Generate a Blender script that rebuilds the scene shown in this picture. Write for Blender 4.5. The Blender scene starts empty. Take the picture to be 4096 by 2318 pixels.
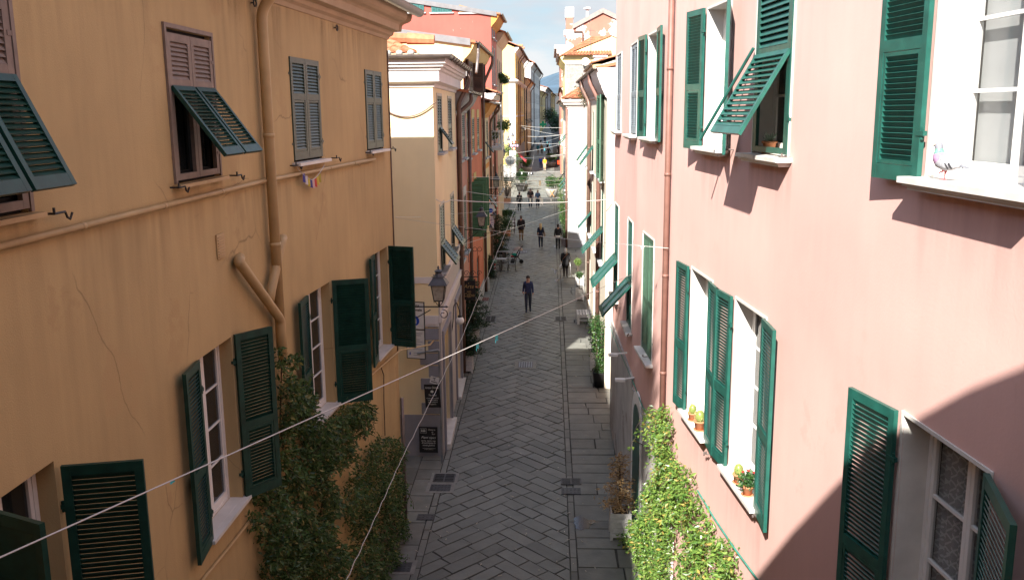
import bpy, math, random
from math import sin, cos, tan, radians, pi, sqrt, atan2
from mathutils import Vector as V, Matrix, noise as mnoise
random.seed(7)
RND = random.Random(11)
scene = bpy.context.scene
COL = scene.collection
# ---------------------------------------------------------------- camera
F0 = 2270 * 4096 / 2573                      # focal length in pixels of a 4096 px wide frame
RM3 = Matrix(((0.99912247, 0.00136865, 0.0418618), (0.04081793, 0.19226315, -0.98049415), (-0.00939043, 0.98134245, 0.19203857)))
CAM = V((0, 0, 10.5))
cd = bpy.data.cameras.new('camera'); cam = bpy.data.objects.new('camera', cd); COL.objects.link(cam)
cd.sensor_width = 36; cd.lens = 2270 / 2573 * 36; cd.clip_start = .1; cd.clip_end = 20000
cam.matrix_world = Matrix.Translation(CAM) @ RM3.to_4x4()
scene.camera = cam
# ---------------------------------------------------------------- light
AZ, EL = radians(19), radians(37)            # travel azimuth of the sunlight from the street axis, elevation
SD = V((sin(AZ) * cos(EL), cos(AZ) * cos(EL), -sin(EL)))
sl = bpy.data.lights.new('sun', 'SUN'); sun = bpy.data.objects.new('sun', sl); COL.objects.link(sun)
sl.energy = 4.2; sl.angle = radians(.53); sl.color = (1, .955, .88)
sun.rotation_euler = SD.to_track_quat('-Z', 'Y').to_euler()
wd = bpy.data.worlds.new('World'); scene.world = wd; wd.use_nodes = True
nt = wd.node_tree; N = nt.nodes; L = nt.links
bg = N['Background']; bg.inputs[1].default_value = .15
sky = N.new('ShaderNodeTexSky'); sky.sky_type = 'NISHITA'; sky.sun_disc = False
sky.sun_elevation = EL; sky.sun_rotation = atan2(-SD.x, -SD.y); sky.air_density = 1.0; sky.dust_density = .6
tc = N.new('ShaderNodeTexCoord'); mp = N.new('ShaderNodeMapping'); mp.inputs['Scale'].default_value = (1, 1, 3.2)
mp.inputs['Location'].default_value = (3.3, .4, .8)
n1 = N.new('ShaderNodeTexNoise'); n1.inputs['Scale'].default_value = 5.5; n1.inputs['Detail'].default_value = 9; n1.inputs['Roughness'].default_value = .55
cr = N.new('ShaderNodeValToRGB'); cr.color_ramp.elements[0].position = .4; cr.color_ramp.elements[1].position = .56
n2 = N.new('ShaderNodeTexNoise'); n2.inputs['Scale'].default_value = 9; n2.inputs['Detail'].default_value = 6
c2 = N.new('ShaderNodeValToRGB'); c2.color_ramp.elements[0].color = (1.22, 1.31, 1.42, 1); c2.color_ramp.elements[1].color = (1.5, 1.56, 1.6, 1)
c2.color_ramp.elements[0].position = .4; c2.color_ramp.elements[1].position = .62
mx = N.new('ShaderNodeMix'); mx.data_type = 'RGBA'
L.new(tc.outputs['Generated'], mp.inputs[0]); L.new(mp.outputs[0], n1.inputs[0]); L.new(mp.outputs[0], n2.inputs[0])
L.new(n1.outputs[0], cr.inputs[0]); L.new(n2.outputs[0], c2.inputs[0])
sp_ = N.new('ShaderNodeSeparateXYZ'); L.new(tc.outputs['Generated'], sp_.inputs[0])
hr = N.new('ShaderNodeMapRange'); hr.inputs[1].default_value = .14; hr.inputs[2].default_value = .45; hr.inputs[3].default_value = .0; hr.inputs[4].default_value = 1; L.new(sp_.outputs[2], hr.inputs[0])
sm_ = N.new('ShaderNodeMix'); sm_.data_type = 'RGBA'; L.new(sky.outputs[0], sm_.inputs[7]); sm_.inputs[6].default_value = (.98, 1.38, 1.6, 1); L.new(hr.outputs[0], sm_.inputs[0])
L.new(cr.outputs[0], mx.inputs[0]); L.new(sm_.outputs[2], mx.inputs[6]); L.new(c2.outputs[0], mx.inputs[7])
L.new(mx.outputs[2], bg.inputs[0])
scene.view_settings.view_transform = 'Standard'; scene.view_settings.look = 'None'
scene.view_settings.exposure = 1.98; scene.view_settings.gamma = 1
scene.render.engine = 'CYCLES'
scene.cycles.use_denoising = True; scene.cycles.max_bounces = 6; scene.cycles.diffuse_bounces = 4; scene.cycles.transparent_max_bounces = 12
scene.cycles.caustics_reflective = False; scene.cycles.caustics_refractive = False; scene.cycles.sample_clamp_indirect = 6
# ---------------------------------------------------------------- pixel -> place helpers (used to read positions off the survey)
def ray(fx, fy):
    return RM3 @ V(((fx - 2048) / F0, -(fy - 1159) / F0, -1))
SL = 0.0244657                               # the street climbs
def gz(y): return SL * y
def G(fx, fy, h=0):
    d = ray(fx, fy); t = (h - 10.5) / (d.z - SL * d.y); return CAM + d * t
class Fr:
    """a wall plane: point P, direction t (angle from +Y), outward normal n"""
    def __init__(s, P, ang, side):
        a = radians(ang); s.P = V((P[0], P[1], 0)); s.t = V((sin(a), cos(a), 0)); s.n = V((cos(a), -sin(a), 0)) * side; s.side = side; s.ang = ang
    def pt(s, u, v, d=0): return s.P + s.t * u + s.n * d + V((0, 0, v))
    def hit(s, fx, fy, d=0):
        r = ray(fx, fy); Q = s.P + s.n * d; k = s.n.dot(Q - CAM) / s.n.dot(r); return CAM + r * k
    def uv(s, fx, fy, d=0):
        p = s.hit(fx, fy, d); return (p - s.P).dot(s.t), p.z
# ---------------------------------------------------------------- materials
MATS = {}
def mat(name, col, rough=.8, var=.12, vs=1.3, streak=0., bump=.15, bs=45., spec=.35, metal=0., patch=None, crack=0., attr=None, pthr=.55, pscale=1.2, coat=0.):
    if name in MATS: return MATS[name]
    m = bpy.data.materials.new(name); m.use_nodes = True; t = m.node_tree; N = t.nodes; L = t.links; MATS[name] = m
    b = N['Principled BSDF']; b.inputs['Roughness'].default_value = rough; b.inputs['Metallic'].default_value = metal
    b.inputs['Specular IOR Level'].default_value = spec; b.inputs['Coat Weight'].default_value = coat
    tc = N.new('ShaderNodeTexCoord'); src = tc.outputs['Object']
    def noise(scale, det=5, vec=src, rgh=.55):
        n = N.new('ShaderNodeTexNoise'); n.inputs['Scale'].default_value = scale; n.inputs['Detail'].default_value = det; n.inputs['Roughness'].default_value = rgh
        L.new(vec, n.inputs[0]); return n.outputs[0]
    def ramp(o, a, b_, va=0., vb=1.):
        r = N.new('ShaderNodeMapRange'); r.inputs[1].default_value = a; r.inputs[2].default_value = b_; r.inputs[3].default_value = va; r.inputs[4].default_value = vb
        L.new(o, r.inputs[0]); return r.outputs[0]
    def mix(f, a, b_, mode='MIX'):
        x = N.new('ShaderNodeMix'); x.data_type = 'RGBA'; x.blend_type = mode
        if isinstance(f, float): x.inputs[0].default_value = f
        else: L.new(f, x.inputs[0])
        for i, c in ((6, a), (7, b_)):
            if isinstance(c, tuple): x.inputs[i].default_value = (*c[:3], 1)
            else: L.new(c, x.inputs[i])
        return x.outputs[2]
    c0 = tuple(max(0, k * (1 - var)) for k in col); c1 = tuple(min(1, k * (1 + var)) for k in col)
    c = mix(ramp(noise(vs), .3, .7), c0, c1)
    if streak:
        mpn = N.new('ShaderNodeMapping'); mpn.inputs['Scale'].default_value = (2.6, 2.6, .22); L.new(src, mpn.inputs[0])
        c = mix(ramp(noise(1.6, 6, mpn.outputs[0], .65), .42, .75, 0, streak), c, tuple(k * .55 for k in col))
    if patch:
        c = mix(ramp(noise(pscale, 8, src, .68), pthr, pthr + .03), c, patch)
    if crack:
        nn = N.new('ShaderNodeTexNoise'); nn.inputs['Scale'].default_value = 1.7; nn.inputs['Detail'].default_value = 6; L.new(src, nn.inputs[0])
        ad = N.new('ShaderNodeMix'); ad.data_type = 'RGBA'; ad.inputs[0].default_value = .22; L.new(src, ad.inputs[6]); L.new(nn.outputs[1], ad.inputs[7])
        vo = N.new('ShaderNodeTexVoronoi'); vo.feature = 'DISTANCE_TO_EDGE'; vo.inputs['Scale'].default_value = .42; L.new(ad.outputs[2], vo.inputs[0])
        k1 = ramp(vo.outputs[0], .0, .0035, 1, 0); k2 = ramp(noise(.55, 2), .5, .58)
        mu = N.new('ShaderNodeMath'); mu.operation = 'MULTIPLY'; L.new(k1, mu.inputs[0]); L.new(k2, mu.inputs[1])
        mu2 = N.new('ShaderNodeMath'); mu2.operation = 'MULTIPLY'; L.new(mu.outputs[0], mu2.inputs[0]); mu2.inputs[1].default_value = crack
        c = mix(mu2.outputs[0], c, tuple(k * .3 for k in col))
    if attr:
        at = N.new('ShaderNodeAttribute'); at.attribute_name = attr
        c = mix(1.0, c, at.outputs['Color'], 'MULTIPLY')
    L.new(c, b.inputs['Base Color'])
    if bump:
        bp = N.new('ShaderNodeBump'); bp.inputs['Strength'].default_value = bump; bp.inputs['Distance'].default_value = .02
        L.new(noise(bs, 4), bp.inputs['Height']); L.new(bp.outputs[0], b.inputs['Normal'])
    return m
def leafmat(name, c1, c2, c3=None, p3=.08, trans=.35):
    if name in MATS: return MATS[name]
    m = bpy.data.materials.new(name); m.use_nodes = True; MATS[name] = m; t = m.node_tree; N = t.nodes; L = t.links
    b = N['Principled BSDF']; b.inputs['Roughness'].default_value = .36; b.inputs['Specular IOR Level'].default_value = .5
    at = N.new('ShaderNodeAttribute'); at.attribute_name = 'tone'
    r = N.new('ShaderNodeValToRGB'); e = r.color_ramp.elements; e[0].color = (*c1, 1); e[1].color = (*c2, 1); e[1].position = 1 - p3 - .02 if c3 else 1
    if c3: x = e.new(1 - p3); x.color = (*c3, 1)
    L.new(at.outputs['Fac'], r.inputs[0]); L.new(r.outputs[0], b.inputs['Base Color'])
    if trans:
        tr = N.new('ShaderNodeBsdfTranslucent'); ms = N.new('ShaderNodeMixShader'); ms.inputs[0].default_value = trans
        L.new(r.outputs[0], tr.inputs[0]); L.new(b.outputs[0], ms.inputs[1]); L.new(tr.outputs[0], ms.inputs[2])
        L.new(ms.outputs[0], N['Material Output'].inputs[0])
    return m
def glassmat(name, tint, alpha):
    """window glass: see-through with mirror-like reflection"""
    if name in MATS: return MATS[name]
    m = bpy.data.materials.new(name); m.use_nodes = True; MATS[name] = m; t = m.node_tree; N = t.nodes; L = t.links
    b = N['Principled BSDF']; b.inputs['Base Color'].default_value = (*tint, 1); b.inputs['Roughness'].default_value = .04; b.inputs['Specular IOR Level'].default_value = .6
    b.inputs['Alpha'].default_value = alpha
    return m
def emit(name, col, s):
    m = bpy.data.materials.new(name); m.use_nodes = True; MATS[name] = m
    b = m.node_tree.nodes['Principled BSDF']; b.inputs['Base Color'].default_value = (*col, 1); b.inputs['Emission Color'].default_value = (*col, 1); b.inputs['Emission Strength'].default_value = s
    return m
# ---------------------------------------------------------------- mesh builder
ORG = {}
class MB:
    def __init__(s): s.v = []; s.f = []; s.mi = []; s.tone = []; s.cur = 0; s.tn = 1.
    def face(s, pts):
        i = len(s.v); s.v.extend(V(p) for p in pts); s.f.append(tuple(range(i, i + len(pts)))); s.mi.append(s.cur); s.tone.append(s.tn)
    def idx(s, vs, fs):
        i = len(s.v); s.v.extend(V(p) for p in vs)
        for f in fs: s.f.append(tuple(k + i for k in f)); s.mi.append(s.cur); s.tone.append(s.tn)
    def box(s, a, b, M=None):
        x0, y0, z0 = a; x1, y1, z1 = b
        vs = [V(p) for p in ((x0, y0, z0), (x1, y0, z0), (x1, y1, z0), (x0, y1, z0), (x0, y0, z1), (x1, y0, z1), (x1, y1, z1), (x0, y1, z1))]
        if M is not None: vs = [M @ p for p in vs]
        s.idx(vs, ((0, 3, 2, 1), (4, 5, 6, 7), (0, 1, 5, 4), (1, 2, 6, 5), (2, 3, 7, 6), (3, 0, 4, 7)))
    def cbox(s, c, sz, rz=0, M=None):
        h = V(sz) / 2; T = Matrix.Translation(V(c)) @ Matrix.Rotation(rz, 4, 'Z')
        if M is not None: T = T @ M
        s.box(-h, h, T)
    def fbox(s, fr, u0, u1, v0, v1, d0, d1):
        vs = [fr.pt(u, v, d) for v in (v0, v1) for (u, d) in ((u0, d0), (u1, d0), (u1, d1), (u0, d1))]
        s.idx(vs, ((0, 3, 2, 1), (4, 5, 6, 7), (0, 1, 5, 4), (1, 2, 6, 5), (2, 3, 7, 6), (3, 0, 4, 7)))
    def tube(s, pts, r, n=8, cap=True):
        pts = [V(p) for p in pts]; k = len(pts); rs = r if isinstance(r, (list, tuple)) else [r] * k
        vs = []; up = None
        for i, p in enumerate(pts):
            d = (pts[min(i + 1, k - 1)] - pts[max(i - 1, 0)])
            if d.length < 1e-9: d = V((0, 0, 1))
            d.normalize()
            if up is None:
                up = V((0, 0, 1)) if abs(d.z) < .9 else V((1, 0, 0))
            a = d.cross(up)
            if a.length < 1e-6: a = d.cross(V((.3, 1, .2)))
            a.normalize(); b = a.cross(d).normalized(); up = b
            for j in range(n):
                q = 2 * pi * j / n; vs.append(p + (a * cos(q) + b * sin(q)) * rs[i])
        fs = [(i * n + j, i * n + (j + 1) % n, (i + 1) * n + (j + 1) % n, (i + 1) * n + j) for i in range(k - 1) for j in range(n)]
        if cap: fs += [tuple(range(n))[::-1], tuple(range((k - 1) * n, k * n))]
        s.idx(vs, fs)
    def lathe(s, c, prof, n=16, M=None):
        c = V(c); vs = []
        for (r, z) in prof:
            for j in range(n):
                p = V((r * cos(2 * pi * j / n), r * sin(2 * pi * j / n), z)); vs.append(c + (M @ p if M is not None else p))
        k = len(prof)
        fs = [(i * n + j, i * n + (j + 1) % n, (i + 1) * n + (j + 1) % n, (i + 1) * n + j) for i in range(k - 1) for j in range(n)]
        fs += [tuple(range(n))[::-1], tuple(range((k - 1) * n, k * n))]
        s.idx(vs, fs)
    def ell(s, c, r, n=12, m=8, M=None, nz=0., seed=0.):
        c = V(c); r = V(r) if hasattr(r, '__len__') else V((r, r, r)); vs = []
        for i in range(m + 1):
            t = pi * i / m
            for j in range(n):
                q = 2 * pi * j / n; p = V((sin(t) * cos(q), sin(t) * sin(q), cos(t)))
                if nz: p = p * (1 + nz * mnoise.noise(p * 2.2 + V((seed, seed, 0))))
                p = V((p.x * r.x, p.y * r.y, p.z * r.z)); vs.append(c + (M @ p if M is not None else p))
        s.idx(vs, [(i * n + j, (i + 1) * n + j, (i + 1) * n + (j + 1) % n, i * n + (j + 1) % n) for i in range(m) for j in range(n)])
    def sweep(s, prof, path, caps=True):
        """prof: (d, z) pairs; path: [(point, outward dir)]"""
        k = len(prof); vs = [V(p) + V(n) * d + V((0, 0, z)) for p, n in path for d, z in prof]
        fs = [(i * k + j, i * k + j + 1, (i + 1) * k + j + 1, (i + 1) * k + j) for i in range(len(path) - 1) for j in range(k - 1)]
        if caps: fs += [tuple(range(k)), tuple(range((len(path) - 1) * k, len(path) * k))[::-1]]
        s.idx(vs, fs)
    def build(s, name, m, parent=None, smooth=False, kind=None, fix=True):
        o_ = ORG.get(parent.name, V((0, 0, 0))) if parent else V((0, 0, 0))
        me = bpy.data.meshes.new(name); me.from_pydata([tuple(p - o_) for p in s.v], [], s.f)
        ms = m if isinstance(m, (list, tuple)) else [m]
        for x in ms: me.materials.append(x)
        if len(ms) > 1: me.polygons.foreach_set('material_index', s.mi)
        if any(t != 1. for t in s.tone):
            ca = me.color_attributes.new('tone', 'FLOAT_COLOR', 'CORNER'); buf = []
            for f, t in zip(s.f, s.tone):
                for _ in f: buf += [t, t, t, 1.]
            ca.data.foreach_set('color', buf)
        if smooth: me.polygons.foreach_set('use_smooth', [True] * len(me.polygons))
        me.update()
        o = bpy.data.objects.new(name, me); COL.objects.link(o)
        if parent: o.parent = parent; ORG[o.name] = o_
        if kind: o['kind'] = kind
        return o
def thing(name, label, cat, loc, group=None):
    o = bpy.data.objects.new(name, None); COL.objects.link(o); o.location = V(loc); o.empty_display_size = .2
    o['label'] = label; o['category'] = cat
    if group: o['group'] = group
    ORG[o.name] = V(loc); return o
def tag(o, label, cat, group=None):
    o['label'] = label; o['category'] = cat
    if group: o['group'] = group
    return o
def rebase(o, loc):
    """move a one-mesh thing's origin to LOC without moving its shape"""
    loc = V(loc)
    for v in o.data.vertices: v.co = v.co - loc
    o.location = loc; ORG[o.name] = loc; return o
def dup(o, parent=None):
    c = o.copy(); COL.objects.link(c)
    if parent: c.parent = parent
    for ch in o.children: dup(ch, c)
    return c
# ---------------------------------------------------------------- shared materials
ORANGE = mat('orange_stucco', (.475, .335, .16), .85, .13, .38, streak=.26, bump=.22, bs=70, crack=.6, patch=(.445, .305, .145), pthr=.585, pscale=.55)
PINK = mat('pink_stucco', (.64, .392, .345), .85, .08, .5, streak=.09, bump=.08, bs=35, patch=(.615, .37, .322), pthr=.6, pscale=.45)
YELLOW = mat('yellow_stucco', (.62, .44, .2), .85, .06, .6, streak=.1, bump=.15, bs=60)
GREEN_L = mat('dark_green_paint', (.008, .042, .03), .42, .3, 6, bump=.06, bs=80, spec=.3, patch=(.016, .06, .045), pthr=.63, pscale=9)
GREEN_R = mat('teal_green_paint', (.013, .08, .062), .36, .25, 6, bump=.06, bs=80, spec=.45, patch=(.02, .09, .07), pthr=.63, pscale=9)
GREEN_O = mat('old_green_paint', (.042, .062, .043), .42, .2, 7, bump=.06, bs=80, spec=.5)
GREY_SH = mat('weathered_grey_blue_paint', (.17, .2, .22), .6, .3, 9, bump=.1)
WHITE = mat('white_paint', (.74, .72, .69), .5, .04, 3, bump=.03)
MARBLE = mat('pale_marble', (.62, .59, .55), .45, .12, 3, streak=.12, bump=.05, bs=30)
GLASS = glassmat('dark_window_glass', (.015, .018, .02), .8)
CLEAR = glassmat('clear_window_glass', (.03, .035, .035), .25)
DARK = mat('dark_interior', (.02, .018, .016), .9, .2, 2, bump=0)
PVC = mat('painted_pipe', (.46, .315, .155), .5, .1, 3, streak=.2, bump=.04)
COPPER = mat('brown_metal', (.13, .075, .055), .45, .2, 4, bump=.05, spec=.5)
PIPE_R = mat('red_brown_pipe', (.17, .085, .066), .5, .15, 5, bump=.04)
GUTTER = mat('gutter_metal', (.15, .12, .11), .4, .2, 6, bump=.05, spec=.5, metal=.3)
IRON = mat('black_iron', (.02, .02, .02), .5, .2, 10, bump=.06)
TILE = mat('terracotta_tile', (.52, .2, .095), .8, .28, 7, bump=.15)
TERRA = mat('terracotta_pot', (.45, .19, .09), .8, .12, 8, bump=.08)
GREYP = mat('grey_plaster', (.34, .325, .32), .85, .1, 2, streak=.2, bump=.15)
PLANT_WOOD = mat('white_washed_planks', (.55, .53, .51), .75, .15, 9, streak=.35, bump=.2, bs=40)
# ================================================================ the setting: ground
def slabmat(name, col, var, rough=.62):
    m = mat(name, col, rough, var, 2.2, bump=.35, bs=16, spec=.45, attr='tone')
    return m
SLAB = slabmat('sandstone_paving', (.134, .138, .124), .16, .55)
SLAB2 = slabmat('pavement_flags', (.138, .138, .122), .22, .6)
JOINT = mat('paving_joint', (.042, .041, .038), .95, .3, 5, bump=.2)
def clip(poly, axis, val, keep_less):
    out = []
    for i in range(len(poly)):
        a, b = poly[i], poly[(i + 1) % len(poly)]
        ia = (a[axis] <= val) == keep_less; ib = (b[axis] <= val) == keep_less
        if ia: out.append(a)
        if ia != ib:
            t = (val - a[axis]) / (b[axis] - a[axis]); out.append((a[0] + (b[0] - a[0]) * t, a[1] + (b[1] - a[1]) * t))
    return out
def slab(mb, poly, dz=0., gap=.013, thick=.02, tone=None):
    """one stone: its outline pulled in by the joint, edge worn down"""
    if len(poly) < 3: return
    cx = sum(p[0] for p in poly) / len(poly); cy = sum(p[1] for p in poly) / len(poly)
    ar = 0
    for i in range(len(poly)):
        a, b = poly[i], poly[(i + 1) % len(poly)]; ar += a[0] * b[1] - b[0] * a[1]
    if abs(ar) < .012: return
    if ar < 0: poly = poly[::-1]
    def inset(p, g):
        r = []; n = len(p)
        for i in range(n):
            a, b, c = V(p[i - 1]), V(p[i]), V(p[(i + 1) % n])
            d1 = (b - a); d2 = (c - b)
            if d1.length < 1e-6 or d2.length < 1e-6: r.append(tuple(b)); continue
            d1.normalize(); d2.normalize(); n1 = V((-d1.y, d1.x)); n2 = V((-d2.y, d2.x)); s = n1 + n2
            k = max(.35, 1 + n1.dot(n2)); r.append(tuple(b + s * (g / k)))
        return r
    A = inset(poly, gap * RND.uniform(.7, 1.5)); B = inset(poly, gap + .013)
    tx, ty = RND.uniform(-.004, .004), RND.uniform(-.004, .004); h = dz + RND.uniform(-.002, .003)
    def z(p, e): return gz(p[1]) + e + (p[0] - cx) * tx + (p[1] - cy) * ty
    mb.tn = tone if tone else RND.uniform(.86, 1.1) * (RND.choice((1, 1, 1, .85, 1.06)))
    n = len(A); vs = [(p[0], p[1], gz(p[1]) + h - thick) for p in A] + [(p[0], p[1], z(p, h - .004)) for p in A] + [(p[0], p[1], z(p, h)) for p in B]
    fs = [tuple(range(2 * n, 3 * n))]
    for i in range(n):
        j = (i + 1) % n; fs += [(i, j, n + j, n + i), (n + i, n + j, 2 * n + j, 2 * n + i)]
    mb.idx(vs, fs)
XL, XR = -2.93, .45                          # carriageway edges: the lines the kerb and the gutter run along
base = MB()
for y0, y1 in ((-60, 20), (20, 60), (60, 140), (140, 320), (320, 2600)):
    w = 60 if y1 < 1000 else 900
    base.face([(-w, y0, gz(y0) - .021), (w, y0, gz(y0) - .021), (w, y1, gz(y1) - .021), (-w, y1, gz(y1) - .021)])
base.build('ground', JOINT, kind='structure')
road = MB(); W_ = .37; q2 = sqrt(.5); XC = -1.28
def ab(a, b): return ((a - b) * q2 + XC, (a + b) * q2)
Y0, Y1 = 14, 290
k0, k1 = int(Y0 / sqrt(2) * 2 / (2 * W_)) - 8, int(Y1 * sqrt(2) / (2 * W_)) + 8
for k in range(k0, k1):
    for side in (0, 1):
        e = (k + 1) * W_ if side == 0 else k * W_
        pos = e; w = W_ if k < 200 else W_
        for i in range(11):
            ln = RND.uniform(.55, 1.15) if i else RND.choice((.37, .56, .76, .95))
            lo = pos - ln
            if side == 0: quad = [ab(lo, k * W_), ab(pos, k * W_), ab(pos, (k + 1) * W_), ab(lo, (k + 1) * W_)]
            else: quad = [ab(k * W_, lo), ab((k + 1) * W_, lo), ab((k + 1) * W_, pos), ab(k * W_, pos)]
            pos = lo
            ys = [p[1] for p in quad]; xs = [p[0] for p in quad]
            if max(ys) < Y0 or min(ys) > Y1 or max(xs) < XL or min(xs) > XR: continue
            jit = .018
            quad = [(x + RND.uniform(-jit, jit) * .6, y + RND.uniform(-jit, jit)) for x, y in quad]
            q = clip(clip(quad, 0, XL, False), 0, XR, True)
            slab(road, q, 0)
road.build('road', SLAB, kind='structure')
# kerb line on one side, twin gutter stones on the other, flags on both pavements
kb = MB(); y = 14
while y < 170:
    l = RND.uniform(.5, 1.3); slab(kb, [(XL - .17, y), (XL, y), (XL, y + l), (XL - .17, y + l)], .006); y += l
y = 14
while y < 170:
    l = RND.uniform(.5, 1.2); slab(kb, [(XR, y), (XR + .17, y), (XR + .17, y + l), (XR, y + l)], -.016); y += l
kb.build('kerb', SLAB2, kind='structure')
pv = MB()
def flags(x0, x1, y0, y1, cols, l0, l1, rows):
    if rows:                                  # courses across the pavement
        y = y0
        while y < y1:
            d = RND.uniform(l0, l1); x = x0
            while x < x1 - .05:
                w = RND.uniform(.5, 1.35)
                if x1 - x - w < .3: w = x1 - x
                e1, e2 = RND.uniform(-.03, .03), RND.uniform(-.03, .03); slab(pv, [(x, y), (x + w + e1, y + RND.uniform(-.03, .03)), (x + w + e2, y + d), (x + e2 * .5, y + d)], .006 if x < 2 else .0055); x += w
            y += d
    else:
        w = (x1 - x0) / cols
        for c in range(cols):
            y = y0
            while y < y1:
                d = RND.uniform(l0, l1); slab(pv, [(x0 + c * w, y), (x0 + c * w + w, y), (x0 + c * w + w, y + d), (x0 + c * w, y + d)], .006); y += d
flags(-4.4, XL - .17, 14, 25, 2, .4, 1.2, False)
flags(-4.4, XL - .17, 25, 120, 2, .4, 1.1, False)
flags(XR + .17, 2.9, 14, 120, 3, .42, .85, True)
flags(-14, -4.4, 112, 124, 0, .6, 1., True)
pv.build('pavement', SLAB2, kind='structure')
# ================================================================ building helpers
def wallholes(mb, fr, u0, u1, v0, v1, holes, rev=.24, revmi=None):
    """a front wall from u0 to u1 with real openings (u0,u1,v0,v1) and their reveals"""
    us = sorted({u0, u1, *[h[0] for h in holes], *[h[1] for h in holes]}); vs = sorted({v0, v1, *[h[2] for h in holes], *[h[3] for h in holes]})
    us = [u for u in us if u0 <= u <= u1]; vs = [v for v in vs if v0 <= v <= v1]
    def q(a, b, c, d): mb.face([a, b, c, d] if fr.side > 0 else [d, c, b, a])
    for i in range(len(us) - 1):
        for j in range(len(vs) - 1):
            cu, cv = (us[i] + us[i + 1]) / 2, (vs[j] + vs[j + 1]) / 2
            if any(h[0] < cu < h[1] and h[2] < cv < h[3] for h in holes): continue
            q(fr.pt(us[i], vs[j]), fr.pt(us[i + 1], vs[j]), fr.pt(us[i + 1], vs[j + 1]), fr.pt(us[i], vs[j + 1]))
    c0 = mb.cur
    for h in holes:
        a, b, c, d = h[:4]; r = h[4] if len(h) > 4 else rev
        if revmi is not None: mb.cur = revmi
        for (p, s) in (((a, c), (b, c)), ((b, c), (b, d)), ((b, d), (a, d)), ((a, d), (a, c))):
            q(fr.pt(*p), fr.pt(*p, -r), fr.pt(*s, -r), fr.pt(*s))
        mb.cur = c0
PANE_REFL = mat('pane_reflection_backing', (.72, .74, .74), .8, .06, 2, bump=0)  # pale sheet behind the glass, painted stand-in for the panes' bright reflection
def window(par, fr, u0, u1, v0, v1, rev=.2, wm=WHITE, gm=GLASS, rows=4, cols=2, sill=True, sm=MARBLE, sd=.1, sx=.1, st=.045, curtain_or_backing=None, bead=.022, mould=False):
    """casement window standing in its opening: frame, pane, sill"""
    w = MB(); d0, d1 = -rev - .03, -rev + .03; f = .055
    for a, b, c, d in ((u0, u0 + f, v0, v1), (u1 - f, u1, v0, v1), (u0 + f, u1 - f, v0, v0 + f), (u0 + f, u1 - f, v1 - f, v1)): w.fbox(fr, a, b, c, d, d0, d1)
    cw = (u1 - u0 - 2 * f) / cols
    for c in range(cols):
        a = u0 + f + c * cw + .003; b = a + cw - .006; s = .05; e0, e1 = d0 + .005, d1 - .008
        lo, hi = v0 + f, v1 - f
        for A, B, C, D in ((a, a + s, lo, hi), (b - s, b, lo, hi), (a + s, b - s, lo, lo + .08), (a + s, b - s, hi - s, hi)): w.fbox(fr, A, B, C, D, e0, e1)
        for r in range(1, rows):
            z = lo + .08 + (hi - lo - .08 - s) * r / rows; w.fbox(fr, a + s, b - s, z - bead / 2, z + bead / 2, e0 + .008, e1 - .004)
    fo = w.build('window', wm, par)
    g = MB(); g.fbox(fr, u0 + f + .03, u1 - f - .03, v0 + f + .03, v1 - f - .03, -rev - .008, -rev - .002); g.build('pane', gm, fo)
    if curtain_or_backing:
        c = MB(); n = 40
        us = [u0 + .06 + (u1 - u0 - .12) * i / n for i in range(n + 1)]; am = 0. if curtain_or_backing is PANE_REFL else .018; dd = [-rev - .07 + am * sin(i * 1.9) for i in range(n + 1)]
        for i in range(n): c.face([fr.pt(us[i], v0 + .07, dd[i]), fr.pt(us[i + 1], v0 + .07, dd[i + 1]), fr.pt(us[i + 1], v1 - .07, dd[i + 1]), fr.pt(us[i], v1 - .07, dd[i])])
        c.build('curtain_or_backing', curtain_or_backing, fo, smooth=True)
    if sill:
        k = MB(); k.fbox(fr, u0 - sx, u1 + sx, v0 - st, v0, 0.003, sd); k.fbox(fr, u0 + .002, u1 - .002, v0 - st + .003, v0 + .004, -rev + .04, .0035)
        if mould: k.fbox(fr, u0 - sx + .07, u1 + sx - .07, v0 - st - .055, v0 - st - .001, .003, sd - .06); k.fbox(fr, u0 - sx + .035, u1 + sx - .035, v0 - st - .025, v0 - st - .0005, .0025, sd - .03)
        k.build('sill', sm, fo)
    return fo
LEAFS = {}
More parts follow.
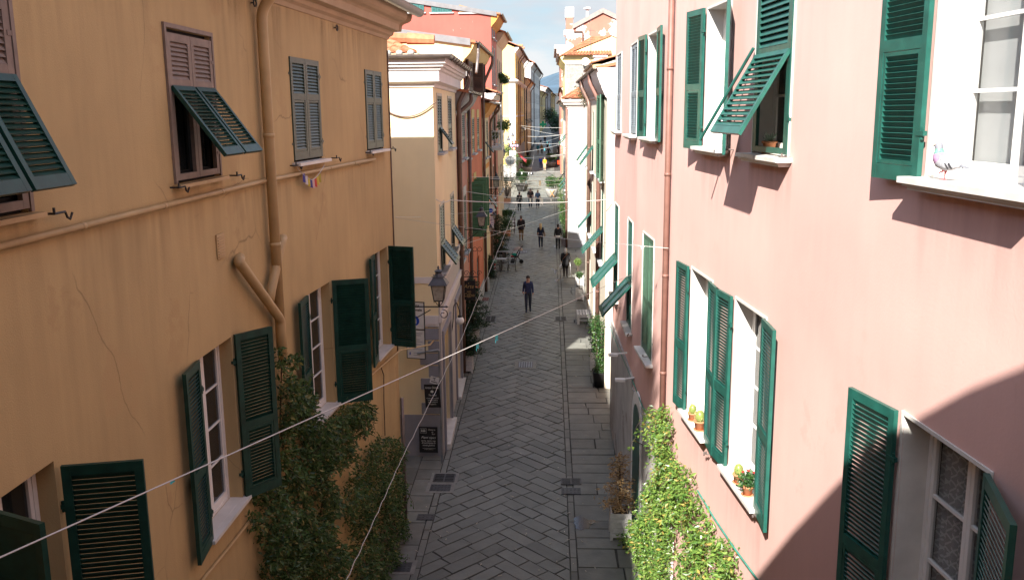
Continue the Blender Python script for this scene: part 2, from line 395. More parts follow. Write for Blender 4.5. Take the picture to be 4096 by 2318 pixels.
def leaf_meshes(w, h, o, split=.45, flap=None, pitch=.046, st=.075, bot=.13, insetflap=True, inner=None):
    """shutter leaf in its own frame: hinge along x=0, outer face towards o*Y. Returns (frame, slats, flap) builders"""
    key = (round(w, 3), round(h, 3), o, split, flap, pitch, st, bot, insetflap)
    if key in LEAFS: return LEAFS[key]
    fm, sm, pm = MB(), MB(), MB(); t = .022; zs = h * split; mid = .1
    def rails(mb, x0, x1, z0, z1, s, lo, hi, T=None, tk=t):
        for a, b in (((x0, -tk, z0), (x0 + s, tk, z1)), ((x1 - s, -tk, z0), (x1, tk, z1)), ((x0 + s, -tk + .001, z0), (x1 - s, tk - .001, z0 + lo)), ((x0 + s, -tk + .001, z1 - hi), (x1 - s, tk - .001, z1))): mb.box(a, b, T)
    def slats(mb, x0, x1, z0, z1, T=None):
        n = max(2, int(round((z1 - z0) / pitch)))
        for i in range(n):
            z = z0 + (i + .5) * (z1 - z0) / n
            R = Matrix.Translation((0, 0, z)) @ Matrix.Rotation(-o * radians(60), 4, 'X')
            if T is not None: R = T @ R
            mb.box((x0 - .004, -pitch * .59, -.004), (x1 + .004, pitch * .59, .004), R)
    # fixed frame
    for a, b in (((0, -t, 0), (st, t, h)), ((w - st, -t, 0), (w, t, h)), ((st, -t + .001, h - .09), (w - st, t - .001, h)), ((st, -t + .001, zs - mid / 2), (w - st, t - .001, zs + mid / 2)), ((st, -t + .001, 0), (w - st, t - .001, bot if flap is None else .07))): fm.box(a, b)
    slats(sm, st, w - st, zs + mid / 2, h - .09)
    if flap is None:
        i = .035 if insetflap else 0
        rails(pm, st + .004, w - st - .004, bot + .004, zs - mid / 2 - .004, max(i, .02), max(i, .02), max(i, .02), None, t - .004)
        slats(pm, st + .004 + max(i, .02), w - st - .004 - max(i, .02), bot + .004 + max(i, .02), zs - mid / 2 - .004 - max(i, .02))
    else:
        H = zs - mid / 2 - .075
        T = Matrix.Translation((0, o * (t + .002), zs - mid / 2 + .02)) @ Matrix.Rotation(o * flap, 4, 'X')
        rails(pm, .02, w - .02, -H, 0, .06, .1, .06, T); slats(pm, .08, w - .08, -H + .1, -.06, T)
    LEAFS[key] = [m for m in (fm, sm, pm)]; LEAFS[key + ('me',)] = {}
    return LEAFS[key]
def leafmesh(mb, m, name):
    k = (id(mb), m.name)
    if k not in LEAFS:
        o = mb.build(name, m); LEAFS[k] = o.data; bpy.data.objects.remove(o)
    return LEAFS[k]
def shutter(par, fr, hinge, u, v0, v1, w, theta, m=GREEN_L, flap=None, d=.035, hinges=True, label=None, mf=None, **kw):
    """hinge 'a': on the near jamb (low u), 'b': on the far one; theta: opening angle, 0 = closed"""
    th = radians(theta)
    dirv = (fr.t if hinge == 'a' else -fr.t) * cos(th) + fr.n * sin(th)
    Y = V((0, 0, 1)).cross(dirv)
    closedY = V((0, 0, 1)).cross(fr.t if hinge == 'a' else -fr.t); o = 1 if closedY.dot(fr.n) > 0 else -1
    fmb, smb, pmb = leaf_meshes(w, v1 - v0, o, flap=flap, **kw)
    M = Matrix((( dirv.x, Y.x, 0, 0), (dirv.y, Y.y, 0, 0), (0, 0, 1, 0), (0, 0, 0, 1)))
    org = fr.pt(u, v0, d); M.translation = org - ORG[par.name]
    r = bpy.data.objects.new('shutter', leafmesh(fmb, m, 'shutter')); COL.objects.link(r); r.parent = par; r.matrix_local = M
    if label: r['label'] = label
    for nm, mb in (('louvre_slats', smb), ('tilt_flap' if flap is not None else 'lower_panel', pmb)):
        c = bpy.data.objects.new(nm, leafmesh(mb, (mf or m) if nm == 'tilt_flap' else m, nm)); COL.objects.link(c); c.parent = r
    if hinges:
        hb = MB()
        hb.box((-.06, -.006, -.02), (.05, .006 + .022, .02)); hb.tube([(-.02, .012, -.05), (-.02, .012, .05)], .013, 6)
        k = ('hinge', m.name)
        if k not in LEAFS:
            ob = hb.build('hinge', m); LEAFS[k] = ob.data; bpy.data.objects.remove(ob)
        for z in ((v1 - v0) * .16, (v1 - v0) * .84): c = bpy.data.objects.new('hinge', LEAFS[k]); COL.objects.link(c); c.parent = r; c.location = (0, 0, z)
    return r
def downpipe(par, pts, r, m, name='downpipe', clips=True, n=10):
    p = MB(); p.tube(pts, r, n)
    if clips:
        L_ = (V(pts[-1]) - V(pts[0])).length
        for i in range(len(pts) - 1):
            a, b = V(pts[i]), V(pts[i + 1]); l = (b - a).length
            for j in range(1, int(l / 2) + 1):
                c = a + (b - a) * (j / (int(l / 2) + 1)); dd = (b - a).normalized() * .03; p.tube([c - dd, c + dd], r * 1.12, n)
    return p.build(name, m, par, smooth=True)
def bendpts(pts, k=.12, n=4):
    """round the corners of a pipe run"""
    pts = [V(p) for p in pts]; out = [pts[0]]
    for i in range(1, len(pts) - 1):
        a, b, c = pts[i - 1], pts[i], pts[i + 1]; d1 = (a - b); d2 = (c - b); r = min(k, d1.length * .45, d2.length * .45)
        p0 = b + d1.normalized() * r; p1 = b + d2.normalized() * r
        for j in range(n + 1):
            t = j / n; out.append(p0 * (1 - t) ** 2 + b * 2 * t * (1 - t) + p1 * t * t)
    out.append(pts[-1]); return out
# ================================================================ orange building
LN = Fr((-4.172, 12.937), .13, 1); LF = Fr((-3.65, 20.9), 3.75, 1)
ULF0 = -7.98                                  # where the two wall planes meet, measured on LF
orange = thing('orange_house', 'weathered orange stucco house with dark green shutters, cornice and creeper at the foot', 'house', (-4.2, 12.9, .3))
def solve_theta(fr, hinge, u, v, w, tipx, lo=60, hi=179, d=.035):
    best = None
    for i in range(int(lo * 2), int(hi * 2) + 1):
        th = radians(i / 2); p = fr.pt(u, v, d) + ((fr.t if hinge == 'a' else -fr.t) * cos(th) + fr.n * sin(th)) * w - CAM
        c = RM3.transposed() @ p
        if c.z > -.1: continue
        x = 2048 + F0 * c.x / -c.z
        if best is None or abs(x - tipx) < best[0]: best = (abs(x - tipx), i / 2)
    return best[1]
holesN = [(-6.95, -5.9, 5.35, 7.66), (-2.78, -1.6, 5.42, 7.66), (-7.12, -5.86, 9.75, 11.45), (-2.95, -1.62, 9.75, 11.45, .1)]
holesF = [(-6.3, -5.02, 5.27, 7.54), (-1.95, -.73, 5.27, 7.55), (-6.52, -5.08, 9.75, 11.4, .08), (-2.08, -.72, 9.75, 11.4, .08)]
w = MB()
wallholes(w, LN, -20, 0, -.5, 12.3, holesN, .22); wallholes(w, LF, ULF0, 0, -.5, 12.3, holesF, .22)
cF = LF.pt(0, 0); cB = cF + V((-12, .6, 0)); nB = LN.pt(-20, 0) + V((-12, 0, 0)); nF = LN.pt(-20, 0)
def up(p, z): return V((p.x, p.y, z))
w.face([up(cF, -.5), up(cB, -.5), up(cB, 12.9), up(cF, 12.9)]); w.face([up(cB, -.5), up(nB, -.5), up(nB, 12.9), up(cB, 12.9)]); w.face([up(nB, -.5), up(nF, -.5), up(nF, 12.9), up(nB, 12.9)])
w.build('wall', ORANGE, orange)
# plinth of bare stone
pl = MB(); pl.fbox(LF, ULF0, .02, -.4, 1.35, -.05, .035); pl.build('plinth', mat('orange_plinth', (.3, .2, .13), .9, .3, 2, streak=.3, bump=.3), orange)
prof = [(-.1, 12.12), (.02, 12.14), (.05, 12.2), (.11, 12.24), (.13, 12.31), (.27, 12.33), (.29, 12.46), (.33, 12.5), (.4, 12.53), (.46, 12.58), (.48, 12.66), (.48, 12.74), (-.3, 12.78)]
mit = (LN.n + LF.n).normalized()
path = [(V((LN.pt(-20, 0).x, LN.pt(-20, 0).y, 0)), LN.n), (LN.pt(0, 0), mit), (LF.pt(.0, 0), LF.n)]
co = MB(); co.sweep(prof, path)
# return of the cornice round the corner
E1 = [(LF.pt(0, 0), (LF.n + LF.t)), (LF.pt(0, 0) - LF.n * 4, LF.t)]
co.sweep(prof, E1); co.build('cornice', mat('orange_cornice', (.45, .33, .21), .8, .08, 1.2, streak=.2, bump=.12), orange)
gt = MB(); gp = [(.5 + .12 + .12 * cos(a), 12.79 + .12 * sin(a)) for a in [pi + pi * i / 8 for i in range(9)]] + [(.75, 12.81), (.73, 12.79)] + [(.62 + .1 * cos(a), 12.79 + .1 * sin(a)) for a in [2 * pi - pi * i / 8 for i in range(9)]] + [(.5, 12.79)]
gt.sweep(gp, [path[0], path[1], (LF.pt(.62, 0), LF.n)]); gt.build('gutter', GUTTER, orange, smooth=False)
def pantiles(mb, a, b, c, d, pitch=.24, r=.105, seg=.42, lo=.02):
    """rows of half-round tiles on the slope a-b (eave) to d-c (ridge)"""
    a, b, c, d = map(V, (a, b, c, d)); n = max(1, int((b - a).length / pitch)); nn = (b - a).cross(d - a).normalized()
    if nn.z < 0: nn = -nn
    mb.tn = .85; mb.face([a, b, c, d])
    for i in range(n):
        t = (i + .5) / n; p, q = a.lerp(b, t), d.lerp(c, t); m = max(1, int((q - p).length / seg)); ax = (b - a).normalized()
        for j in range(m):
            s0, s1 = j / m, (j + 1.12) / m
            P, Q = p.lerp(q, s0) + nn * .035, p.lerp(q, min(1, s1)) + nn * .012
            mb.tn = RND.uniform(.7, 1.2); vs = []
            k = 5
            for (C, rr) in ((P, r), (Q, r * .85)):
                for e in range(k + 1):
                    an = pi * e / k; vs.append(C + ax * (rr * cos(an)) + nn * (rr * .75 * sin(an)))
            mb.idx(vs, [(e, e + 1, k + 2 + e, k + 1 + e) for e in range(k)] + [tuple(range(k + 1))[::-1]])
TILEA = mat('terracotta_roof_tile', (.36, .135, .068), .85, .22, 6, bump=.2, attr='tone')
rf = MB(); e0, e1 = LF.pt(.5, 12.86, .55), LN.pt(-20, 12.86, .55); h0 = e0 + V((-6.3, -6, 1.3)); rf.face([e0, e1, e1 + V((-6, 0, 1.3)), h0]); rf.face([h0, e1 + V((-6, 0, 1.3)), e1 + V((-13, 0, 0)), e0 + V((-13, 0, 0))]); rf.face([e0, h0, e0 + V((-13, 0, 0))])
rf.build('roof', TILE, orange)
# windows ------------------------------------------------------------
CURT = mat('net_curtain', (.55, .5, .45), .9, .08, 4, bump=.1)
WOODW = mat('worn_pinkish_frame', (.21, .155, .125), .6, .15, 8, bump=.05)
for h in (holesN[0], holesN[1]): window(orange, LN, *h[:4], rev=.2, rows=4, curtain_or_backing=CURT)
for h in (holesF[0], holesF[1]): window(orange, LF, *h[:4], rev=.2, rows=4, curtain_or_backing=CURT)
for h in holesN[2:]: window(orange, LN, *h[:4], rev=.09, rows=1, wm=DARK, sm=PVC, sd=.1, st=.04)
for h in holesF[2:]: window(orange, LF, *h[:4], rev=.075, rows=1, wm=DARK, sd=.14, st=.05, sx=.1)
# lower, open shutters
for fr, hg, u, v0, v1, w_, tip, hx in (
    (LN, 'b', -5.86, 5.28, 7.6, .66, 572, 0), (LN, 'b', -1.6 + .03, 5.38, 7.68, .6, 1085, 0), (LN, 'a', -2.78 - .03, 5.38, 7.68, .6, 736, 0),
    (LF, 'b', -5.02 + .03, 5.24, 7.56, .66, 1472, 0), (LF, 'a', -6.3 - .03, 5.24, 7.56, .66, 1197, 0),
    (LF, 'b', -.73 + .03, 5.24, 7.57, .62, 1652, 0), (LF, 'a', -1.95 - .03, 5.24, 7.57, .62, 1480, 0)):
    th = solve_theta(fr, hg, u, v1, w_, tip); print('theta', u, th)
    shutter(orange, fr, hg, u, v0, v1, w_, th, GREEN_L)
th = solve_theta(LN, 'a', -6.93, 7.72, .66, 168, 60, 170); print('LA', th); shutter(orange, LN, 'a', -6.93, 5.28, 7.72, .66, th, GREEN_L)
# upper, closed ones; two pairs with their flaps pushed out
for (fr, a, b, fl, m) in ((LN, -7.12, -5.86, radians(25), GREEN_L), (LN, -2.95, -1.62, radians(36), GREEN_L), (LF, -6.52, -5.08, None, GREEN_O), (LF, -2.08, -.72, None, GREEN_O)):
    c = (a + b) / 2; hw = (b - a) / 2 - .012
    for hg, u in (('a', a + .006), ('b', b - .006)):
        shutter(orange, fr, hg, u, 9.79, 11.4, hw, 0, WOODW if fl else m, mf=m, flap=fl, d=.0, split=.66 if fl else .62, st=.085, pitch=.05, bot=.13)
for fr, a, b in ((LN, -7.12, -5.86), (LN, -2.95, -1.62)):
    tr = MB()
    for A, B, C, D in ((a - .05, a - .002, 9.76, 11.5), (b + .002, b + .05, 9.76, 11.5), (a - .002, b + .002, 11.452, 11.5)): tr.fbox(fr, A, B, C, D, .002, .03)
    tr.build('window_surround', WOODW, orange)
# pipes ---------------------------------------------------------------
def wp(fr, fx, fy, d=.08):
    u, v = fr.uv(fx, fy, d); return fr.pt(u, v, d)
ux = LF.uv(1040, 700)[0]
pb = LF.pt(ULF0 + .12, 0, .12)
downpipe(orange, bendpts([LF.pt(ULF0 + .12, 12.66, .6), LF.pt(ULF0 + .12, 12.5, .6), LF.pt(ULF0 + .12, 11.95, .12), LF.pt(ULF0 + .12, 7.05, .12)], .15), .075, PVC)
downpipe(orange, bendpts([wp(LN, 960, 1030, .0), wp(LN, 955, 1045, .12), LF.pt(ULF0 + .1, 7.5, .14), LF.pt(ULF0 + .1, 6.9, .14)], .08), .07, PVC, 'drain_pipe', False)
downpipe(orange, bendpts([wp(LF, 1132, 950, -.05), wp(LF, 1128, 962, .12), wp(LF, 1084, 1165, .12), wp(LF, 1080, 1200, .1)], .08), .07, PVC, 'drain_pipe', False)
downpipe(orange, [LN.pt(-12, 9.53, .05), LN.pt(0, 9.57, .05), LF.pt(ULF0 + .02, 9.57, .05), LF.pt(-1.68, 9.57, .05)], .032, PVC, 'wall_conduit', True, 8)
downpipe(orange, [LF.pt(-.1, 11.9, .02), LF.pt(-.1, 4.9, .02)], .016, COPPER, 'cable_conduit', True, 6)
downpipe(orange, [LF.pt(-.02, 3.75, .06), LF.pt(-.02, .3, .06)], .045, GUTTER, 'cable_duct', True, 8)
cb = MB(); cb.tube([wp(LF, 1740, 1355, .03), wp(LF, 1720, 1378, .04), wp(LF, 1600, 1400, .04), wp(LF, 1490, 1495, .04), wp(LF, 1380, 1610, .04)], .022, 6); cb.build('cable', PVC, orange); cb = MB(); cb.tube([wp(LN, 1000, 2080, .03), wp(LN, 930, 2170, .03), wp(LN, 800, 2330, .03)], .02, 6); cb.build('cable', PVC, orange)
vt = MB(); u0_, v0_ = LN.uv(860, 940); u1_, v1_ = LN.uv(897, 1025)
vt.fbox(LN, u0_, u1_, v1_, v0_, .003, .02)
for i in range(8): vt.fbox(LN, u0_ + .02, u1_ - .02, v1_ + (v0_ - v1_) * (i + .6) / 9, v1_ + (v0_ - v1_) * (i + .9) / 9, .019, .032)
vt.build('vent_grille', PVC, orange)
def hook(par, fr, fx, fy, l=.28, m=IRON, s=1):
    k = MB(); u, v = fr.uv(fx, fy)
    k.tube([fr.pt(u, v, 0), fr.pt(u, v, .1), fr.pt(u + l * .6 * s, v, .1), fr.pt(u + l * .7 * s, v - .05, .1), fr.pt(u + l * .85 * s, v - .07, .1), fr.pt(u + l * s, v - .02, .1)], .011, 6); k.tube([fr.pt(u, v, .1), fr.pt(u, v + .05, .1)], .011, 6)
    k.build('shutter_hook', m, par)
for fx, fy, fr in ((170, 855, LN), (680, 750, LN), (918, 702, LN), (1160, 662, LF), (1325, 632, LF), (1462, 610, LF), (1555, 594, LF)): hook(orange, fr, fx, fy)
rg = MB()
for fx, fy in ((1003, 12), (1335, 112)):
    u, v = LF.uv(fx, fy); c = LF.pt(u, v, .06); rg.tube([c + LF.t * .05 * cos(a) + V((0, 0, .05 * sin(a))) for a in [i * pi / 5 for i in range(11)]], .012, 6); rg.tube([LF.pt(u, v, 0), LF.pt(u, v, .05)], .012, 6)
rg.build('wall_ring', IRON, orange)

# ================================================================ pink building
RF_ = Fr((1.9, 31.3), -.8, -1); RMd = Fr((2.039, 21.341), -3.2, -1); RNr = Fr((2.2816, 17.003), -5.1, -1)
UF0 = (V((2.039, 21.341, 0)) - RF_.P).dot(RF_.t); UM0 = (RNr.P - RMd.P).dot(RMd.t)
UE = -3.72
pink = thing('pink_house', 'pink stucco house in full sun with teal green shutters along the street', 'house', (2.2, 17, .4))
hF = [(-4.62, -3.98, 9.98, 12.06), (-6.1, -4.62 - .6, 9.98, 12.06)]
hF = [(-5.75, -4.35, 9.98, 12.08), (-9.75, -8.3, 9.96, 12.08), (-5.5, -4.1, 5.1, 7.83), (-9.3, -8.1, 5.1, 7.83)]
hM = [(-2.75, -1.4, 9.97, 12.08), (-2.55, -1.12, 5.2, 7.85)]
hN = [(-3.5, -2.25, 9.95, 12.05), (-6.1, -4.75, 9.95, 12.6), (-10.95, -9.42, 9.95, 12.4), (-3.0, -1.69, 5.33, 7.87), (-5.6, -4.28, 5.33, 7.87), (-10.67, -9.34, 5.2, 7.87)]
w = MB(); TOP = 15.2
wallholes(w, RF_, UF0, UE, -.5, TOP, hF, .3, 1); wallholes(w, RMd, UM0, 0, -.5, TOP, hM, .3, 1); wallholes(w, RNr, -24, 0, -.5, TOP, hN, .3, 1)
w.cur = 0
pE = RF_.pt(UE, 0); pE2 = V((2.3, 31.2, 0)); pB = V((16, 31.2, 0)); pC = RNr.pt(-24, 0); pD = V((16, pC.y, 0))
for a, b in ((pE, pE2), (pE2, pB), (pB, pD), (pD, pC)): w.face([up(a, -.5), up(b, -.5), up(b, TOP), up(a, TOP)])
w.face([up(p, TOP) for p in (pE, pE2, pB, pD, pC, RNr.P, RMd.P)])
w.build('wall', [PINK, MARBLE], pink)
# opening trims
def trim(par, fr, u0, u1, v0, v1, m=MARBLE, t=.035, d=.018, bottom=False):
    k = MB()
    for A, B, C, D in ((u0 - t, u0 - .001, v0, v1 + t), (u1 + .001, u1 + t, v0, v1 + t), (u0 - .001, u1 + .001, v1 + .001, v1 + t)): k.fbox(fr, A, B, C, D, .002, d)
    k.build('window_trim', m, par)
LACE = mat('lace', (.5, .5, .5), .9, .2, 14, bump=.1)
def lacemat():
    m = bpy.data.materials.new('lace_curtain'); m.use_nodes = True; t = m.node_tree; N = t.nodes; L = t.links; b = N['Principled BSDF']; b.inputs['Base Color'].default_value = (.85, .85, .85, 1); b.inputs['Roughness'].default_value = .9
    tc = N.new('ShaderNodeTexCoord'); mpn = N.new('ShaderNodeMapping'); mpn.inputs['Rotation'].default_value = (0, 0, 0); L.new(tc.outputs['Object'], mpn.inputs[0])
    mpn.inputs['Scale'].default_value = (0, 1, 1)
    r2 = N.new('ShaderNodeMapping'); r2.inputs['Rotation'].default_value = (radians(45), 0, 0); L.new(mpn.outputs[0], r2.inputs[0])
    outs = []
    for ax in ('Y', 'Z'):
        wv = N.new('ShaderNodeTexWave'); wv.bands_direction = ax; wv.inputs['Scale'].default_value = 3.6; L.new(r2.outputs[0], wv.inputs[0])
        g = N.new('ShaderNodeMath'); g.operation = 'GREATER_THAN'; g.inputs[1].default_value = .93; L.new(wv.outputs[1], g.inputs[0]); outs.append(g.outputs[0])
    vo = N.new('ShaderNodeTexVoronoi'); vo.inputs['Scale'].default_value = 11; vo.inputs['Randomness'].default_value = .4; L.new(mpn.outputs[0], vo.inputs[0])
    st = N.new('ShaderNodeMath'); st.operation = 'LESS_THAN'; st.inputs[1].default_value = .16; L.new(vo.outputs[0], st.inputs[0]); outs.append(st.outputs[0])
    a = outs[0]
    for o in outs[1:]:
        x = N.new('ShaderNodeMath'); x.operation = 'MAXIMUM'; L.new(a, x.inputs[0]); L.new(o, x.inputs[1]); a = x.outputs[0]
    mr = N.new('ShaderNodeMapRange'); mr.inputs[3].default_value = .62; mr.inputs[4].default_value = .95; L.new(a, mr.inputs[0]); L.new(mr.outputs[0], b.inputs['Alpha'])
    return m
LACEM = lacemat()
for fr, hs in ((RF_, hF), (RMd, hM), (RNr, hN)):
    for i, h in enumerate(hs):
        nearw = fr is RNr
        up_ = h[2] > 9
        window(pink, fr, *h[:4], rev=.27, rows=4 if nearw else 2, gm=CLEAR if h[0] < -9 and nearw else GLASS, curtain_or_backing=LACEM if (nearw and not up_) else (PANE_REFL if h[0] < -10.9 else None), sd=.2 if up_ else .16, sx=.14, st=.05, mould=up_, bead=.03)
        trim(pink, fr, *h[:4])
def pair(par, fr, h, ta, tb, m, fa=None, fb=None, **kw):
    a, b, c, d = h[:4]; hw = (b - a) / 2 - .01
    for hg, u, th, fl in (('a', a + (.01 if ta == 0 else -.03), ta, fa), ('b', b - (.01 if tb == 0 else -.03), tb, fb)):
        if th is None: continue
        shutter(par, fr, hg, u, c + .03, d - .01, hw, th, m, flap=fl, d=-.02 if th == 0 else .05, **kw)
pair(pink, RF_, hF[0], 0, 0, GREY_SH); pair(pink, RF_, hF[1], 0, 0, GREY_SH)
pair(pink, RF_, hF[2], 0, 0, GREEN_R, radians(42), radians(42)); pair(pink, RF_, hF[3], 0, 0, GREEN_R, radians(42), radians(42))
pair(pink, RMd, hM[1], 0, 0, mat('faded_green_paint', (.06, .13, .085), .5, .25, 8, bump=.08))
def opened(h, fr, tipa, tipb, w_=None, m=GREEN_R, d=.06):
    a, b, c, v = h[:4]; w_ = w_ or (b - a) / 2 + .01
    for hg, u, tip in (('a', a - .04, tipa), ('b', b + .04, tipb)):
        if tip is None: continue
        th = solve_theta(fr, hg, u, v, w_, tip, 90, 176, d); print('R theta', u, th)
        shutter(pink, fr, hg, u, c - .05, v + .03, w_, th, m, d=d)
opened(hM[0], RMd, 2678, 2570); opened(hN[0], RNr, 2917, 2752)
opened(hN[3], RNr, 2920, 2727, .64); opened(hN[4], RNr, 3097, 2866, .66); opened(hN[5], RNr, None, 3400, .72); opened(hN[2], RNr, None, 3640, .74)
shutter(pink, RNr, 'a', -10.71, 5.2, 7.9, .88, 160, GREEN_R, d=.06)
shutter(pink, RNr, 'a', -10.97, 9.9, 12.4, .74, 174, GREEN_R, d=.06)
# the wide single leaf with its flap pushed out
shutter(pink, RNr, 'a', -6.08, 9.98, 12.58, 1.31, 0, GREEN_R, flap=radians(30), d=-.0, split=.48, pitch=.075, st=.13)
rod = MB(); rod.tube([RNr.pt(-4.72, 11.3, .04), RNr.pt(-3.9, 10.1, .5)], .022, 6); rod.build('flap_stay', GREEN_R, pink)
# pipes and cables
ux, vx = RNr.uv(2690, 700, .06)
downpipe(pink, [RNr.pt(.06, 15.1, .08), RNr.pt(.06, 3.6, .08)], .055, PIPE_R)
downpipe(pink, [RNr.pt(.06, 3.6, .08), RNr.pt(.06, .2, .08)], .06, GUTTER, 'cable_duct')
GREENC = mat('green_cable', (.05, .22, .17), .6, .2, 8, bump=0)
cb = MB()
cb.tube([wp(RF_, 2435, 1290, .05), wp(RF_, 2450, 1330, .05), wp(RF_, 2478, 1400, .05), wp(RMd, 2530, 1520, .05), wp(RMd, 2570, 1625, .05), wp(RMd, 2600, 1660, .05)], .014, 5)
cb.build('green_cable', GREENC, pink); cb = MB(); cb.tube([wp(RNr, 2790, 1960, .06), wp(RNr, 2850, 2060, .06), wp(RNr, 2930, 2180, .06), wp(RNr, 3040, 2330, .06)], .014, 5)
cb.build('green_cable', GREENC, pink)
for fx, fy, fr in ((2480, 1230, RF_), (2530, 1340, RMd), (2590, 1425, RMd), (2850, 1815, RNr), (3055, 2065, RNr), (2935, 598, RNr), (3160, 630, RNr)): hook(pink, fr, fx, fy, .16, GUTTER)
# ground floor of the far end: bare grey shopfront, arched door
gf = MB(); gf.fbox(RMd, UM0 + .3, -.02, -.4, 3.9, .004, .05); gf.fbox(RF_, UF0, UE, -.4, 4.15, .004, .05); gf.build('shopfront_render', mat('flaking_grey_render', (.42, .4, .38), .9, .2, 1.4, streak=.5, bump=.3, patch=(.25, .23, .21), pthr=.6), pink)
# rain stains below sills, pipe brackets and cornice: thin streaked films lying on the render
def stainmat(name, col, amt):
    m = bpy.data.materials.new(name); m.use_nodes = True; t = m.node_tree; N = t.nodes; L = t.links; b = N['Principled BSDF']; b.inputs['Base Color'].default_value = (*col, 1); b.inputs['Roughness'].default_value = .95
    tc = N.new('ShaderNodeTexCoord'); mp_ = N.new('ShaderNodeMapping'); mp_.inputs['Scale'].default_value = (4, 4, .45); L.new(tc.outputs['Object'], mp_.inputs[0])
    n = N.new('ShaderNodeTexNoise'); n.inputs['Scale'].default_value = 1.6; n.inputs['Detail'].default_value = 6; L.new(mp_.outputs[0], n.inputs[0])
    r = N.new('ShaderNodeMapRange'); r.inputs[1].default_value = .4; r.inputs[2].default_value = .72; L.new(n.outputs[0], r.inputs[0])
    s_ = N.new('ShaderNodeSeparateXYZ'); L.new(tc.outputs['Generated'], s_.inputs[0]); pw = N.new('ShaderNodeMath'); pw.operation = 'POWER'; pw.inputs[1].default_value = 1.5; L.new(s_.outputs[2], pw.inputs[0])
    a = N.new('ShaderNodeMath'); a.operation = 'MULTIPLY'; L.new(r.outputs[0], a.inputs[0]); L.new(pw.outputs[0], a.inputs[1]); c = N.new('ShaderNodeMath'); c.operation = 'MULTIPLY'; c.inputs[1].default_value = amt; L.new(a.outputs[0], c.inputs[0]); L.new(c.outputs[0], b.inputs['Alpha']); return m
STP, STO = stainmat('grey_rain_stain', (.2, .12, .105), .2), stainmat('brown_rain_stain', (.15, .1, .06), .2)
def stain(par, fr, u0, u1, v1, h, m):
    k = MB(); q = [fr.pt(u0, v1 - h, .0022), fr.pt(u1, v1 - h, .0022), fr.pt(u1, v1, .0022), fr.pt(u0, v1, .0022)]; k.face(q if fr.side > 0 else q[::-1]); k.build('rain_stain', m, par)
for fr, hs in ((RF_, hF), (RMd, hM), (RNr, hN)):
    for h in hs: stain(pink, fr, h[0] - .15, h[1] + .15, h[2] - .05, RND.uniform(.9, 1.6), STP)
for a, b in ((-16, -11.2), (-9.2, -6.3), (-4.6, -3.6), (-1.5, -.2)): stain(pink, RNr, a, b, 14.5, 4.2, STP)
for fr, hs in ((LN, holesN), (LF, holesF)):
    for h in hs: stain(orange, fr, h[0] - .12, h[1] + .12, h[2] - .04, RND.uniform(.8, 1.5), STO)
for fr, a, b in ((LN, -5.7, -3.2), (LN, -1.4, -.1), (LF, -4.9, -2.3), (LF, -7.9, -6.7)): stain(orange, fr, a, b, 12.1, 1.8, STO); stain(orange, fr, a + .2, b, 9.5, 1.6, STO)
for fr, a, b in ((LN, -9, 0), (LF, ULF0, 0)): stain(orange, fr, a, b, 12.15, .55, STO)
# house across the street behind the camera: its roof throws the round shadow
back = thing('bridging_house', 'house spanning the street whose rounded roofline shades the pink wall below', 'house', (0, -.6, 0))
pr = [(-4.15, 3.6), (-4.15, 12.8), (-2.6, 13.2), (-1.44, 13.81), (-.82, 14.14), (-.3, 14.33), (.02, 14.38), (.31, 14.37), (.67, 14.26), (.97, 14.1), (2.0, 13.45), (3.6, 12.6), (3.6, 3.6)]
w = MB(); w.face([(x, -.6, z) for x, z in pr]); w.face([(x, -9, z) for x, z in pr][::-1])
for i in range(len(pr)):
    a, b = pr[i], pr[(i + 1) % len(pr)]; w.face([(a[0], -.6, a[1]), (a[0], -9, a[1]), (b[0], -9, b[1]), (b[0], -.6, b[1])])
w.build('wall', ORANGE, back)
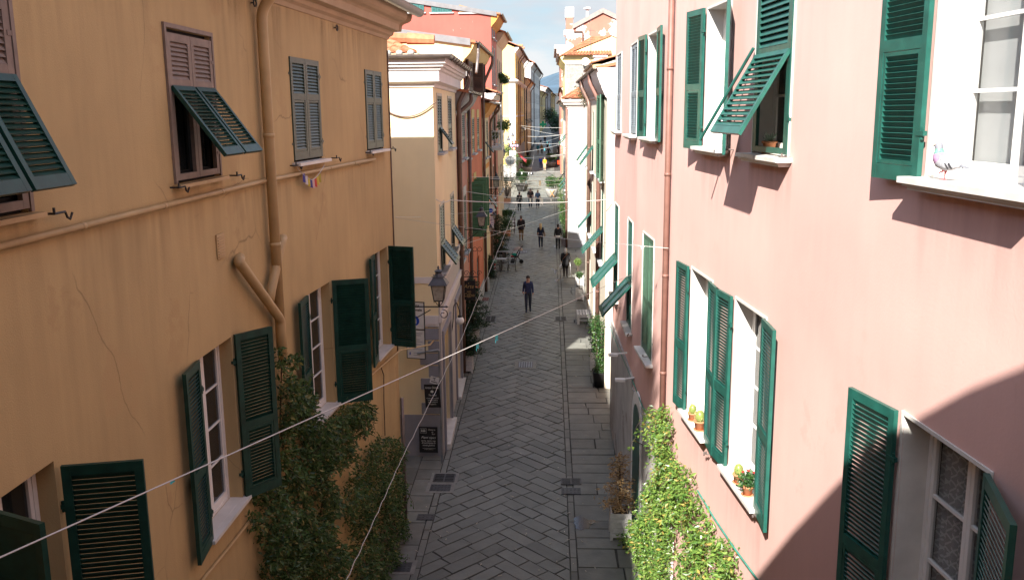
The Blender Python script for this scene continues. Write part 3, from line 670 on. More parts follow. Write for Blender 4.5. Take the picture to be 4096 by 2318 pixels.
# ================================================================ the other houses of the street
def up(p, z): return V((p.x, p.y, z))
def house(name, label, P, ang, side, L, zt, m, holes=(), depth=9, eave=.5, cove=None, covem=None, roofm=None, rise=1.6, gutter=True, sidem=None, tiles=False, sideholes=(), zb=-.5, rev=.12, mono=False, guttm=None, flash=None):
    """a house on the street line: front wall with openings, end walls with gables, roof, eaves moulding, gutter"""
    fr = Fr(P, ang, side); root = thing(name, label, 'house', fr.pt(L / 2, gz(P[1]), 0)); w = MB()
    wallholes(w, fr, 0, L, zb, zt, holes, rev)
    w.cur = 1 if sidem else 0
    n = fr.n
    def ends(u, s):
        a, b = fr.pt(u, 0), fr.pt(u, 0, -depth); mid = fr.pt(u, 0, -depth if mono else -depth / 2)
        pts = [up(a, zb), up(a, zt), up(mid, zt + rise)] + ([] if mono else [up(b, zt)]) + [up(b, zb)]
        w.face(pts if s else pts[::-1])
    sf = Fr((fr.P.x, fr.P.y), ang + 90, side)            # near end wall
    if sideholes: wallholes(w, Fr((fr.P.x, fr.P.y), ang + 90, side) if side > 0 else Fr((fr.P.x, fr.P.y), ang + 90, 1), *( (-depth, 0) if side > 0 else (0, depth)), zb, zt, sideholes, .15); w.face([fr.pt(0, zt), fr.pt(0, zt + rise, -depth if mono else -depth / 2), fr.pt(0, zt, -depth)])
    else: ends(0, 0)
    ends(L, 1); w.face([fr.pt(0, zb, -depth), fr.pt(L, zb, -depth), fr.pt(L, zt + (rise if mono else 0), -depth), fr.pt(0, zt + (rise if mono else 0), -depth)])
    w.build('wall', [m, sidem] if sidem else m, root)
    r = MB(); ov = .12; zt2 = zt + .06
    k = (rise) / (depth if mono else depth / 2)
    A, B = fr.pt(-ov, zt2 - eave * k * 0, eave), fr.pt(L + ov, zt2, eave); D = fr.pt(-ov, zt2 + rise + .02, -depth if mono else -depth / 2); C = fr.pt(L + ov, zt2 + rise + .02, -depth if mono else -depth / 2)
    if tiles: pantiles(r, A, B, C, D)
    else: r.tn = 1.05; r.face([A, B, C, D]); r.tn = .99; r.face([p + V((0, 0, -.1)) for p in (A, B, C, D)][::-1]); r.face([A, D, D + V((0, 0, -.1)), A + V((0, 0, -.1))])
    if not mono: r.tn = .9; r.face([D, C, fr.pt(L + ov, zt2, -depth), fr.pt(-ov, zt2, -depth)])
    r.build('roof', roofm or TILEA, root)
    if flash is not None:
        f = MB(); f.face([fr.pt(-.14, zt2 + .07, eave * .6), fr.pt(.5, zt2 + .09, eave * .6), fr.pt(.5, zt2 + rise + .12, -depth if mono else -depth / 2), fr.pt(-.14, zt2 + rise + .1, -depth if mono else -depth / 2)]); f.face([fr.pt(-.14, zt2 + .07, eave * .6), fr.pt(-.14, zt2 + rise + .1, -depth if mono else -depth / 2), fr.pt(-.14, zt2 + rise - .18, -depth if mono else -depth / 2), fr.pt(-.14, zt2 - .2, eave * .6)][::-1])
        f.build('roof_flashing', flash, root)
    if cove:
        c = MB(); c.sweep([(d, zt + z) for d, z in cove], [(fr.pt(0, 0), n), (fr.pt(L, 0), n)]); c.build('eaves_moulding', covem or m, root)
    if gutter:
        g = MB(); R_ = .085
        g.sweep([(eave + .06 + R_ * cos(a), zt2 - .02 + R_ * sin(a)) for a in [pi + pi * i / 6 for i in range(7)]] + [(eave + .06 + R_ * .8 * cos(a), zt2 - .02 + R_ * .8 * sin(a)) for a in [2 * pi - pi * i / 6 for i in range(7)]], [(fr.pt(-.15, 0), n), (fr.pt(L + .15, 0), n)])
        for i in range(int(L / .8) + 1): g.tube([fr.pt(.4 + i * .8, zt2 - .02, eave + .06) + V((0, 0, 0)) + (fr.n * cos(a) + V((0, 0, sin(a)))) * (R_ + .006) for a in [pi + pi * q / 6 for q in range(7)]], .012, 4)
        g.build('gutter', guttm or GUTTER, root)
    root['fr'] = 0; del root['fr']
    return root, fr
COVE = [(0, -.75), (.05, -.72), (.06, -.66), (.14, -.6), (.3, -.42), (.42, -.22), (.47, -.1), (.5, -.08), (.5, .02), (0, .02)]
CLASSIC = [(0, -.62), (.05, -.6), (.07, -.5), (.15, -.44), (.17, -.34), (.3, -.3), (.33, -.18), (.42, -.12), (.46, -.02), (.46, .03), (0, .03)]
FADED = MATS['faded_green_paint']; DKGREEN = mat('blackish_green_paint', (.02, .045, .035), .4, .2, 6, bump=.04)
BROWN = mat('brown_paint', (.09, .055, .04), .5, .2, 6, bump=.05); SILLM = mat('grey_sill', (.4, .4, .4), .7, .15, 5, bump=.05); PALEF = mat('pale_frame', (.48, .44, .36), .7, .1, 6, bump=.03)
def rwin(root, fr, h, m=DKGREEN, mode='closed', fl=38, trimm=PALEF, pitch=.085, sill=True, lint=0.):
    a, b, c, d = h[:4]; k = MB(); k.fbox(fr, a + .01, b - .01, c + .01, d - .01, -.11, -.1)
    if mode != 'closed': k.build('window', DARK, root)
    if trimm:
        t = MB()
        for A, B, C, D in ((a - .07, a, c, d), (b, b + .07, c, d), (a - .07, b + .07, d + .0005, d + .08 + lint)): t.fbox(fr, A, B, C, D, .003, .022)
        t.build('window_surround', trimm, root)
    if sill: s = MB(); s.fbox(fr, a - .12, b + .12, c - .07, c - .001, .002, .17); s.build('sill', SILLM, root)
    hw = (b - a) / 2 - .008
    for i, (hg, u) in enumerate((('a', a + .004), ('b', b - .004))):
        if mode == 'open': shutter(root, fr, hg, u, c, d, hw, 168 if i else 165, m, d=.05, hinges=False, pitch=pitch, st=.07)
        elif mode == 'ajar': shutter(root, fr, hg, u, c, d, hw, 95, m, d=.03, hinges=False, pitch=pitch, st=.07)
        elif mode in ('flap', 'flap1', 'flap2') and (mode == 'flap' or mode == 'flap%d' % (i + 1)): shutter(root, fr, hg, u, c, d, hw, 0, m, d=-.02, flap=radians(fl), hinges=False, pitch=pitch, st=.07)
        else: shutter(root, fr, hg, u, c, d, hw, 0, m, d=-.02, hinges=False, pitch=pitch, st=.07)
def grid(us, w, v0, v1): return [(u - w / 2, u + w / 2, v0, v1) for u in us]
# ---- pale yellow corner house (shops below) -------------------------------------------------
CREAM = mat('cream_yellow_stucco', (.74, .6, .37), .85, .06, .7, streak=.08, bump=.14, bs=60)
WHITEP = mat('white_cornice_plaster', (.62, .57, .55), .7, .06, 2, streak=.2, bump=.06)
STONEG = mat('grey_rustication', (.25, .245, .27), .8, .08, 3, streak=.1, bump=.12)
corner = thing('yellow_corner_house', 'yellow corner house with white cornice, grey corner stones and two shop doors', 'house', (-3.18, 25.1, gz(25.1)))
C2 = Fr((-3.18, 25.1), -1.36, 1); S2 = Fr((-3.18, 25.1), 90, 1); L2 = 7.7
hC = [(1.0, 2.3, 9.4, 11.0), (4.5, 5.85, 9.38, 10.98), (.95, 2.35, 5.9, 7.84), (4.7, 6.0, 5.95, 7.8), (.55, 2.8, .3, 4.1, .4), (5.1, 7.3, .3, 4.1, .4)]
w = MB(); wallholes(w, C2, 0, L2, -.5, 11.9, hC, .13); w.face([S2.pt(-9, -.5), S2.pt(0, -.5), S2.pt(0, 11.9), S2.pt(-9, 11.9)])
e = C2.pt(L2, 0); w.face([up(e, -.5), up(e + V((-9, 0, 0)), -.5), up(e + V((-9, 0, 0)), 11.9), up(e, 11.9)]); w.face([up(S2.pt(-9, 0), -.5), up(S2.pt(-9, 0), 11.9), up(e + V((-9, 0, 0)), 11.9), up(e + V((-9, 0, 0)), -.5)])
w.build('wall', CREAM, corner)
prof2 = [(-.02, 11.2), (.04, 11.22), (.06, 11.3), (.16, 11.34), (.2, 11.36), (.2, 11.62), (.25, 11.66), (.27, 11.72), (.33, 11.74), (.35, 11.8), (.4, 11.82), (.4, 12.0), (-.02, 12.02)]
pc = [(S2.pt(-9, 0), S2.n), (C2.pt(0, 0), (C2.n + S2.n)), (C2.pt(L2, 0), C2.n), ]
c = MB(); c.sweep(prof2, pc); c.sweep(prof2, [(C2.pt(L2, 0), C2.n + C2.t), (C2.pt(L2, 0) - C2.n * 3, C2.t)]); c.build('cornice', WHITEP, corner)
gpf = [(.5 + .1 * cos(a), 12.05 + .1 * sin(a)) for a in [pi + pi * i / 8 for i in range(9)]] + [(.5 + .085 * cos(a), 12.05 + .085 * sin(a)) for a in [2 * pi - pi * i / 8 for i in range(9)]]
g = MB(); g.sweep(gpf, [(S2.pt(-9, 0), S2.n), (C2.pt(0, 0), (C2.n + S2.n)), (C2.pt(L2 + .4, 0), C2.n)])
for i in range(9): u = .3 + i * .85; g.tube([C2.pt(u, 12.05, .5) + (C2.n * cos(a) + V((0, 0, sin(a)))) * .108 for a in [pi + pi * q / 6 for q in range(7)]], .014, 4)
g.build('gutter', GUTTER, corner)
# low hipped roof: tiles towards the side street, a mortared verge, ridge tiles
r = MB(); pantiles(r, S2.pt(-6.5, 12.08, .38), S2.pt(-.3, 12.08, .38), S2.pt(-1.5, 12.62, -1.6), S2.pt(-6.5, 12.86, -1.6), pitch=.3, r=.12, seg=.5)
r.tn = .95; r.face([S2.pt(-.3, 12.08, .38), C2.pt(L2, 12.08, .38), C2.pt(L2, 12.8, -2), S2.pt(-1.5, 12.62, -1.6)])
for i in range(9):
    a, b = S2.pt(-6.5 + i * .7, 12.9 - i * .035, -1.6), S2.pt(-6.5 + i * .7 + .78, 12.86 - i * .035, -1.6); r.tn = RND.uniform(.85, 1.2); r.tube([a, b], [.17, .14], 8)
r.build('roof', TILEA, corner)
mo = MB()
for i in range(20): mo.ell(S2.pt(-6.4 + i * .31, 12.1, .4), (.1, .07, .08), 8, 5)
mo.build('roof_mortar', mat('roof_mortar', (.33, .31, .28), .9, .3, 8, bump=.3), corner)
b = MB(); b.fbox(S2, -9, -.002, 5.78, 5.96, .002, .02); b.build('wall_band', WHITEP, corner)
b = MB(); b.fbox(S2, -.9, -.002, 4.6, 4.84, .003, .06); b.fbox(C2, 0, L2, 4.62, 4.86, .003, .1); b.fbox(C2, 0, L2, 5.6, 5.78, .003, .07); b.fbox(S2, -.9, .0, 4.53, 4.6, .002, .04); b.build('shop_cornice', WHITEP, corner)
q = MB(); z = 1.9; i = 0
while z < 4.5:
    wd_ = .5 if i % 2 == 0 else .26
    q.fbox(S2, -.06 - wd_, -.0, z + .012, z + .345, .003, .03); z += .37; i += 1
q.build('corner_stones', STONEG, corner)
b = MB(); b.fbox(S2, -9, -.01, -.3, 1.88, .002, .025); b.build('dado', STONEG, corner)
sf = mat('shopfront_plaster', (.42, .39, .37), .7, .06, 2, streak=.12, bump=.06)
b = MB()
for u0, u1 in ((.02, .53), (2.82, 5.08), (7.32, L2)): b.fbox(C2, u0, u1, -.3, 4.6, .003, .05)
b.fbox(C2, .53, 2.82, 4.12, 4.6, .003, .05); b.fbox(C2, 5.08, 7.32, 4.12, 4.6, .003, .05); b.fbox(C2, 0, L2, 4.87, 5.59, .003, .04); b.build('shopfront_facing', sf, corner)
b = MB()
for h in hC[4:]:
    for A, B, C, D in ((h[0] - .2, h[0], -.2, 4.3), (h[1], h[1] + .2, -.2, 4.3), (h[0], h[1], 4.1, 4.3)): b.fbox(C2, A, B, C, D, .051, .11)
b.build('door_surround', STONEG, corner)
for h in hC[4:]:
    d_ = MB(); d_.fbox(C2, h[0] + .02, h[1] - .02, .35, 3.3, -.36, -.3); d_.build('shop_door', GLASS, corner); s = MB(); s.fbox(C2, h[0] - .1, h[1] + .1, gz(28) - .1, gz(28) + .12, -.38, .22); s.build('threshold', MARBLE, corner)
rwin(corner, C2, hC[0], DKGREEN, 'flap2', 36); rwin(corner, C2, hC[1], DKGREEN, 'closed'); rwin(corner, C2, hC[2], DKGREEN, 'flap'); rwin(corner, C2, hC[3], DKGREEN, 'flap', 33)
for h in hC[:4]: hook(corner, C2, *0 or (2000, 2000)) if False else None
downpipe(corner, bendpts([C2.pt(L2 + .2, 12.0, .5), C2.pt(L2 + .2, 11.55, .5), C2.pt(L2 + .05, 10.9, .12), C2.pt(L2 + .05, .9, .12)], .2), .075, COPPER)
lp = MB(); lp.tube([S2.pt(-1.5 + i * .1, 10.75 - .32 * (1 - (i / 7.5 - 1) ** 2), .06) for i in range(16)], .02, 6); lp.tube([S2.pt(0, 10.76, .05), S2.pt(.1, 10.8, .08)], .015, 5); lp.build('cable', COPPER, corner)
# ---- narrow pink house ---------------------------------------------------------------------
PINK3 = mat('dusty_pink_stucco', (.5, .23, .18), .85, .08, .8, streak=.15, bump=.14)
h3 = [(.75, 2.0, 8.75, 10.5), (3.1, 4.3, 8.75, 10.5), (.75, 2.0, 4.95, 7.25), (3.1, 4.3, 4.95, 7.25), (1.0, 2.2, .6, 3.4), (3.2, 4.6, .6, 3.4)]
p3, f3 = house('narrow_pink_house', 'narrow dusty pink house with pale window surrounds between yellow and red houses', (-3.42, 32.9), -.6, 1, 5.4, 11.25, PINK3, h3, 8, .55, COVE, GREYP, rise=.8)
for i, h in enumerate(h3[:4]): rwin(p3, f3, h, DKGREEN, 'closed', lint=.28, trimm=mat('pale_lintel', (.5, .46, .44), .8, .1, 4))
for h in h3[4:]: d_ = MB(); d_.fbox(f3, h[0] + .01, h[1] - .01, h[2], h[3], -.11, -.06); d_.build('door', mat('dark_wood_door', (.05, .035, .03), .6, .3, 5, bump=.1), p3)
downpipe(p3, bendpts([f3.pt(.3, 11.2, .6), f3.pt(.3, 10.9, .6), f3.pt(.15, 10.5, .12), f3.pt(.15, .9, .12)], .2), .07, COPPER)
downpipe(p3, [f3.pt(5.3, 11, .12), f3.pt(5.3, .9, .12)], .075, COPPER)
# ---- red house, green shutters, yellow eaves ------------------------------------------------
RED4 = mat('brick_red_stucco', (.52, .145, .075), .85, .1, .7, streak=.2, bump=.15)
PALEY = mat('pale_yellow_stucco', (.64, .56, .34), .85, .08, .8, streak=.3, bump=.12)
h4 = [(.5, 1.7, 8.6, 10.3), (3.5, 4.7, 8.7, 10.3), (6.3, 7.4, 8.75, 10.3), (1.2, 2.5, 5.2, 7.5), (4.0, 5.2, 5.2, 7.5), (.9, 2.0, 11.45, 12.7), (3.6, 4.7, 11.45, 12.7), (6.4, 7.4, 11.45, 12.7), (1.0, 2.4, .8, 3.6), (5, 6.4, .8, 3.6)]
r4, f4 = house('red_house', 'brick red house with yellow eaves and open green shutters on its first floor', (-3.55, 38.0), .3, 1, 9.2, 13.35, RED4, h4, 8.5, .55, COVE, YELLOW, rise=1.25, sidem=PALEY, mono=True, flash=mat('lead_flashing', (.15, .145, .15), .5, .15, 3, bump=.1, metal=.2))
LINT = mat('yellow_lintel', (.5, .36, .14), .8, .1, 4)
for i, h in enumerate(h4[:3]): rwin(r4, f4, h, DKGREEN, 'closed', lint=.3, trimm=LINT)
for h in h4[3:5]: rwin(r4, f4, h, mat('reflection_paled_green_paint', (.07, .17, .085), .45, .15, 6, bump=.04), 'ajar', trimm=LINT, lint=.2, pitch=.12)  # green made paler to carry the light reflected off the slats
for i, h in enumerate(h4[5:8]): rwin(r4, f4, h, BROWN, 'ajar' if i == 1 else 'open', trimm=GREYP)
for h in h4[8:]: d_ = MB(); d_.fbox(f4, h[0] + .01, h[1] - .01, h[2], h[3], -.11, -.06); d_.build('door', MATS['dark_wood_door'], r4)
downpipe(r4, bendpts([f4.pt(.2, 13.3, .62), f4.pt(.2, 12.9, .62), f4.pt(-.6, 12.1, .6)], .1), .06, GUTTER)
downpipe(r4, bendpts([f4.pt(9, 13.3, .62), f4.pt(9, 13.0, .62), f4.pt(9.1, 11.9, .12), f4.pt(9.1, 1.2, .12)], .3), .075, COPPER)
b = MB(); b.fbox(f4, 0, 9.2, -.2, 1.9, .003, .03); b.build('dado', GREYP, r4)
# ---- small cream house, orange eaves --------------------------------------------------------
CREAM5 = mat('cream_stucco', (.58, .49, .33), .85, .06, .8, streak=.12, bump=.12)
ORE = mat('orange_eaves', (.55, .25, .06), .8, .1, 2, bump=.1)
h5 = [(1.2, 2.5, 8.15, 10.1), (3.6, 4.8, 8.1, 10.1), (1.2, 2.5, 5.0, 7.1), (3.6, 4.8, 5.0, 7.1), (1.4, 2.6, 1, 3.6)]
b5, f5 = house('small_cream_house', 'small cream house under deep orange eaves next to the brick red house', (-3.48, 47.3), -.5, 1, 5.6, 11.0, CREAM5, h5, 8, .6, COVE, ORE, rise=1.0, tiles=True)
rwin(b5, f5, h5[0], DKGREEN, 'flap2', trimm=None); rwin(b5, f5, h5[1], DKGREEN, 'closed', trimm=None); rwin(b5, f5, h5[2], DKGREEN, 'flap', trimm=None); rwin(b5, f5, h5[3], DKGREEN, 'flap', trimm=None)
b = MB(); b.fbox(f5, 0, 5.6, 7.5, 7.75, .003, .012); b.fbox(f5, .1, .9, 3.9, 5.0, .003, .012); b.build('wall_band', ORE, b5)
downpipe(b5, bendpts([f5.pt(5.3, 11, .65), f5.pt(5.3, 10.7, .65), f5.pt(5.4, 10.1, .12), f5.pt(5.4, 1.3, .12)], .25), .07, COPPER)
# ---- house with the balcony -----------------------------------------------------------------
h6 = [(1.2, 2.2, 8.65, 10.9), (4.2, 5.2, 9.0, 10.9), (1.4, 2.8, 5.2, 7.2), (4.2, 5.4, 5.2, 7.2), (1.5, 2.9, 1.3, 4.0), (4.2, 5.6, 1.3, 4.0)]
b6, f6 = house('balcony_house', 'pink house with a tiled hip roof and a white iron balcony', (-3.55, 53), -.6, 1, 5.4, 11.6, PINK3, h6, 8, .5, CLASSIC, WHITEP, rise=1.5, tiles=True, sidem=WHITEP)
for h in h6[1:4]: rwin(b6, f6, h, BROWN, 'closed')
for h in (h6[0], *h6[4:]): d_ = MB(); d_.fbox(f6, h[0] + .01, h[1] - .01, h[2], h[3], -.11, -.06); d_.build('door', MATS['dark_wood_door'], b6)
bk = MB(); bk.fbox(f6, .3, 3.9, 8.36, 8.52, -.02, .78)
ba = bk.build('balcony', mat('balcony_stone', (.5, .5, .48), .7, .15, 4, streak=.2, bump=.1), b6)
rl = MB()
def rail(a, b_, n):
    for z in (8.62, 9.42): rl.tube([f6.pt(*a[:1], z, a[1]), f6.pt(*b_[:1], z, b_[1])], .018, 5)
    for i in range(n + 1):
        t = i / n; u, d_ = a[0] + (b_[0] - a[0]) * t, a[1] + (b_[1] - a[1]) * t; rl.tube([f6.pt(u, 8.52, d_), f6.pt(u, 9.42, d_)], .011, 5)
        if i < n:
            u2, d2 = a[0] + (b_[0] - a[0]) * (i + 1) / n, a[1] + (b_[1] - a[1]) * (i + 1) / n
            rl.tube([f6.pt(u + (u2 - u) * (.5 + .5 * sin(q * .7)), 8.7 + q * .055, d_ + (d2 - d_) * (.5 + .5 * sin(q * .7))) for q in range(12)], .008, 4)
rail((.35, .74), (3.85, .74), 12); rail((.35, .02), (.35, .74), 4); rail((3.85, .02), (3.85, .74), 4)
rl.build('railing', mat('white_iron', (.55, .56, .56), .5, .1, 5), ba)
fr_ = MB(); fr_.tube(bendpts([f6.pt(.35, 11.1, .02), f6.pt(.35, 11.1, .72), f6.pt(.35, 8.5, .74)], .15), .028, 6); fr_.build('awning_frame', mat('white_iron', (.55,) * 3), ba)
downpipe(b6, bendpts([f6.pt(5.2, 11.6, .55), f6.pt(5.2, 11.3, .55), f6.pt(5.3, 10.6, .12), f6.pt(5.3, 1.5, .12)], .25), .07, COPPER)
# ---- tall red house behind, teal attic shutters ---------------------------------------------
REDB = mat('faded_red_stucco', (.34, .083, .064), .85, .1, .5, streak=.16, bump=.15, patch=(.62, .5, .42), pthr=.665, pscale=.9)
TEAL = mat('teal_paint', (.02, .1, .095), .45, .12, 6, bump=.04)
SB = Fr((-3.65, 58.5), 90, 1)
def sbx(x0, y0, x1, y1): a = SB.uv(x0, y0); b_ = SB.uv(x1, y1); return (a[0], b_[0], b_[1], a[1])
t1, t2 = sbx(1724, 4, 1808, 51), sbx(1606, -20, 1697, 51); wq = sbx(1836, 20, 1919, 49)
hb = [(.5, 1.3, 12.3, 14.6), (2.6, 3.4, 12.3, 14.6), (.5, 1.3, 15.2, 16.2), (2.6, 3.4, 15.2, 16.2), (.5, 1.3, 8.5, 10.6), (2.6, 3.4, 8.5, 10.6)]
rb, fb = house('tall_red_house', 'tall faded red house whose sunny end wall has teal attic shutters', (-3.65, 58.5), .2, 1, 5.2, 16.55, mat('deep_red_stucco', (.42, .13, .1), .85, .1, .7, streak=.15), hb, 14, .6, COVE, ORE, rise=2.35, sidem=REDB, mono=True, flash=MATS['lead_flashing'])
for h in hb: rwin(rb, fb, h, GREY_SH, 'closed')
for T, slope in ((t1, 1), (t2, 1)):
    n = 4
    for i in range(n):
        a = T[0] + (T[1] - T[0]) * i / n; b_ = T[0] + (T[1] - T[0]) * (i + 1) / n; zt = T[3] - (.12 + .3 * (a - T[0]) / (T[1] - T[0]) if T is t1 else 0)
        f = MB(); f.fbox(SB, a + .01, b_ - .01, T[2] + .03, zt, .02, .06)
        z = T[2] + .12
        while z < zt - .12: f.fbox(SB, a + .1, b_ - .1, z, z + .035, .055, .085); z += .085
        f.build('shutter', TEAL, rb)
    s = MB(); s.fbox(SB, T[0] - .1, T[1] + .1, T[2] - .05, T[2] + .02, .003, .1); s.build('sill', SILLM, rb)
tw = MB(); a, b_, c, d = wq; tw.idx([SB.pt(a, c, .05), SB.pt(b_, c, .05), SB.pt(b_, c + .12, .05), SB.pt(a, d, .05)], [(0, 1, 2, 3)])
wn = tw.build('window', mat('window_timber', (.3, .16, .07), .6, .1, 8), rb)
gl = MB()
for s, e_ in ((.07, .5), (.56, .93)): ua, ub = a + (b_ - a) * s, a + (b_ - a) * e_; gl.idx([SB.pt(ua, c + .07, .056), SB.pt(ub, c + .07, .056), SB.pt(ub, max(c + .1, d - (d - c) * e_ * .95 - .05), .056), SB.pt(ua, d - (d - c) * s * .95 - .06, .056)], [(0, 1, 2, 3)])
gl.build('pane', GLASS, wn)
s = MB(); s.fbox(SB, a - .05, b_ + .05, c - .1, c - .01, .003, .1); s.build('sill', SILLM, wn)
# ---- beige house, then the tall yellow one over the crossing -----------------------------------
BEIGE = mat('beige_stucco', (.52, .38, .26), .85, .08, .7, streak=.15)
h7 = grid((1.2, 3.4, 5.6), .9, 12, 14.2) + grid((1.2, 3.4, 5.6), .9, 8.3, 10.4) + grid((1.2, 3.4, 5.6), .9, 4.8, 6.8)
b7, f7 = house('beige_house', 'beige house with long dark red shutters beyond the tall red house', (-3.63, 63.8), .1, 1, 7.5, 15.9, BEIGE, h7, 9, .65, COVE, BEIGE, rise=1.6)
for h in h7: rwin(b7, f7, h, BROWN, 'closed', trimm=None)
YEL7 = mat('lemon_stucco', (.66, .48, .19), .85, .05, .6, streak=.1)
h8 = grid((4, 9, 13, 17, 21), 1.1, 15, 17.1) + grid((4, 9, 13, 17, 21), 1.1, 10.6, 12.8) + grid((4, 9, 13, 17, 21), 1.1, 7.1, 9.3)
b8, f8 = house('tall_yellow_house', 'tall lemon yellow house with a white band, its end wall blazing in the sun', (-4.15, 112), .6, 1, 28, 18.2, YEL7, h8, 10, .7, CLASSIC, WHITEP, rise=2.2, tiles=True)
for h in h8: rwin(b8, f8, h, DKGREEN, 'closed', sill=True, trimm=None)
b = MB(); S8 = Fr((-4.15, 112), 90, 1); b.fbox(f8, 0, 28, 10.0, 10.2, .003, .05); b.fbox(S8, -10, 0, 10.0, 10.2, .003, .05); b.sweep([(0, 14.0), (.1, 14.05), (.35, 14.25), (.4, 14.4), (0, 14.55)], [(S8.pt(-10, 0), S8.n), (S8.pt(0, 0), S8.n + f8.n), (f8.pt(28, 0), f8.n)]); b.fbox(S8, -.75, -.004, 3.4, 14, .004, .03); b.build('wall_band', WHITEP, b8)
b = MB(); b.fbox(f8, 0, 28, 2, 6.3, .004, .04); b.fbox(S8, -10, 0, 2, 4.2, .005, .04); b.build('stone_base', GREYP, b8)
for u in (6.5, 11, 26): downpipe(b8, bendpts([f8.pt(u, 18.1, .75), f8.pt(u, 17.8, .75), f8.pt(u, 17, .12), f8.pt(u, 6.2, .12)], .3), .07, COPPER)
aw = MB(); A_ = [f8.pt(1.5, 5.6, .1), f8.pt(4.2, 5.6, .1), f8.pt(4.2, 4.7, 1.2), f8.pt(1.5, 4.7, 1.2)]; aw.face(A_); aw.face([A_[3], A_[2], A_[2] + V((0, 0, -.35)), A_[3] + V((0, 0, -.35))]); aw.face([A_[0], A_[3], A_[3] + V((0, 0, -.35))]); o = aw.build('awning', mat('red_awning', (.3, .03, .035), .8, .1, 4), b8)
# ---- the far row -------------------------------------------------------------------------------
far = [('peach_house', 'peach house with a row of narrow windows after the tall yellow house', (-3.9, 141), .8, 29, 15.6, (.52, .3, .17), 6, 1.3),
       ('white_gable_house', 'white house with a plain sunny gable and two chimneys far down the street', (-3.5, 171), 1.15, 54, 19.5, (.6, .57, .52), 9, 3),
       ('far_yellow_house', 'small yellow house with a bright end wall far down the street', (-2.35, 226), 1.6, 39, 15.6, (.6, .45, .2), 7, 1.2),
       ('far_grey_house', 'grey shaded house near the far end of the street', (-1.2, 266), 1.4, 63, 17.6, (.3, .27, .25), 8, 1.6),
       ('far_ochre_house', 'ochre house closing the far end of the street', (.35, 330), 1.7, 60, 17.4, (.5, .33, .13), 8, 1.4)]
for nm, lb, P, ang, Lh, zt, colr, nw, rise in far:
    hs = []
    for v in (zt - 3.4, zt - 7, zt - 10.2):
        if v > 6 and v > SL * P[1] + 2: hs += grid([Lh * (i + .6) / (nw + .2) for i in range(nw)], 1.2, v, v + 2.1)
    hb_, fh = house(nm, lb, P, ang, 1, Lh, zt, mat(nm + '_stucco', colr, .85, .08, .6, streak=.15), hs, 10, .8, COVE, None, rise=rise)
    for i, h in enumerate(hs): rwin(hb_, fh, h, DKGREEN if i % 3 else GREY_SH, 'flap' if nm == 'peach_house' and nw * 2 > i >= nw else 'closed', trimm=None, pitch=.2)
    for u in (Lh * .25, Lh * .96): downpipe(hb_, bendpts([fh.pt(u, zt, .8), fh.pt(u, zt - .4, .8), fh.pt(u, zt - 1.2, .12), fh.pt(u, gz(P[1]) + .2, .12)], .4), .09, COPPER, clips=False)
    if nm == 'white_gable_house':
        c = MB()
        for u, d_ in ((3, -2.2), (9, -2.2)): c.fbox(fh, u, u + 1.2, zt + 1, zt + 3.2, d_ - .5, d_ + .5)
        ch = c.build('chimney', WHITEP, hb_); c = MB()
        for u, d_ in ((3, -2.2), (9, -2.2)): c.fbox(fh, u - .15, u + 1.35, zt + 3.2, zt + 3.5, d_ - .65, d_ + .65)
        c.build('chimney_cap', TILE, ch)
# ================================================================ right side, beyond the pink house
WARMW = mat('warm_white_stucco', (.6, .54, .44), .85, .06, .8, streak=.15, bump=.12)
R2L = 14.6
h2 = [(1.1, 2.3, 8.1, 11.1), (3.6, 4.7, 8.1, 11.0), (7.6, 8.7, 8.0, 10.5), (11, 12, 8, 10.5), (1.2, 2.4, 5.1, 7.9), (5.0, 6.1, 5.0, 7.3), (8.6, 9.7, 5.1, 7.4), (11.6, 12.6, 5.0, 7.2), (5.6, 7.4, .9, 3.8), (9.4, 11.4, 1.0, 3.8)]
r2, f2 = house('cream_house', 'cream house with a deep coved cornice and teal shutters after the pink house', (1.95, 31.25), -.5, -1, R2L, 11.95, WARMW, h2, 9, .38, [(d * .8, z * 1.25) for d, z in COVE], WHITEP, rise=.9, guttm=GUTTER, rev=.14)
rwin(r2, f2, h2[0], FADED, 'open'); rwin(r2, f2, h2[1], FADED, 'closed'); rwin(r2, f2, h2[2], GREEN_R, 'flap', 36); rwin(r2, f2, h2[3], GREEN_R, 'flap', 36)
rwin(r2, f2, h2[4], GREEN_R, 'flap', 42); rwin(r2, f2, h2[5], GREEN_R, 'closed'); rwin(r2, f2, h2[6], GREEN_R, 'flap2', 40); rwin(r2, f2, h2[7], GREEN_R, 'closed')
for h in h2[8:]: d_ = MB(); d_.fbox(f2, h[0] + .01, h[1] - .01, h[2], h[3], -.13, -.08); d_.build('door', GREYP, r2)
for u in (3.0, 9.9): downpipe(r2, bendpts([f2.pt(u + .6, 11.95, .42), f2.pt(u + .6, 11.6, .42), f2.pt(u, 10.9, .1), f2.pt(u, 2.0, .1)], .25), .075, PIPE_R if u < 5 else COPPER)
S2b = Fr((1.95, 31.25), 89.5, 1)
b = MB(); b.sweep([(0, 10.95), (.06, 11.0), (.2, 11.3), (.3, 11.7), (.36, 11.95), (0, 11.97)], [(S2b.pt(0, 0), S2b.n * .35 + f2.n), (S2b.pt(0, 0) + S2b.t * 5, S2b.n * .35)]); b.build('cornice_return', WHITEP, r2)
pn = MB(); pn.fbox(f2, 3.6, 5.2, 1.0, 4.2, .003, .03); pn.build('yellow_panel', mat('yellow_panel', (.62, .5, .08), .6, .05, 3), r2)
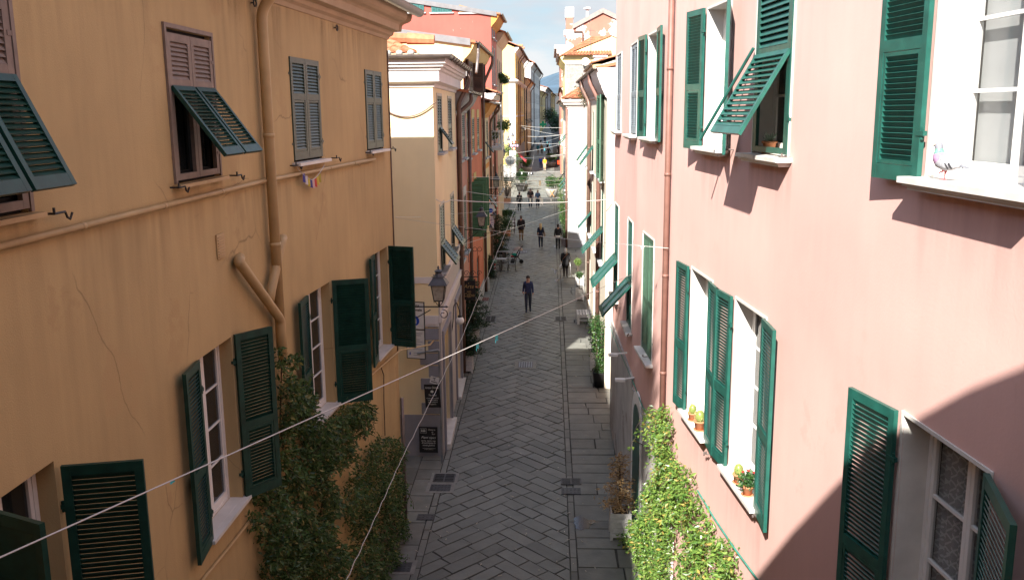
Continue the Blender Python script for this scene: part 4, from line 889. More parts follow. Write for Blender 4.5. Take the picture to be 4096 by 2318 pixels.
pn = MB(); c_ = f2.pt(4.4, 2.9, .032); pn.idx([c_ + f2.t * .45 * cos(a) + V((0, 0, .9 * sin(a))) for a in [2 * pi * i / 24 for i in range(24)]], [tuple(range(24))]); pn.idx([], []); pn.build('poster_disc', mat('grey_blue_disc', (.3, .38, .42), .6), r2)
# white corner house across the alley
WHT = mat('cream_white_stucco', (.7, .66, .56), .85, .03, .8, streak=.05, bump=.08)
h9 = grid((3, 6.5), 1.1, 8.0, 10.2) + grid((3, 6.5, 12), 1.1, 4.9, 7.0)
w3, f9 = house('white_corner_house', 'white corner house with a moulded cornice and grey banded base', (1.22, 61), 0, -1, 22, 11.3, WHT, h9, 7, .5, CLASSIC, WHITEP, rise=1.6)
for i, h in enumerate(h9): rwin(w3, f9, h, GREEN_R, 'flap', 40)
S9 = Fr((1.22, 61), 90, 1)
b = MB(); b.sweep([(d * 1.0, 11.3 + z) for d, z in CLASSIC], [(S9.pt(0, 0), S9.n + f9.n), (S9.pt(7, 0), S9.n)]); b.build('cornice_return', WHITEP, w3)
b = MB(); z = 1.3
while z < 4.8: b.fbox(S9, .003, 7, z + .012, z + .56, .003, .035); z += .575
b.build('banded_base', mat('grey_banding', (.36, .36, .38), .7, .06, 3, bump=.05), w3)
b = MB(); b.fbox(S9, 0, 7, 4.85, 5.2, .003, .07); b.build('wall_band', WHITEP, w3)
r = MB(); pantiles(r, S9.pt(-.5, 11.4, .5), S9.pt(4, 11.4, .5), S9.pt(3.4, 12.6, -1.6), S9.pt(1.6, 12.6, -1.6)); r.build('hip_roof', TILEA, w3)
ch = MB(); ch.fbox(S9, 1.75, 2.6, 11.5, 13.4, -2.2, -1.5); ch.fbox(S9, 1.65, 2.7, 13.4, 13.5, -2.3, -1.4)
for i in range(3): ch.fbox(S9, 1.7, 2.65, 13.62 + i * .25, 13.72 + i * .25, -2.25, -1.45)
ch.fbox(S9, 1.8, 2.55, 13.5, 14.2, -2.15, -1.55); ch.build('chimney', WHITEP, w3)
downpipe(w3, [f9.pt(-.02, 11.0, .1), f9.pt(-.02, 1.5, .1)], .07, PIPE_R)
# house with the wooden gable, and the tall peeling one behind
SID = mat('grey_weathered_boards', (.27, .25, .23), .85, .25, 6, streak=.4, bump=.3)
y4, fy = house('hip_roof_house', 'yellow house with a tiled hip roof over weathered grey boarding', (1.55, 93), 0, -1, 16, 16.0, mat('butter_stucco', (.68, .56, .28), .85, .05, .7), grid((4, 9), 1, 11.6, 13.6), 9, .6, COVE, None, rise=1.9)
Sy = Fr((1.55, 93), 90, 1); b = MB(); z = 11.3
while z < 15.2: b.fbox(Sy, .1, 4.4, z, z + .22, .004, .05 + .02 * RND.random()); z += .235
b.build('boarding', SID, y4); b = MB(); b.fbox(Sy, 0, .1, 11, 15.3, .003, .09); b.fbox(Sy, 2.2, 2.32, 11, 15.3, .051, .1); b.fbox(Sy, 0, 4.5, 15.2, 15.35, .003, .12); b.build('board_frame', mat('grey_timber', (.4, .38, .35), .8, .2, 5), y4)
b = MB(); pantiles(b, Sy.pt(-.5, 16.05, .55), Sy.pt(4.6, 16.05, .55), Sy.pt(4.6, 18.0, -2.5), Sy.pt(2.7, 18.0, -2.5), pitch=.3, r=.12); b.build('hip_roof', TILEA, y4)
for h in grid((4, 9), 1, 11.6, 13.6): rwin(y4, fy, h, DKGREEN, 'closed', trimm=None, pitch=.2)
di = MB(); di.lathe(Sy.pt(2.0, 15.4, .5), [(.0, 0), (.2, .02), (.38, .1), (.4, .11), (.37, .1), (.0, .03)], 16, Matrix.Rotation(radians(75), 3, 'X')); di.tube([Sy.pt(2.0, 15.4, .5), Sy.pt(2.0, 15.2, .1)], .03, 5); di.build('satellite_dish', mat('dish_paint', (.65, .6, .5), .5, .15, 4), y4)
an = MB(); an.tube([Sy.pt(2.5, 15.5, .3), Sy.pt(2.5, 18.6, .3)], .025, 5); an.tube([Sy.pt(2.1, 18.4, .3), Sy.pt(2.9, 18.4, .3)], .015, 4); an.build('aerial', GUTTER, y4)
PEEL = mat('peeling_red_stucco', (.38, .14, .1), .85, .08, .5, streak=.12, bump=.15, patch=(.66, .58, .53), pthr=.535, pscale=.5)
pe = thing('peeling_house', 'tall peeling red house with a wide gable and bare plaster patches', 'house', (2.9, 116, 3)); S5 = Fr((2.9, 116), 90, 1)
w = MB(); pts = [(0, 2), (9, 2), (9, 19.9), (3.65, 22.4), (0, 20.6)]
w.face([S5.pt(u, v) for u, v in pts]); w.face([S5.pt(u, v, -20) for u, v in pts][::-1])
for i in range(5): a, b_ = pts[i], pts[(i + 1) % 5]; w.face([S5.pt(*a), S5.pt(*a, -20), S5.pt(*b_, -20), S5.pt(*b_)])
w.fbox(S5, -1.5, -.003, 2, 18.3, -20, -.02); w.build('wall', PEEL, pe)
b = MB(); b.idx([S5.pt(-.05, 20.6, .25), S5.pt(3.65, 22.45, .25), S5.pt(9, 19.95, .25), S5.pt(9, 20.5, .25), S5.pt(3.65, 23.0, .25), S5.pt(-.05, 21.1, .25)], [(0, 1, 4, 5), (1, 2, 3, 4)]); b.idx([S5.pt(-.05, 21.1, .25), S5.pt(3.65, 23.0, .25), S5.pt(3.65, 23, -20), S5.pt(-.05, 21.1, -20)], [(0, 1, 2, 3)]); b.idx([S5.pt(9, 20.5, .25), S5.pt(3.65, 23.0, .25), S5.pt(3.65, 23, -20), S5.pt(9, 20.5, -20)], [(0, 1, 2, 3)]); b.build('roof', mat('mauve_roof_edge', (.3, .2, .18), .8, .15, 3), pe)
b = MB(); b.fbox(S5, -.85, -.004, 18.3, 22.0, -3, -.01); b.build('attic_pier', PEEL, pe)
b = MB(); b.fbox(S5, -.95, .1, 22.0, 23.2, -3, .02); b.fbox(S5, -1.1, .1, 19.9, 20.5, -3, .05); b.fbox(S5, -2.3, .05, 18.3, 18.7, -20, .1); b.fbox(S5, -2.0, .04, 17.7, 18.29, -20, .06); b.fbox(S5, -1.7, .03, 17.2, 17.69, -20, .04); b.build('cornice', WHITEP, pe)
downpipe(pe, bendpts([S5.pt(.1, 20.3, .15), S5.pt(1.2, 20.3, .15), S5.pt(1.2, 15.0, .15)], .2), .1, COPPER, clips=False)
vt = MB(); vt.lathe(S5.pt(1.9, 22.0, -3), [(.18, 0), (.18, 1.2), (.5, 1.25), (.5, 1.4), (.2, 1.5)], 10); vt.build('roof_vent', WHITEP, pe)
oc, fo = house('ochre_gable_house', 'small ochre and grey house peeping over the cream house roof', (2.75, 50), 0, -1, 8, 13.0, YELLOW, (), 8, .5, COVE, None, rise=1.2, sidem=mat('blotched_plaster', (.45, .43, .38), .9, .25, 1.5, streak=.4), tiles=True)
# far right fronts, seen edge-on
fr1, ff1 = house('shaded_terrace_house', 'sunlit pale terrace house beyond the white corner house', (1.9, 112), .3, -1, 60, 13.5, WARMW, grid((6, 14, 22, 30), 1.2, 9, 11), 8, .6, COVE, None, rise=1.4)
for h in grid((6, 14, 22, 30), 1.2, 9, 11): rwin(fr1, ff1, h, GREEN_R, 'closed', trimm=None, pitch=.2)
# hills, distance haze mixed as blue into their base colour
hl = MB(); n = 60
for i in range(n): pass
def hz(x, y): return 150 * math.exp(-((x - 120) / 260) ** 2) + 60 * mnoise.noise(V((x / 300, y / 300, 0))) + 150 * math.exp(-((x + 900) / 700) ** 2) * .4
vs = []; fs = []; nx, ny = 50, 8
for j in range(ny):
    for i in range(nx):
        x = -1600 + 3200 * i / (nx - 1); y = 2600 + 300 * j; t = j / (ny - 1); vs.append((x, y, 40 + hz(x, y) * sin(t * pi / 2) + 12 * mnoise.noise(V((x / 60, y / 60, 3)))))
for j in range(ny - 1):
    for i in range(nx - 1): a = j * nx + i; fs.append((a, a + 1, a + nx + 1, a + nx))
hl.idx(vs, fs); hl.build('hills', mat('haze_tinted_hills', (.05, .085, .12), .95, .3, .01, bump=0), kind='structure')
# ================================================================ things in the street
def at(fx, fy, y): r = ray(fx, fy); return CAM + r * (y / r.y)
R3 = random.Random(5)
def leaf_cloud(mb, pts, size, normal=None, spread=1., tone=(0, 1), droop=.3, aspect=.45, rnd=R3):
    """small folded leaves, one per point"""
    for p in pts:
        p = V(p); s = size * rnd.uniform(.5, 1.4)
        d = V((rnd.gauss(0, 1), rnd.gauss(0, 1), rnd.gauss(-droop, .7)));
        if normal is not None: d = d * spread + normal * .5
        d.normalize(); sd = d.cross(V((rnd.gauss(0, 1), rnd.gauss(0, 1), rnd.gauss(.6, 1))))
        if sd.length < .05: continue
        sd = sd.normalized() * s * aspect * .5; n = sd.cross(d).normalized() * s * .1
        mb.tn = rnd.uniform(*tone); a, b, c = p, p + d * s * .5 + n, p + d * s
        mb.idx([a, p + d * s * .42 + sd + n, c, p + d * s * .42 - sd + n], [(0, 1, 2), (0, 2, 3)])
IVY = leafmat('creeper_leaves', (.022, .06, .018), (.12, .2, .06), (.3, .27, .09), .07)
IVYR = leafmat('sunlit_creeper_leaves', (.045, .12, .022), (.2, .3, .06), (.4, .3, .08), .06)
CONI = leafmat('conifer_needles', (.008, .03, .012), (.03, .075, .025), None, 0, .2)
SHRUB = leafmat('shrub_leaves', (.015, .05, .015), (.06, .14, .035), (.12, .2, .05), .1)
DEADL = leafmat('dead_foliage', (.3, .17, .07), (.58, .38, .18), (.62, .45, .25), .2, .2)
SOIL = mat('soil', (.05, .035, .025), .95, .3, 9, bump=.3); BARK = mat('bark', (.09, .06, .04), .9, .3, 9, bump=.4)
def inside(poly, x, y):
    c = False; j = len(poly) - 1
    for i in range(len(poly)):
        (xi, yi), (xj, yj) = poly[i], poly[j]
        if (yi > y) != (yj > y) and x < (xj - xi) * (y - yi) / (yj - yi) + xi: c = not c
        j = i
    return c
def creeper(name, label, fr, polys, n, depth, size, m, stems, base):
    root = thing(name, label, 'creeper', base); mb = MB(); st = MB()
    uvp = [[fr.uv(*p, .1) for p in poly] for poly in polys]
    ars = [abs(sum(q[i][0] * q[(i + 1) % len(q)][1] - q[(i + 1) % len(q)][0] * q[i][1] for i in range(len(q)))) for q in uvp]; tot = sum(ars)
    for poly, ar in zip(uvp, ars):
        us = [p[0] for p in poly]; vs = [p[1] for p in poly]; k = int(n * ar / tot); pts = []
        while len(pts) < k:
            u, v = R3.uniform(min(us) - .15, max(us) + .15), R3.uniform(min(vs) - .1, max(vs) + .15)
            w_ = mnoise.noise(V((u * 1.6, v * 1.6, 3.1))); w2 = mnoise.noise(V((u * 5, v * 5, 1.7)))
            if not inside(poly, u + .16 * w2, v + .16 * w_): continue
            if w_ + .6 * w2 < -.27: continue
            D = depth * max(.15, .55 + .75 * w_ + .25 * w2)
            pts.append(fr.pt(u, v, .02 + D * R3.random() ** .55))
        leaf_cloud(mb, pts, size, fr.n, 1., (0, 1))
        for q in R3.sample(pts, min(len(pts), int(26 * ar / tot) + 6)):        # loose trailing shoots
            l = R3.uniform(.25, .7); a = q + fr.n * .05; b_ = a + fr.n * R3.uniform(.05, .22) + fr.t * R3.gauss(0, .25) * l + V((0, 0, l * R3.choice((-.9, -.7, .5)))); st.tube([a, a.lerp(b_, .5) + fr.n * .05, b_], [.006, .004, .002], 4)
            leaf_cloud(mb, [a.lerp(b_, R3.random()) + V((R3.gauss(0, .02), R3.gauss(0, .02), R3.gauss(0, .02))) for _ in range(12)], size * .85, fr.n, 1., (.3, 1))
    for s in stems: st.tube([fr.pt(*fr.uv(x, y, .03), .03 + .03 * (i % 2)) for i, (x, y) in enumerate(s)], .012, 5)
    mb.build('foliage', m, root); st.build('stem', BARK, root); return root
creeper('wall_creeper', 'dark green creeper spilling under the open shutters of the orange house', LF,
    [[(1100, 1395), (1165, 1420), (1225, 1640), (1290, 1700), (1270, 1900), (1340, 1990), (1300, 2100), (1380, 2330), (1040, 2340), (1015, 2150), (965, 2050), (1000, 1950), (1110, 1900), (1105, 1600)],
     [(1360, 1615), (1450, 1600), (1442, 1680), (1390, 1790), (1335, 1880), (1270, 1880), (1230, 1720), (1290, 1690)]], 16500, .5, .085, IVY,
    [[(1160, 2300), (1150, 2000), (1120, 1700), (1120, 1400)], [(1130, 950), (1118, 1030), (1110, 1120), (1100, 1190)], [(1080, 1230), (1110, 1290), (1115, 1330), (1100, 1370)], [(1250, 2250), (1300, 1900), (1390, 1650), (1440, 1590)], [(1540, 1740), (1530, 1600), (1535, 1500), (1520, 1470)], [(1460, 1760), (1440, 1680), (1450, 1600)]], LF.pt(-4.6, .5, .3))
creeper('corner_creeper', 'second dark creeper clump near the corner of the orange house by the cable duct', LF,
    [[(1490, 1745), (1560, 1745), (1600, 1800), (1585, 1900), (1600, 2000), (1600, 2330), (1400, 2330), (1385, 2120), (1320, 2010), (1390, 1890), (1440, 1820)]], 11500, .45, .08, IVY, [[(1500, 2300), (1480, 2000), (1520, 1760)]], LF.pt(-1.4, .5, .3))
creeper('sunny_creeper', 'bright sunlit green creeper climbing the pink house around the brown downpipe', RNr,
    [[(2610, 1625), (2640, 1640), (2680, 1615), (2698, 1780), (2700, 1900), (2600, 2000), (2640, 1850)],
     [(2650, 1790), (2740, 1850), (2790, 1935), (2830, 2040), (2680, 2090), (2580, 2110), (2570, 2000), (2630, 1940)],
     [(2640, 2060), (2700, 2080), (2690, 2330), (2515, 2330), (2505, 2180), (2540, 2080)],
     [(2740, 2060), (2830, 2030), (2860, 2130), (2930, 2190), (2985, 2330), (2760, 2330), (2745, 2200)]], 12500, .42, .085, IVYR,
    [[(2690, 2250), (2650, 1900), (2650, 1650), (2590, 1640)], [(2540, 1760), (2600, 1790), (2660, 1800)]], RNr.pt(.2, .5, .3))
# doorway under the sunny creeper
dw = thing('curtained_doorway', 'white doorway with arched green door half hidden behind the sunny creeper', 'doorway', RMd.pt(-.5, gz(20), 0))
b = MB(); u0_, v0_ = RMd.uv(2560, 1740); 
b.fbox(RMd, -1.75, -.2, .2, 3.3, .02, .06)
c_ = RMd.pt(-.97, 3.3, .02)
b.idx([c_ + RMd.t * .775 * cos(a) + V((0, 0, .775 * sin(a))) + RMd.n * d for d in (0, .04) for a in [pi * i / 14 for i in range(15)]], [tuple(range(15)), tuple(range(15, 30))[::-1]] + [(i, i + 1, 16 + i, 15 + i) for i in range(14)]); b.build('surround', WHITE, dw)
b = MB(); b.fbox(RMd, -1.45, -.5, .2, 3.35, .061, .075); c_ = RMd.pt(-.97, 3.3, .062); b.idx([c_ + RMd.t * .47 * cos(a) + V((0, 0, .47 * sin(a))) + RMd.n * .012 for a in [pi * i / 14 for i in range(15)]], [tuple(range(15))]); b.build('door', GREEN_R, dw)
b = MB(); b.fbox(RNr, -1.0, -.35, .1, 2.75, .03, .07); tag(rebase(b.build('white_post', WHITE), RNr.pt(-.6, .3, .05)), 'white painted door post below the sunny creeper', 'post')
# --- street lanterns ------------------------------------------------------------------------
HOOD = mat('dark_zinc', (.075, .075, .085), .5, .2, 8, bump=.08, metal=.2); LGL = mat('dirty_lamp_glass', (.36, .32, .26), .35, .3, 9, bump=.05, spec=.5)
def lantern(name, label, base, reach, s=1., group='lanterns along the house fronts'):
    """BASE: foot of the bracket on the wall; reaches REACH along +x; lantern stands on its end"""
    r = thing(name, label, 'street lamp', base, group); b = V(base); c = b + V((reach, 0, 0))
    k = MB(); k.tube([b, c + V((.17 * s, 0, 0))], .018 * s, 6); k.lathe(c + V((.17 * s, 0, 0)), [(.03 * s, 0), (.02 * s, .03 * s), (0.002, .07 * s)], 6, Matrix.Rotation(radians(90), 3, 'Y'))
    k.tube([b + V((0, 0, -.55 * s)), b + V((reach * .45, 0, -.3 * s)), b + V((reach * .8, 0, -.08 * s))], .013 * s, 5)
    for cx, rr, ph in ((.1 * s, .13 * s, 0), (-reach * .62, .14 * s, 1)):
        o = c + V((cx, 0, -.2 * s)); k.tube([o + V(((1 if ph else -1) * rr * (1 - i / 22) * cos(i * .45 + 1.4), 0, rr * (1 - i / 22) * sin(i * .45 + 1.4))) for i in range(17)], .011 * s, 5)
    k.box(b + V((-.02, -.04 * s, -.62 * s)), b + V((.012, .04 * s, .06 * s))); k.build('bracket', IRON, r)
    z0 = .17 * s; f = MB(); w0, w1, h = .115 * s, .175 * s, .42 * s
    def cor(w, z): return [c + V((x * w, y * w, z)) for x, y in ((-1, -1), (1, -1), (1, 1), (-1, 1))]
    A, B = cor(w0, z0), cor(w1, z0 + h)
    for i in range(4): f.tube([A[i], B[i]], .013 * s, 4); f.tube([A[i], A[(i + 1) % 4]], .014 * s, 4); f.tube([B[i], B[(i + 1) % 4]], .014 * s, 4)
    for i in range(4): m_ = (A[i] + A[(i + 1) % 4]) / 2; f.tube([m_, c + (m_ - c) * .55 + V((0, 0, -.02 * s)), c + V((0, 0, .02 * s))], .009 * s, 4); f.tube([A[i], A[i] + V((0, 0, -.05 * s))], [.012 * s, .003], 4)
    f.tube([c, c + V((0, 0, z0))], [.03 * s, .02 * s], 6); f.build('lantern_frame', IRON, r)
    for i in range(4):
        g = MB(); n = ((A[i] + A[(i + 1) % 4]) / 2 - c); n.z = 0; n = n.normalized() * -.006; g.face([A[i] + n, A[(i + 1) % 4] + n, B[(i + 1) % 4] + n, B[i] + n]); g.build('glass_panel', LGL, r)
    hd = MB(); rings = [(.245, z0 / s + .415), (.2, .66), (.15, .73), (.135, .77)]; prev = None
    vs = [q for w, z in rings for q in cor(w * s, z * s)]; hd.idx(vs, [(i * 4 + j, i * 4 + (j + 1) % 4, i * 4 + 4 + (j + 1) % 4, i * 4 + 4 + j) for i in range(3) for j in range(4)] + [(3, 2, 1, 0)])
    hd.lathe(c, [(.14 * s, .77 * s), (.14 * s, .79 * s), (.11 * s, .8 * s), (.075 * s, .87 * s), (.1 * s, .91 * s), (.105 * s, .925 * s), (.06 * s, .955 * s), (.02 * s, .975 * s), (.03 * s, 1.0 * s), (.028 * s, 1.02 * s), (.004, 1.06 * s)], 12)
    for q in cor(.14 * s, .79 * s): hd.ell(q, .018 * s, 6, 4)
    hd.build('hood', HOOD, r); return r
def lamp_px(fx, fy, y, xwall, label, s=1., name='street_lamp'):
    p = at(fx, fy, y); return lantern(name, label, (xwall, p.y, p.z), p.x - xwall, s)
lamp_px(1757, 1226, 20.6, -3.62, 'large grey hooded lantern on a scrolled bracket at the corner of the orange house', .92)
lamp_px(1927, 918, 36, -3.42, 'dark lantern with stained glass in front of the green shutters of the red house', .92)
lamp_px(1986, 757, 52.5, -3.5, 'lantern with a pale hood between the cream house and the potted olive', .95)
lamp_px(1996, 692, 68, -3.6, 'lantern under the white balcony, one beyond the pale hooded one', .95)
lamp_px(2014, 631, 84, -3.6, 'small dark lantern below the pharmacy cross', .95)
lamp_px(2034, 579, 100, -4.1, 'black lantern beside the pharmacy cross, lower of the two', .95)
lamp_px(2051, 561, 109, -4.1, 'black lantern against the blazing yellow end wall', .95)
lamp_px(2090, 532, 120, -4.0, 'white lantern on the front of the tall yellow house', .95)
lamp_px(1977, 879, 44, -3.5, 'little grey wall lantern above the dark red cafe chairs', .42); lamp_px(1963, 930, 45, -3.5, 'little wall lantern above the tall conifer by the bin', .45)
gl = thing('globe_lamp', 'white globe lamp on a swan neck over the shop door', 'wall lamp', C2.pt(2.95, 4.0, .1)); p = at(1840, 1281, 28.6)
k = MB(); a = C2.pt(3.3, p.z - .1, .05); k.tube(bendpts([a + V((0, 0, -.35)), a + V((.08, 0, .1)), a + V((.1, 0, .62)), V((p.x - .1, p.y, p.z + .62)), V((p.x, p.y, p.z + .3)), V((p.x, p.y, p.z + .14))], .2, 6), .018, 6); k.lathe(p + V((0, 0, .11)), [(.075, 0), (.07, .05), (.03, .07)], 10); k.build('arm', IRON, gl)
k = MB(); k.ell(p, .135, 16, 10); k.build('globe', mat('white_globe', (.75, .73, .7), .3, .02, 3, bump=0, spec=.5), gl, True)
# --- strings, cables and bunting ---------------------------------------------------------------
STR = mat('white_string', (.55, .53, .5), .7, .05, 9, bump=0); BLUEF = mat('turquoise_rag', (.05, .42, .5), .8, .1, 9, bump=0); WH = mat('white_rag', (.75, .74, .72), .8, .05, 9, bump=0)
def string(label, P, sag=.2, r=.008, rags=(), m=STR, name='string', n=24, wav=0., group='strings stretched across the street', cat='string'):
    P = [V(p) for p in P]; pts = []
    for i in range(len(P) - 1):
        for j in range(n + (i == len(P) - 2)):
            t = j / n; q = P[i].lerp(P[i + 1], t); q.z -= sag * 4 * t * (1 - t)
            if wav: q += V((wav * sin(j * 1.7 + i), 0, wav * cos(j * 2.3)))
            pts.append(q)
    root = thing(name, label, cat, P[0], group); k = MB(); k.tube(pts, r, 5); k.build('line', m, root)
    for t, mm, s in rags:
        q = pts[int(t * (len(pts) - 1))]; d = (pts[min(len(pts) - 1, int(t * (len(pts) - 1)) + 1)] - q).normalized(); f = MB()
        f.idx([q, q + d * s, q + d * s * .9 + V((0, .03, -s * .8)), q + d * .35 * s + V((0, -.03, -s * .55)), q + d * .1 * s + V((0, .02, -s))], [(0, 1, 2, 3), (0, 3, 4)]); f.build('rag', mm, root)
    return root
A_, B_ = at(-60, 2254, 4.2), RNr.pt(0.25, 0, 0); B_ = at(2524, 1098, 20.5)
string('long pale string with turquoise scraps running from the near shutter to the pink wall', [A_, B_], .0, .0055, [(.112, BLUEF, .025), (.123, BLUEF, .03), (.448, BLUEF, .1), (.468, BLUEF, .12)])
string('wavy white string running away down the middle of the street', [at(1385, 2318, 11), at(1600, 1846, 16), at(1846, 1353, 22), at(2037, 890, 34), at(2130, 660, 55), at(2137, 610, 70)], .02, .0055, wav=.007)
string('string from the orange corner to the pink downpipe', [at(1582, 870, 20.9), at(2674, 992, 16.9)], .05, .0045, [(.95, WH, .08)])
string('thin string running level from the orange corner towards the red house', [at(1582, 866, 20.9), at(1720, 862, 27), at(2240, 815, 46)], .03, .005, [])
string('bundled white cable with black ties between the yellow corner house and the pink house', [at(1735, 788, 25.1), at(1800, 800, 26), at(2440, 797, 31)], .1, .014, (), name='cable', group='cables over the street', cat='cable')
string('string with knotted white rags over the walking couple', [at(1850, 763, 35), at(2240, 792, 46)], .12, .009, [(.63, WH, .25), (.67, WH, .22), (.75, WH, .42), (.77, WH, .38), (.88, WH, .2)])
string('string below the couple fastened to the cream house', [at(1725, 970, 25.2), at(1860, 975, 33), at(2290, 832, 47)], .02, .008)
string('string crossing at the round shrub with a turquoise scrap', [at(1905, 708, 45), at(2250, 720, 60)], .1, .011, [(.5, BLUEF, .2), (.67, WH, .45)])
string('faint string just above the round shrub', [at(1860, 708, 40), at(2245, 705, 58)], .02, .009)
string('faint rising string before the barrel planter', [at(1900, 752, 44), at(2245, 735, 58)], .03, .009)
for i, (lb, a, b_, r_, rg) in enumerate((('thick white cable over the sunlit planters', (2020, 634, 92), (2290, 613, 62), .03, ()), ('thin string under the thick white cable over the planters', (2020, 640, 92), (2290, 617, 62), .014, ()),
    ('string with turquoise scraps over the black dress', (2060, 612, 100), (2245, 577, 85), .014, [(.7, BLUEF, .3)]), ('string over the teal coat', (2110, 570, 110), (2245, 574, 85), .018, [(.72, BLUEF, .25)]),
    ('white cable above the far walkers', (2105, 545, 118), (2245, 540, 85), .03, ()), ('string from the yellow house shutter sloping to the white corner house', (2075, 501, 116), (2245, 511, 85), .018, ()), ('second string from the yellow house shutter', (2078, 505, 116), (2240, 541, 90), .014, [(.2, WH, .3)]), ('string at the edge of the sunny crossing', (2015, 684, 100), (2250, 686, 85), .012, [(.1, WH, .25), (.36, WH, .3), (.48, WH, .25), (.52, WH, .25)]), ('string with turquoise bits above the far walkers', (2130, 575, 110), (2240, 548, 88), .012, [(.62, BLUEF, .35)]))):
    string(lb, [at(*a), at(*b_)], .1, r_, rg)
bt = thing('prayer_bunting', 'little string of coloured flags hanging under the closed window of the orange house', 'bunting', LF.pt(-6.2, 9.6, .1)); k = MB(); pa, pb = [LF.pt(*LF.uv(x, y, .12), .12) for x, y in ((1190, 672), (1298, 660))]
pts = [pa.lerp(pb, i / 12) + V((0, 0, -.22 * (1 - abs(i / 6 - 1) ** 1.5))) for i in range(13)]; k.tube(pts, .006, 4); k.build('line', STR, bt)
for i, cc in enumerate(((.06, .06, .25), (.55, .5, .5), (.5, .4, .05), (.05, .06, .2), (.55, .35, .33), (.5, .05, .04), (.5, .38, .05), (.35, .3, .05))):
    q = pts[i + 2]; f = MB(); f.face([q, q + LF.t * .11, q + LF.t * .1 + V((.01, 0, -.15)), q + LF.t * .02 + V((-.01, 0, -.13))]); f.build('flag', mat('flag_%d' % i, cc, .8, .1, 9, bump=0), bt)
# --- signs ------------------------------------------------------------------------------------------
BLK = mat('blackboard', (.012, .012, .013), .6, .2, 5, bump=.03); WSG = mat('sign_white', (.6, .58, .57), .5, .04, 4, bump=0); INK = mat('sign_ink', (.02, .02, .025), .6, 0, 1, bump=0); CHALK = mat('chalk_lettering', (.62, .6, .56), .7, 0, 1, bump=0); GOLD = mat('gold_lettering', (.35, .24, .09), .5, 0, 1, bump=0); SBLUE = mat('sign_blue', (.01, .06, .4), .5, 0, 1, bump=0); RED = mat('sign_red', (.45, .02, .02), .5, .05, 3, bump=0)
def board(parent, c, rz, w, h, m, t=.02, tilt=0., name='panel', edge=None):
    M = Matrix.Translation(V(c)) @ Matrix.Rotation(rz, 4, 'Z') @ Matrix.Rotation(tilt, 4, 'Y')
    k = MB(); k.box((-w / 2, -t / 2, -h / 2), (w / 2, t / 2, h / 2), M); k.build(name, m, parent)
    if edge:
        k = MB()
        for a, b_ in (((-w / 2 - .012, -t, -h / 2 - .012), (-w / 2 + .006, t, h / 2 + .012)), ((w / 2 - .006, -t, -h / 2 - .012), (w / 2 + .012, t, h / 2 + .012)), ((-w / 2, -t, -h / 2 - .012), (w / 2, t, -h / 2 + .006)), ((-w / 2, -t, h / 2 - .006), (w / 2, t, h / 2 + .012))): k.box(a, b_, M)
        k.build('rim', edge, parent)
    return M
def text(parent, M, s, x, z, size, m, y=-.014, shear=0., align='CENTER', sx=1., bold=0.):
    cu = bpy.data.curves.new('lettering', 'FONT'); cu.body = s; cu.size = size; cu.align_x = align; cu.extrude = .001; cu.shear = shear; cu.offset = bold; cu.materials.append(m)
    tmp = bpy.data.objects.new('lettering', cu); COL.objects.link(tmp); me = bpy.data.meshes.new_from_object(tmp.evaluated_get(bpy.context.evaluated_depsgraph_get())); bpy.data.objects.remove(tmp); me.materials.clear(); me.materials.append(m)
    o = bpy.data.objects.new('lettering', me); COL.objects.link(o); o.parent = parent
    o.matrix_local = Matrix.Translation(-ORG[parent.name]) @ M @ Matrix.Translation((x, y, z)) @ Matrix.Rotation(pi / 2, 4, 'X') @ Matrix.Diagonal((sx, 1, 1, 1)); return o
def disc(parent, M, x, z, r, m, y=-.013, name='disc', n=24):
    k = MB(); k.idx([M @ V((x + r * cos(2 * pi * i / n), y, z + r * sin(2 * pi * i / n))) for i in range(n)], [tuple(range(n))]); k.build(name, m, parent)
def rect(parent, M, x0, x1, z0, z1, m, y=-.0125, name='mark'):
    k = MB(); k.idx([M @ V(p) for p in ((x0, y, z0), (x1, y, z0), (x1, y, z1), (x0, y, z1))], [(0, 1, 2, 3)]); k.build(name, m, parent)
ps = thing('sign_post', 'bent grey pipe post at the yellow corner carrying traffic and restaurant signs', 'sign post', (-3.12, 24.55, gz(24.5)))
zt = at(1742, 1398, 24.55).z; k = MB(); k.tube(bendpts([(-3.12, 24.55, gz(24.5)), (-3.12, 24.55, zt), (-3.72, 24.4, zt - .06)], .06), .032, 8); k.build('post', mat('galvanised_pipe', (.22, .23, .24), .5, .2, 6, bump=.05, metal=.4), ps)
s1 = thing('pedestrian_zone_sign', 'white pedestrian zone sign with a blue disc, half hidden by the green shutter', 'sign', (-3.66, 24.45, 4.9))
M = board(s1, at(1662, 1262, 24.5), radians(-14), .52, .78, WSG, edge=INK); text(s1, M, 'Zona', .0, .26, .12, INK, bold=.002); text(s1, M, 'Pedonale', .0, .14, .105, INK, sx=1.05, bold=.002); disc(s1, M, -.03, -.14, .145, SBLUE)
for x in (-.07, .01): rect(s1, M, x - .015, x + .015, -.22, -.11, WSG, -.0145); disc(s1, M, x, -.08, .016, WSG, -.0145)
s2 = thing('rules_sign', 'white sign of small print and blue pictograms under the pedestrian zone sign', 'sign', (-3.66, 24.45, 4.1))
M = board(s2, at(1664, 1374, 24.5), radians(-14), .54, .84, WSG, edge=INK)
for i, z in enumerate((.3, .24, .12, .06, -.02, -.1, -.16, -.27, -.33)): rect(s2, M, -.08 if i > 3 else -.15, .2 - .04 * (i % 3), z, z + .018, mat('grey_print', (.3, .3, .33), .6, 0, 1, bump=0))
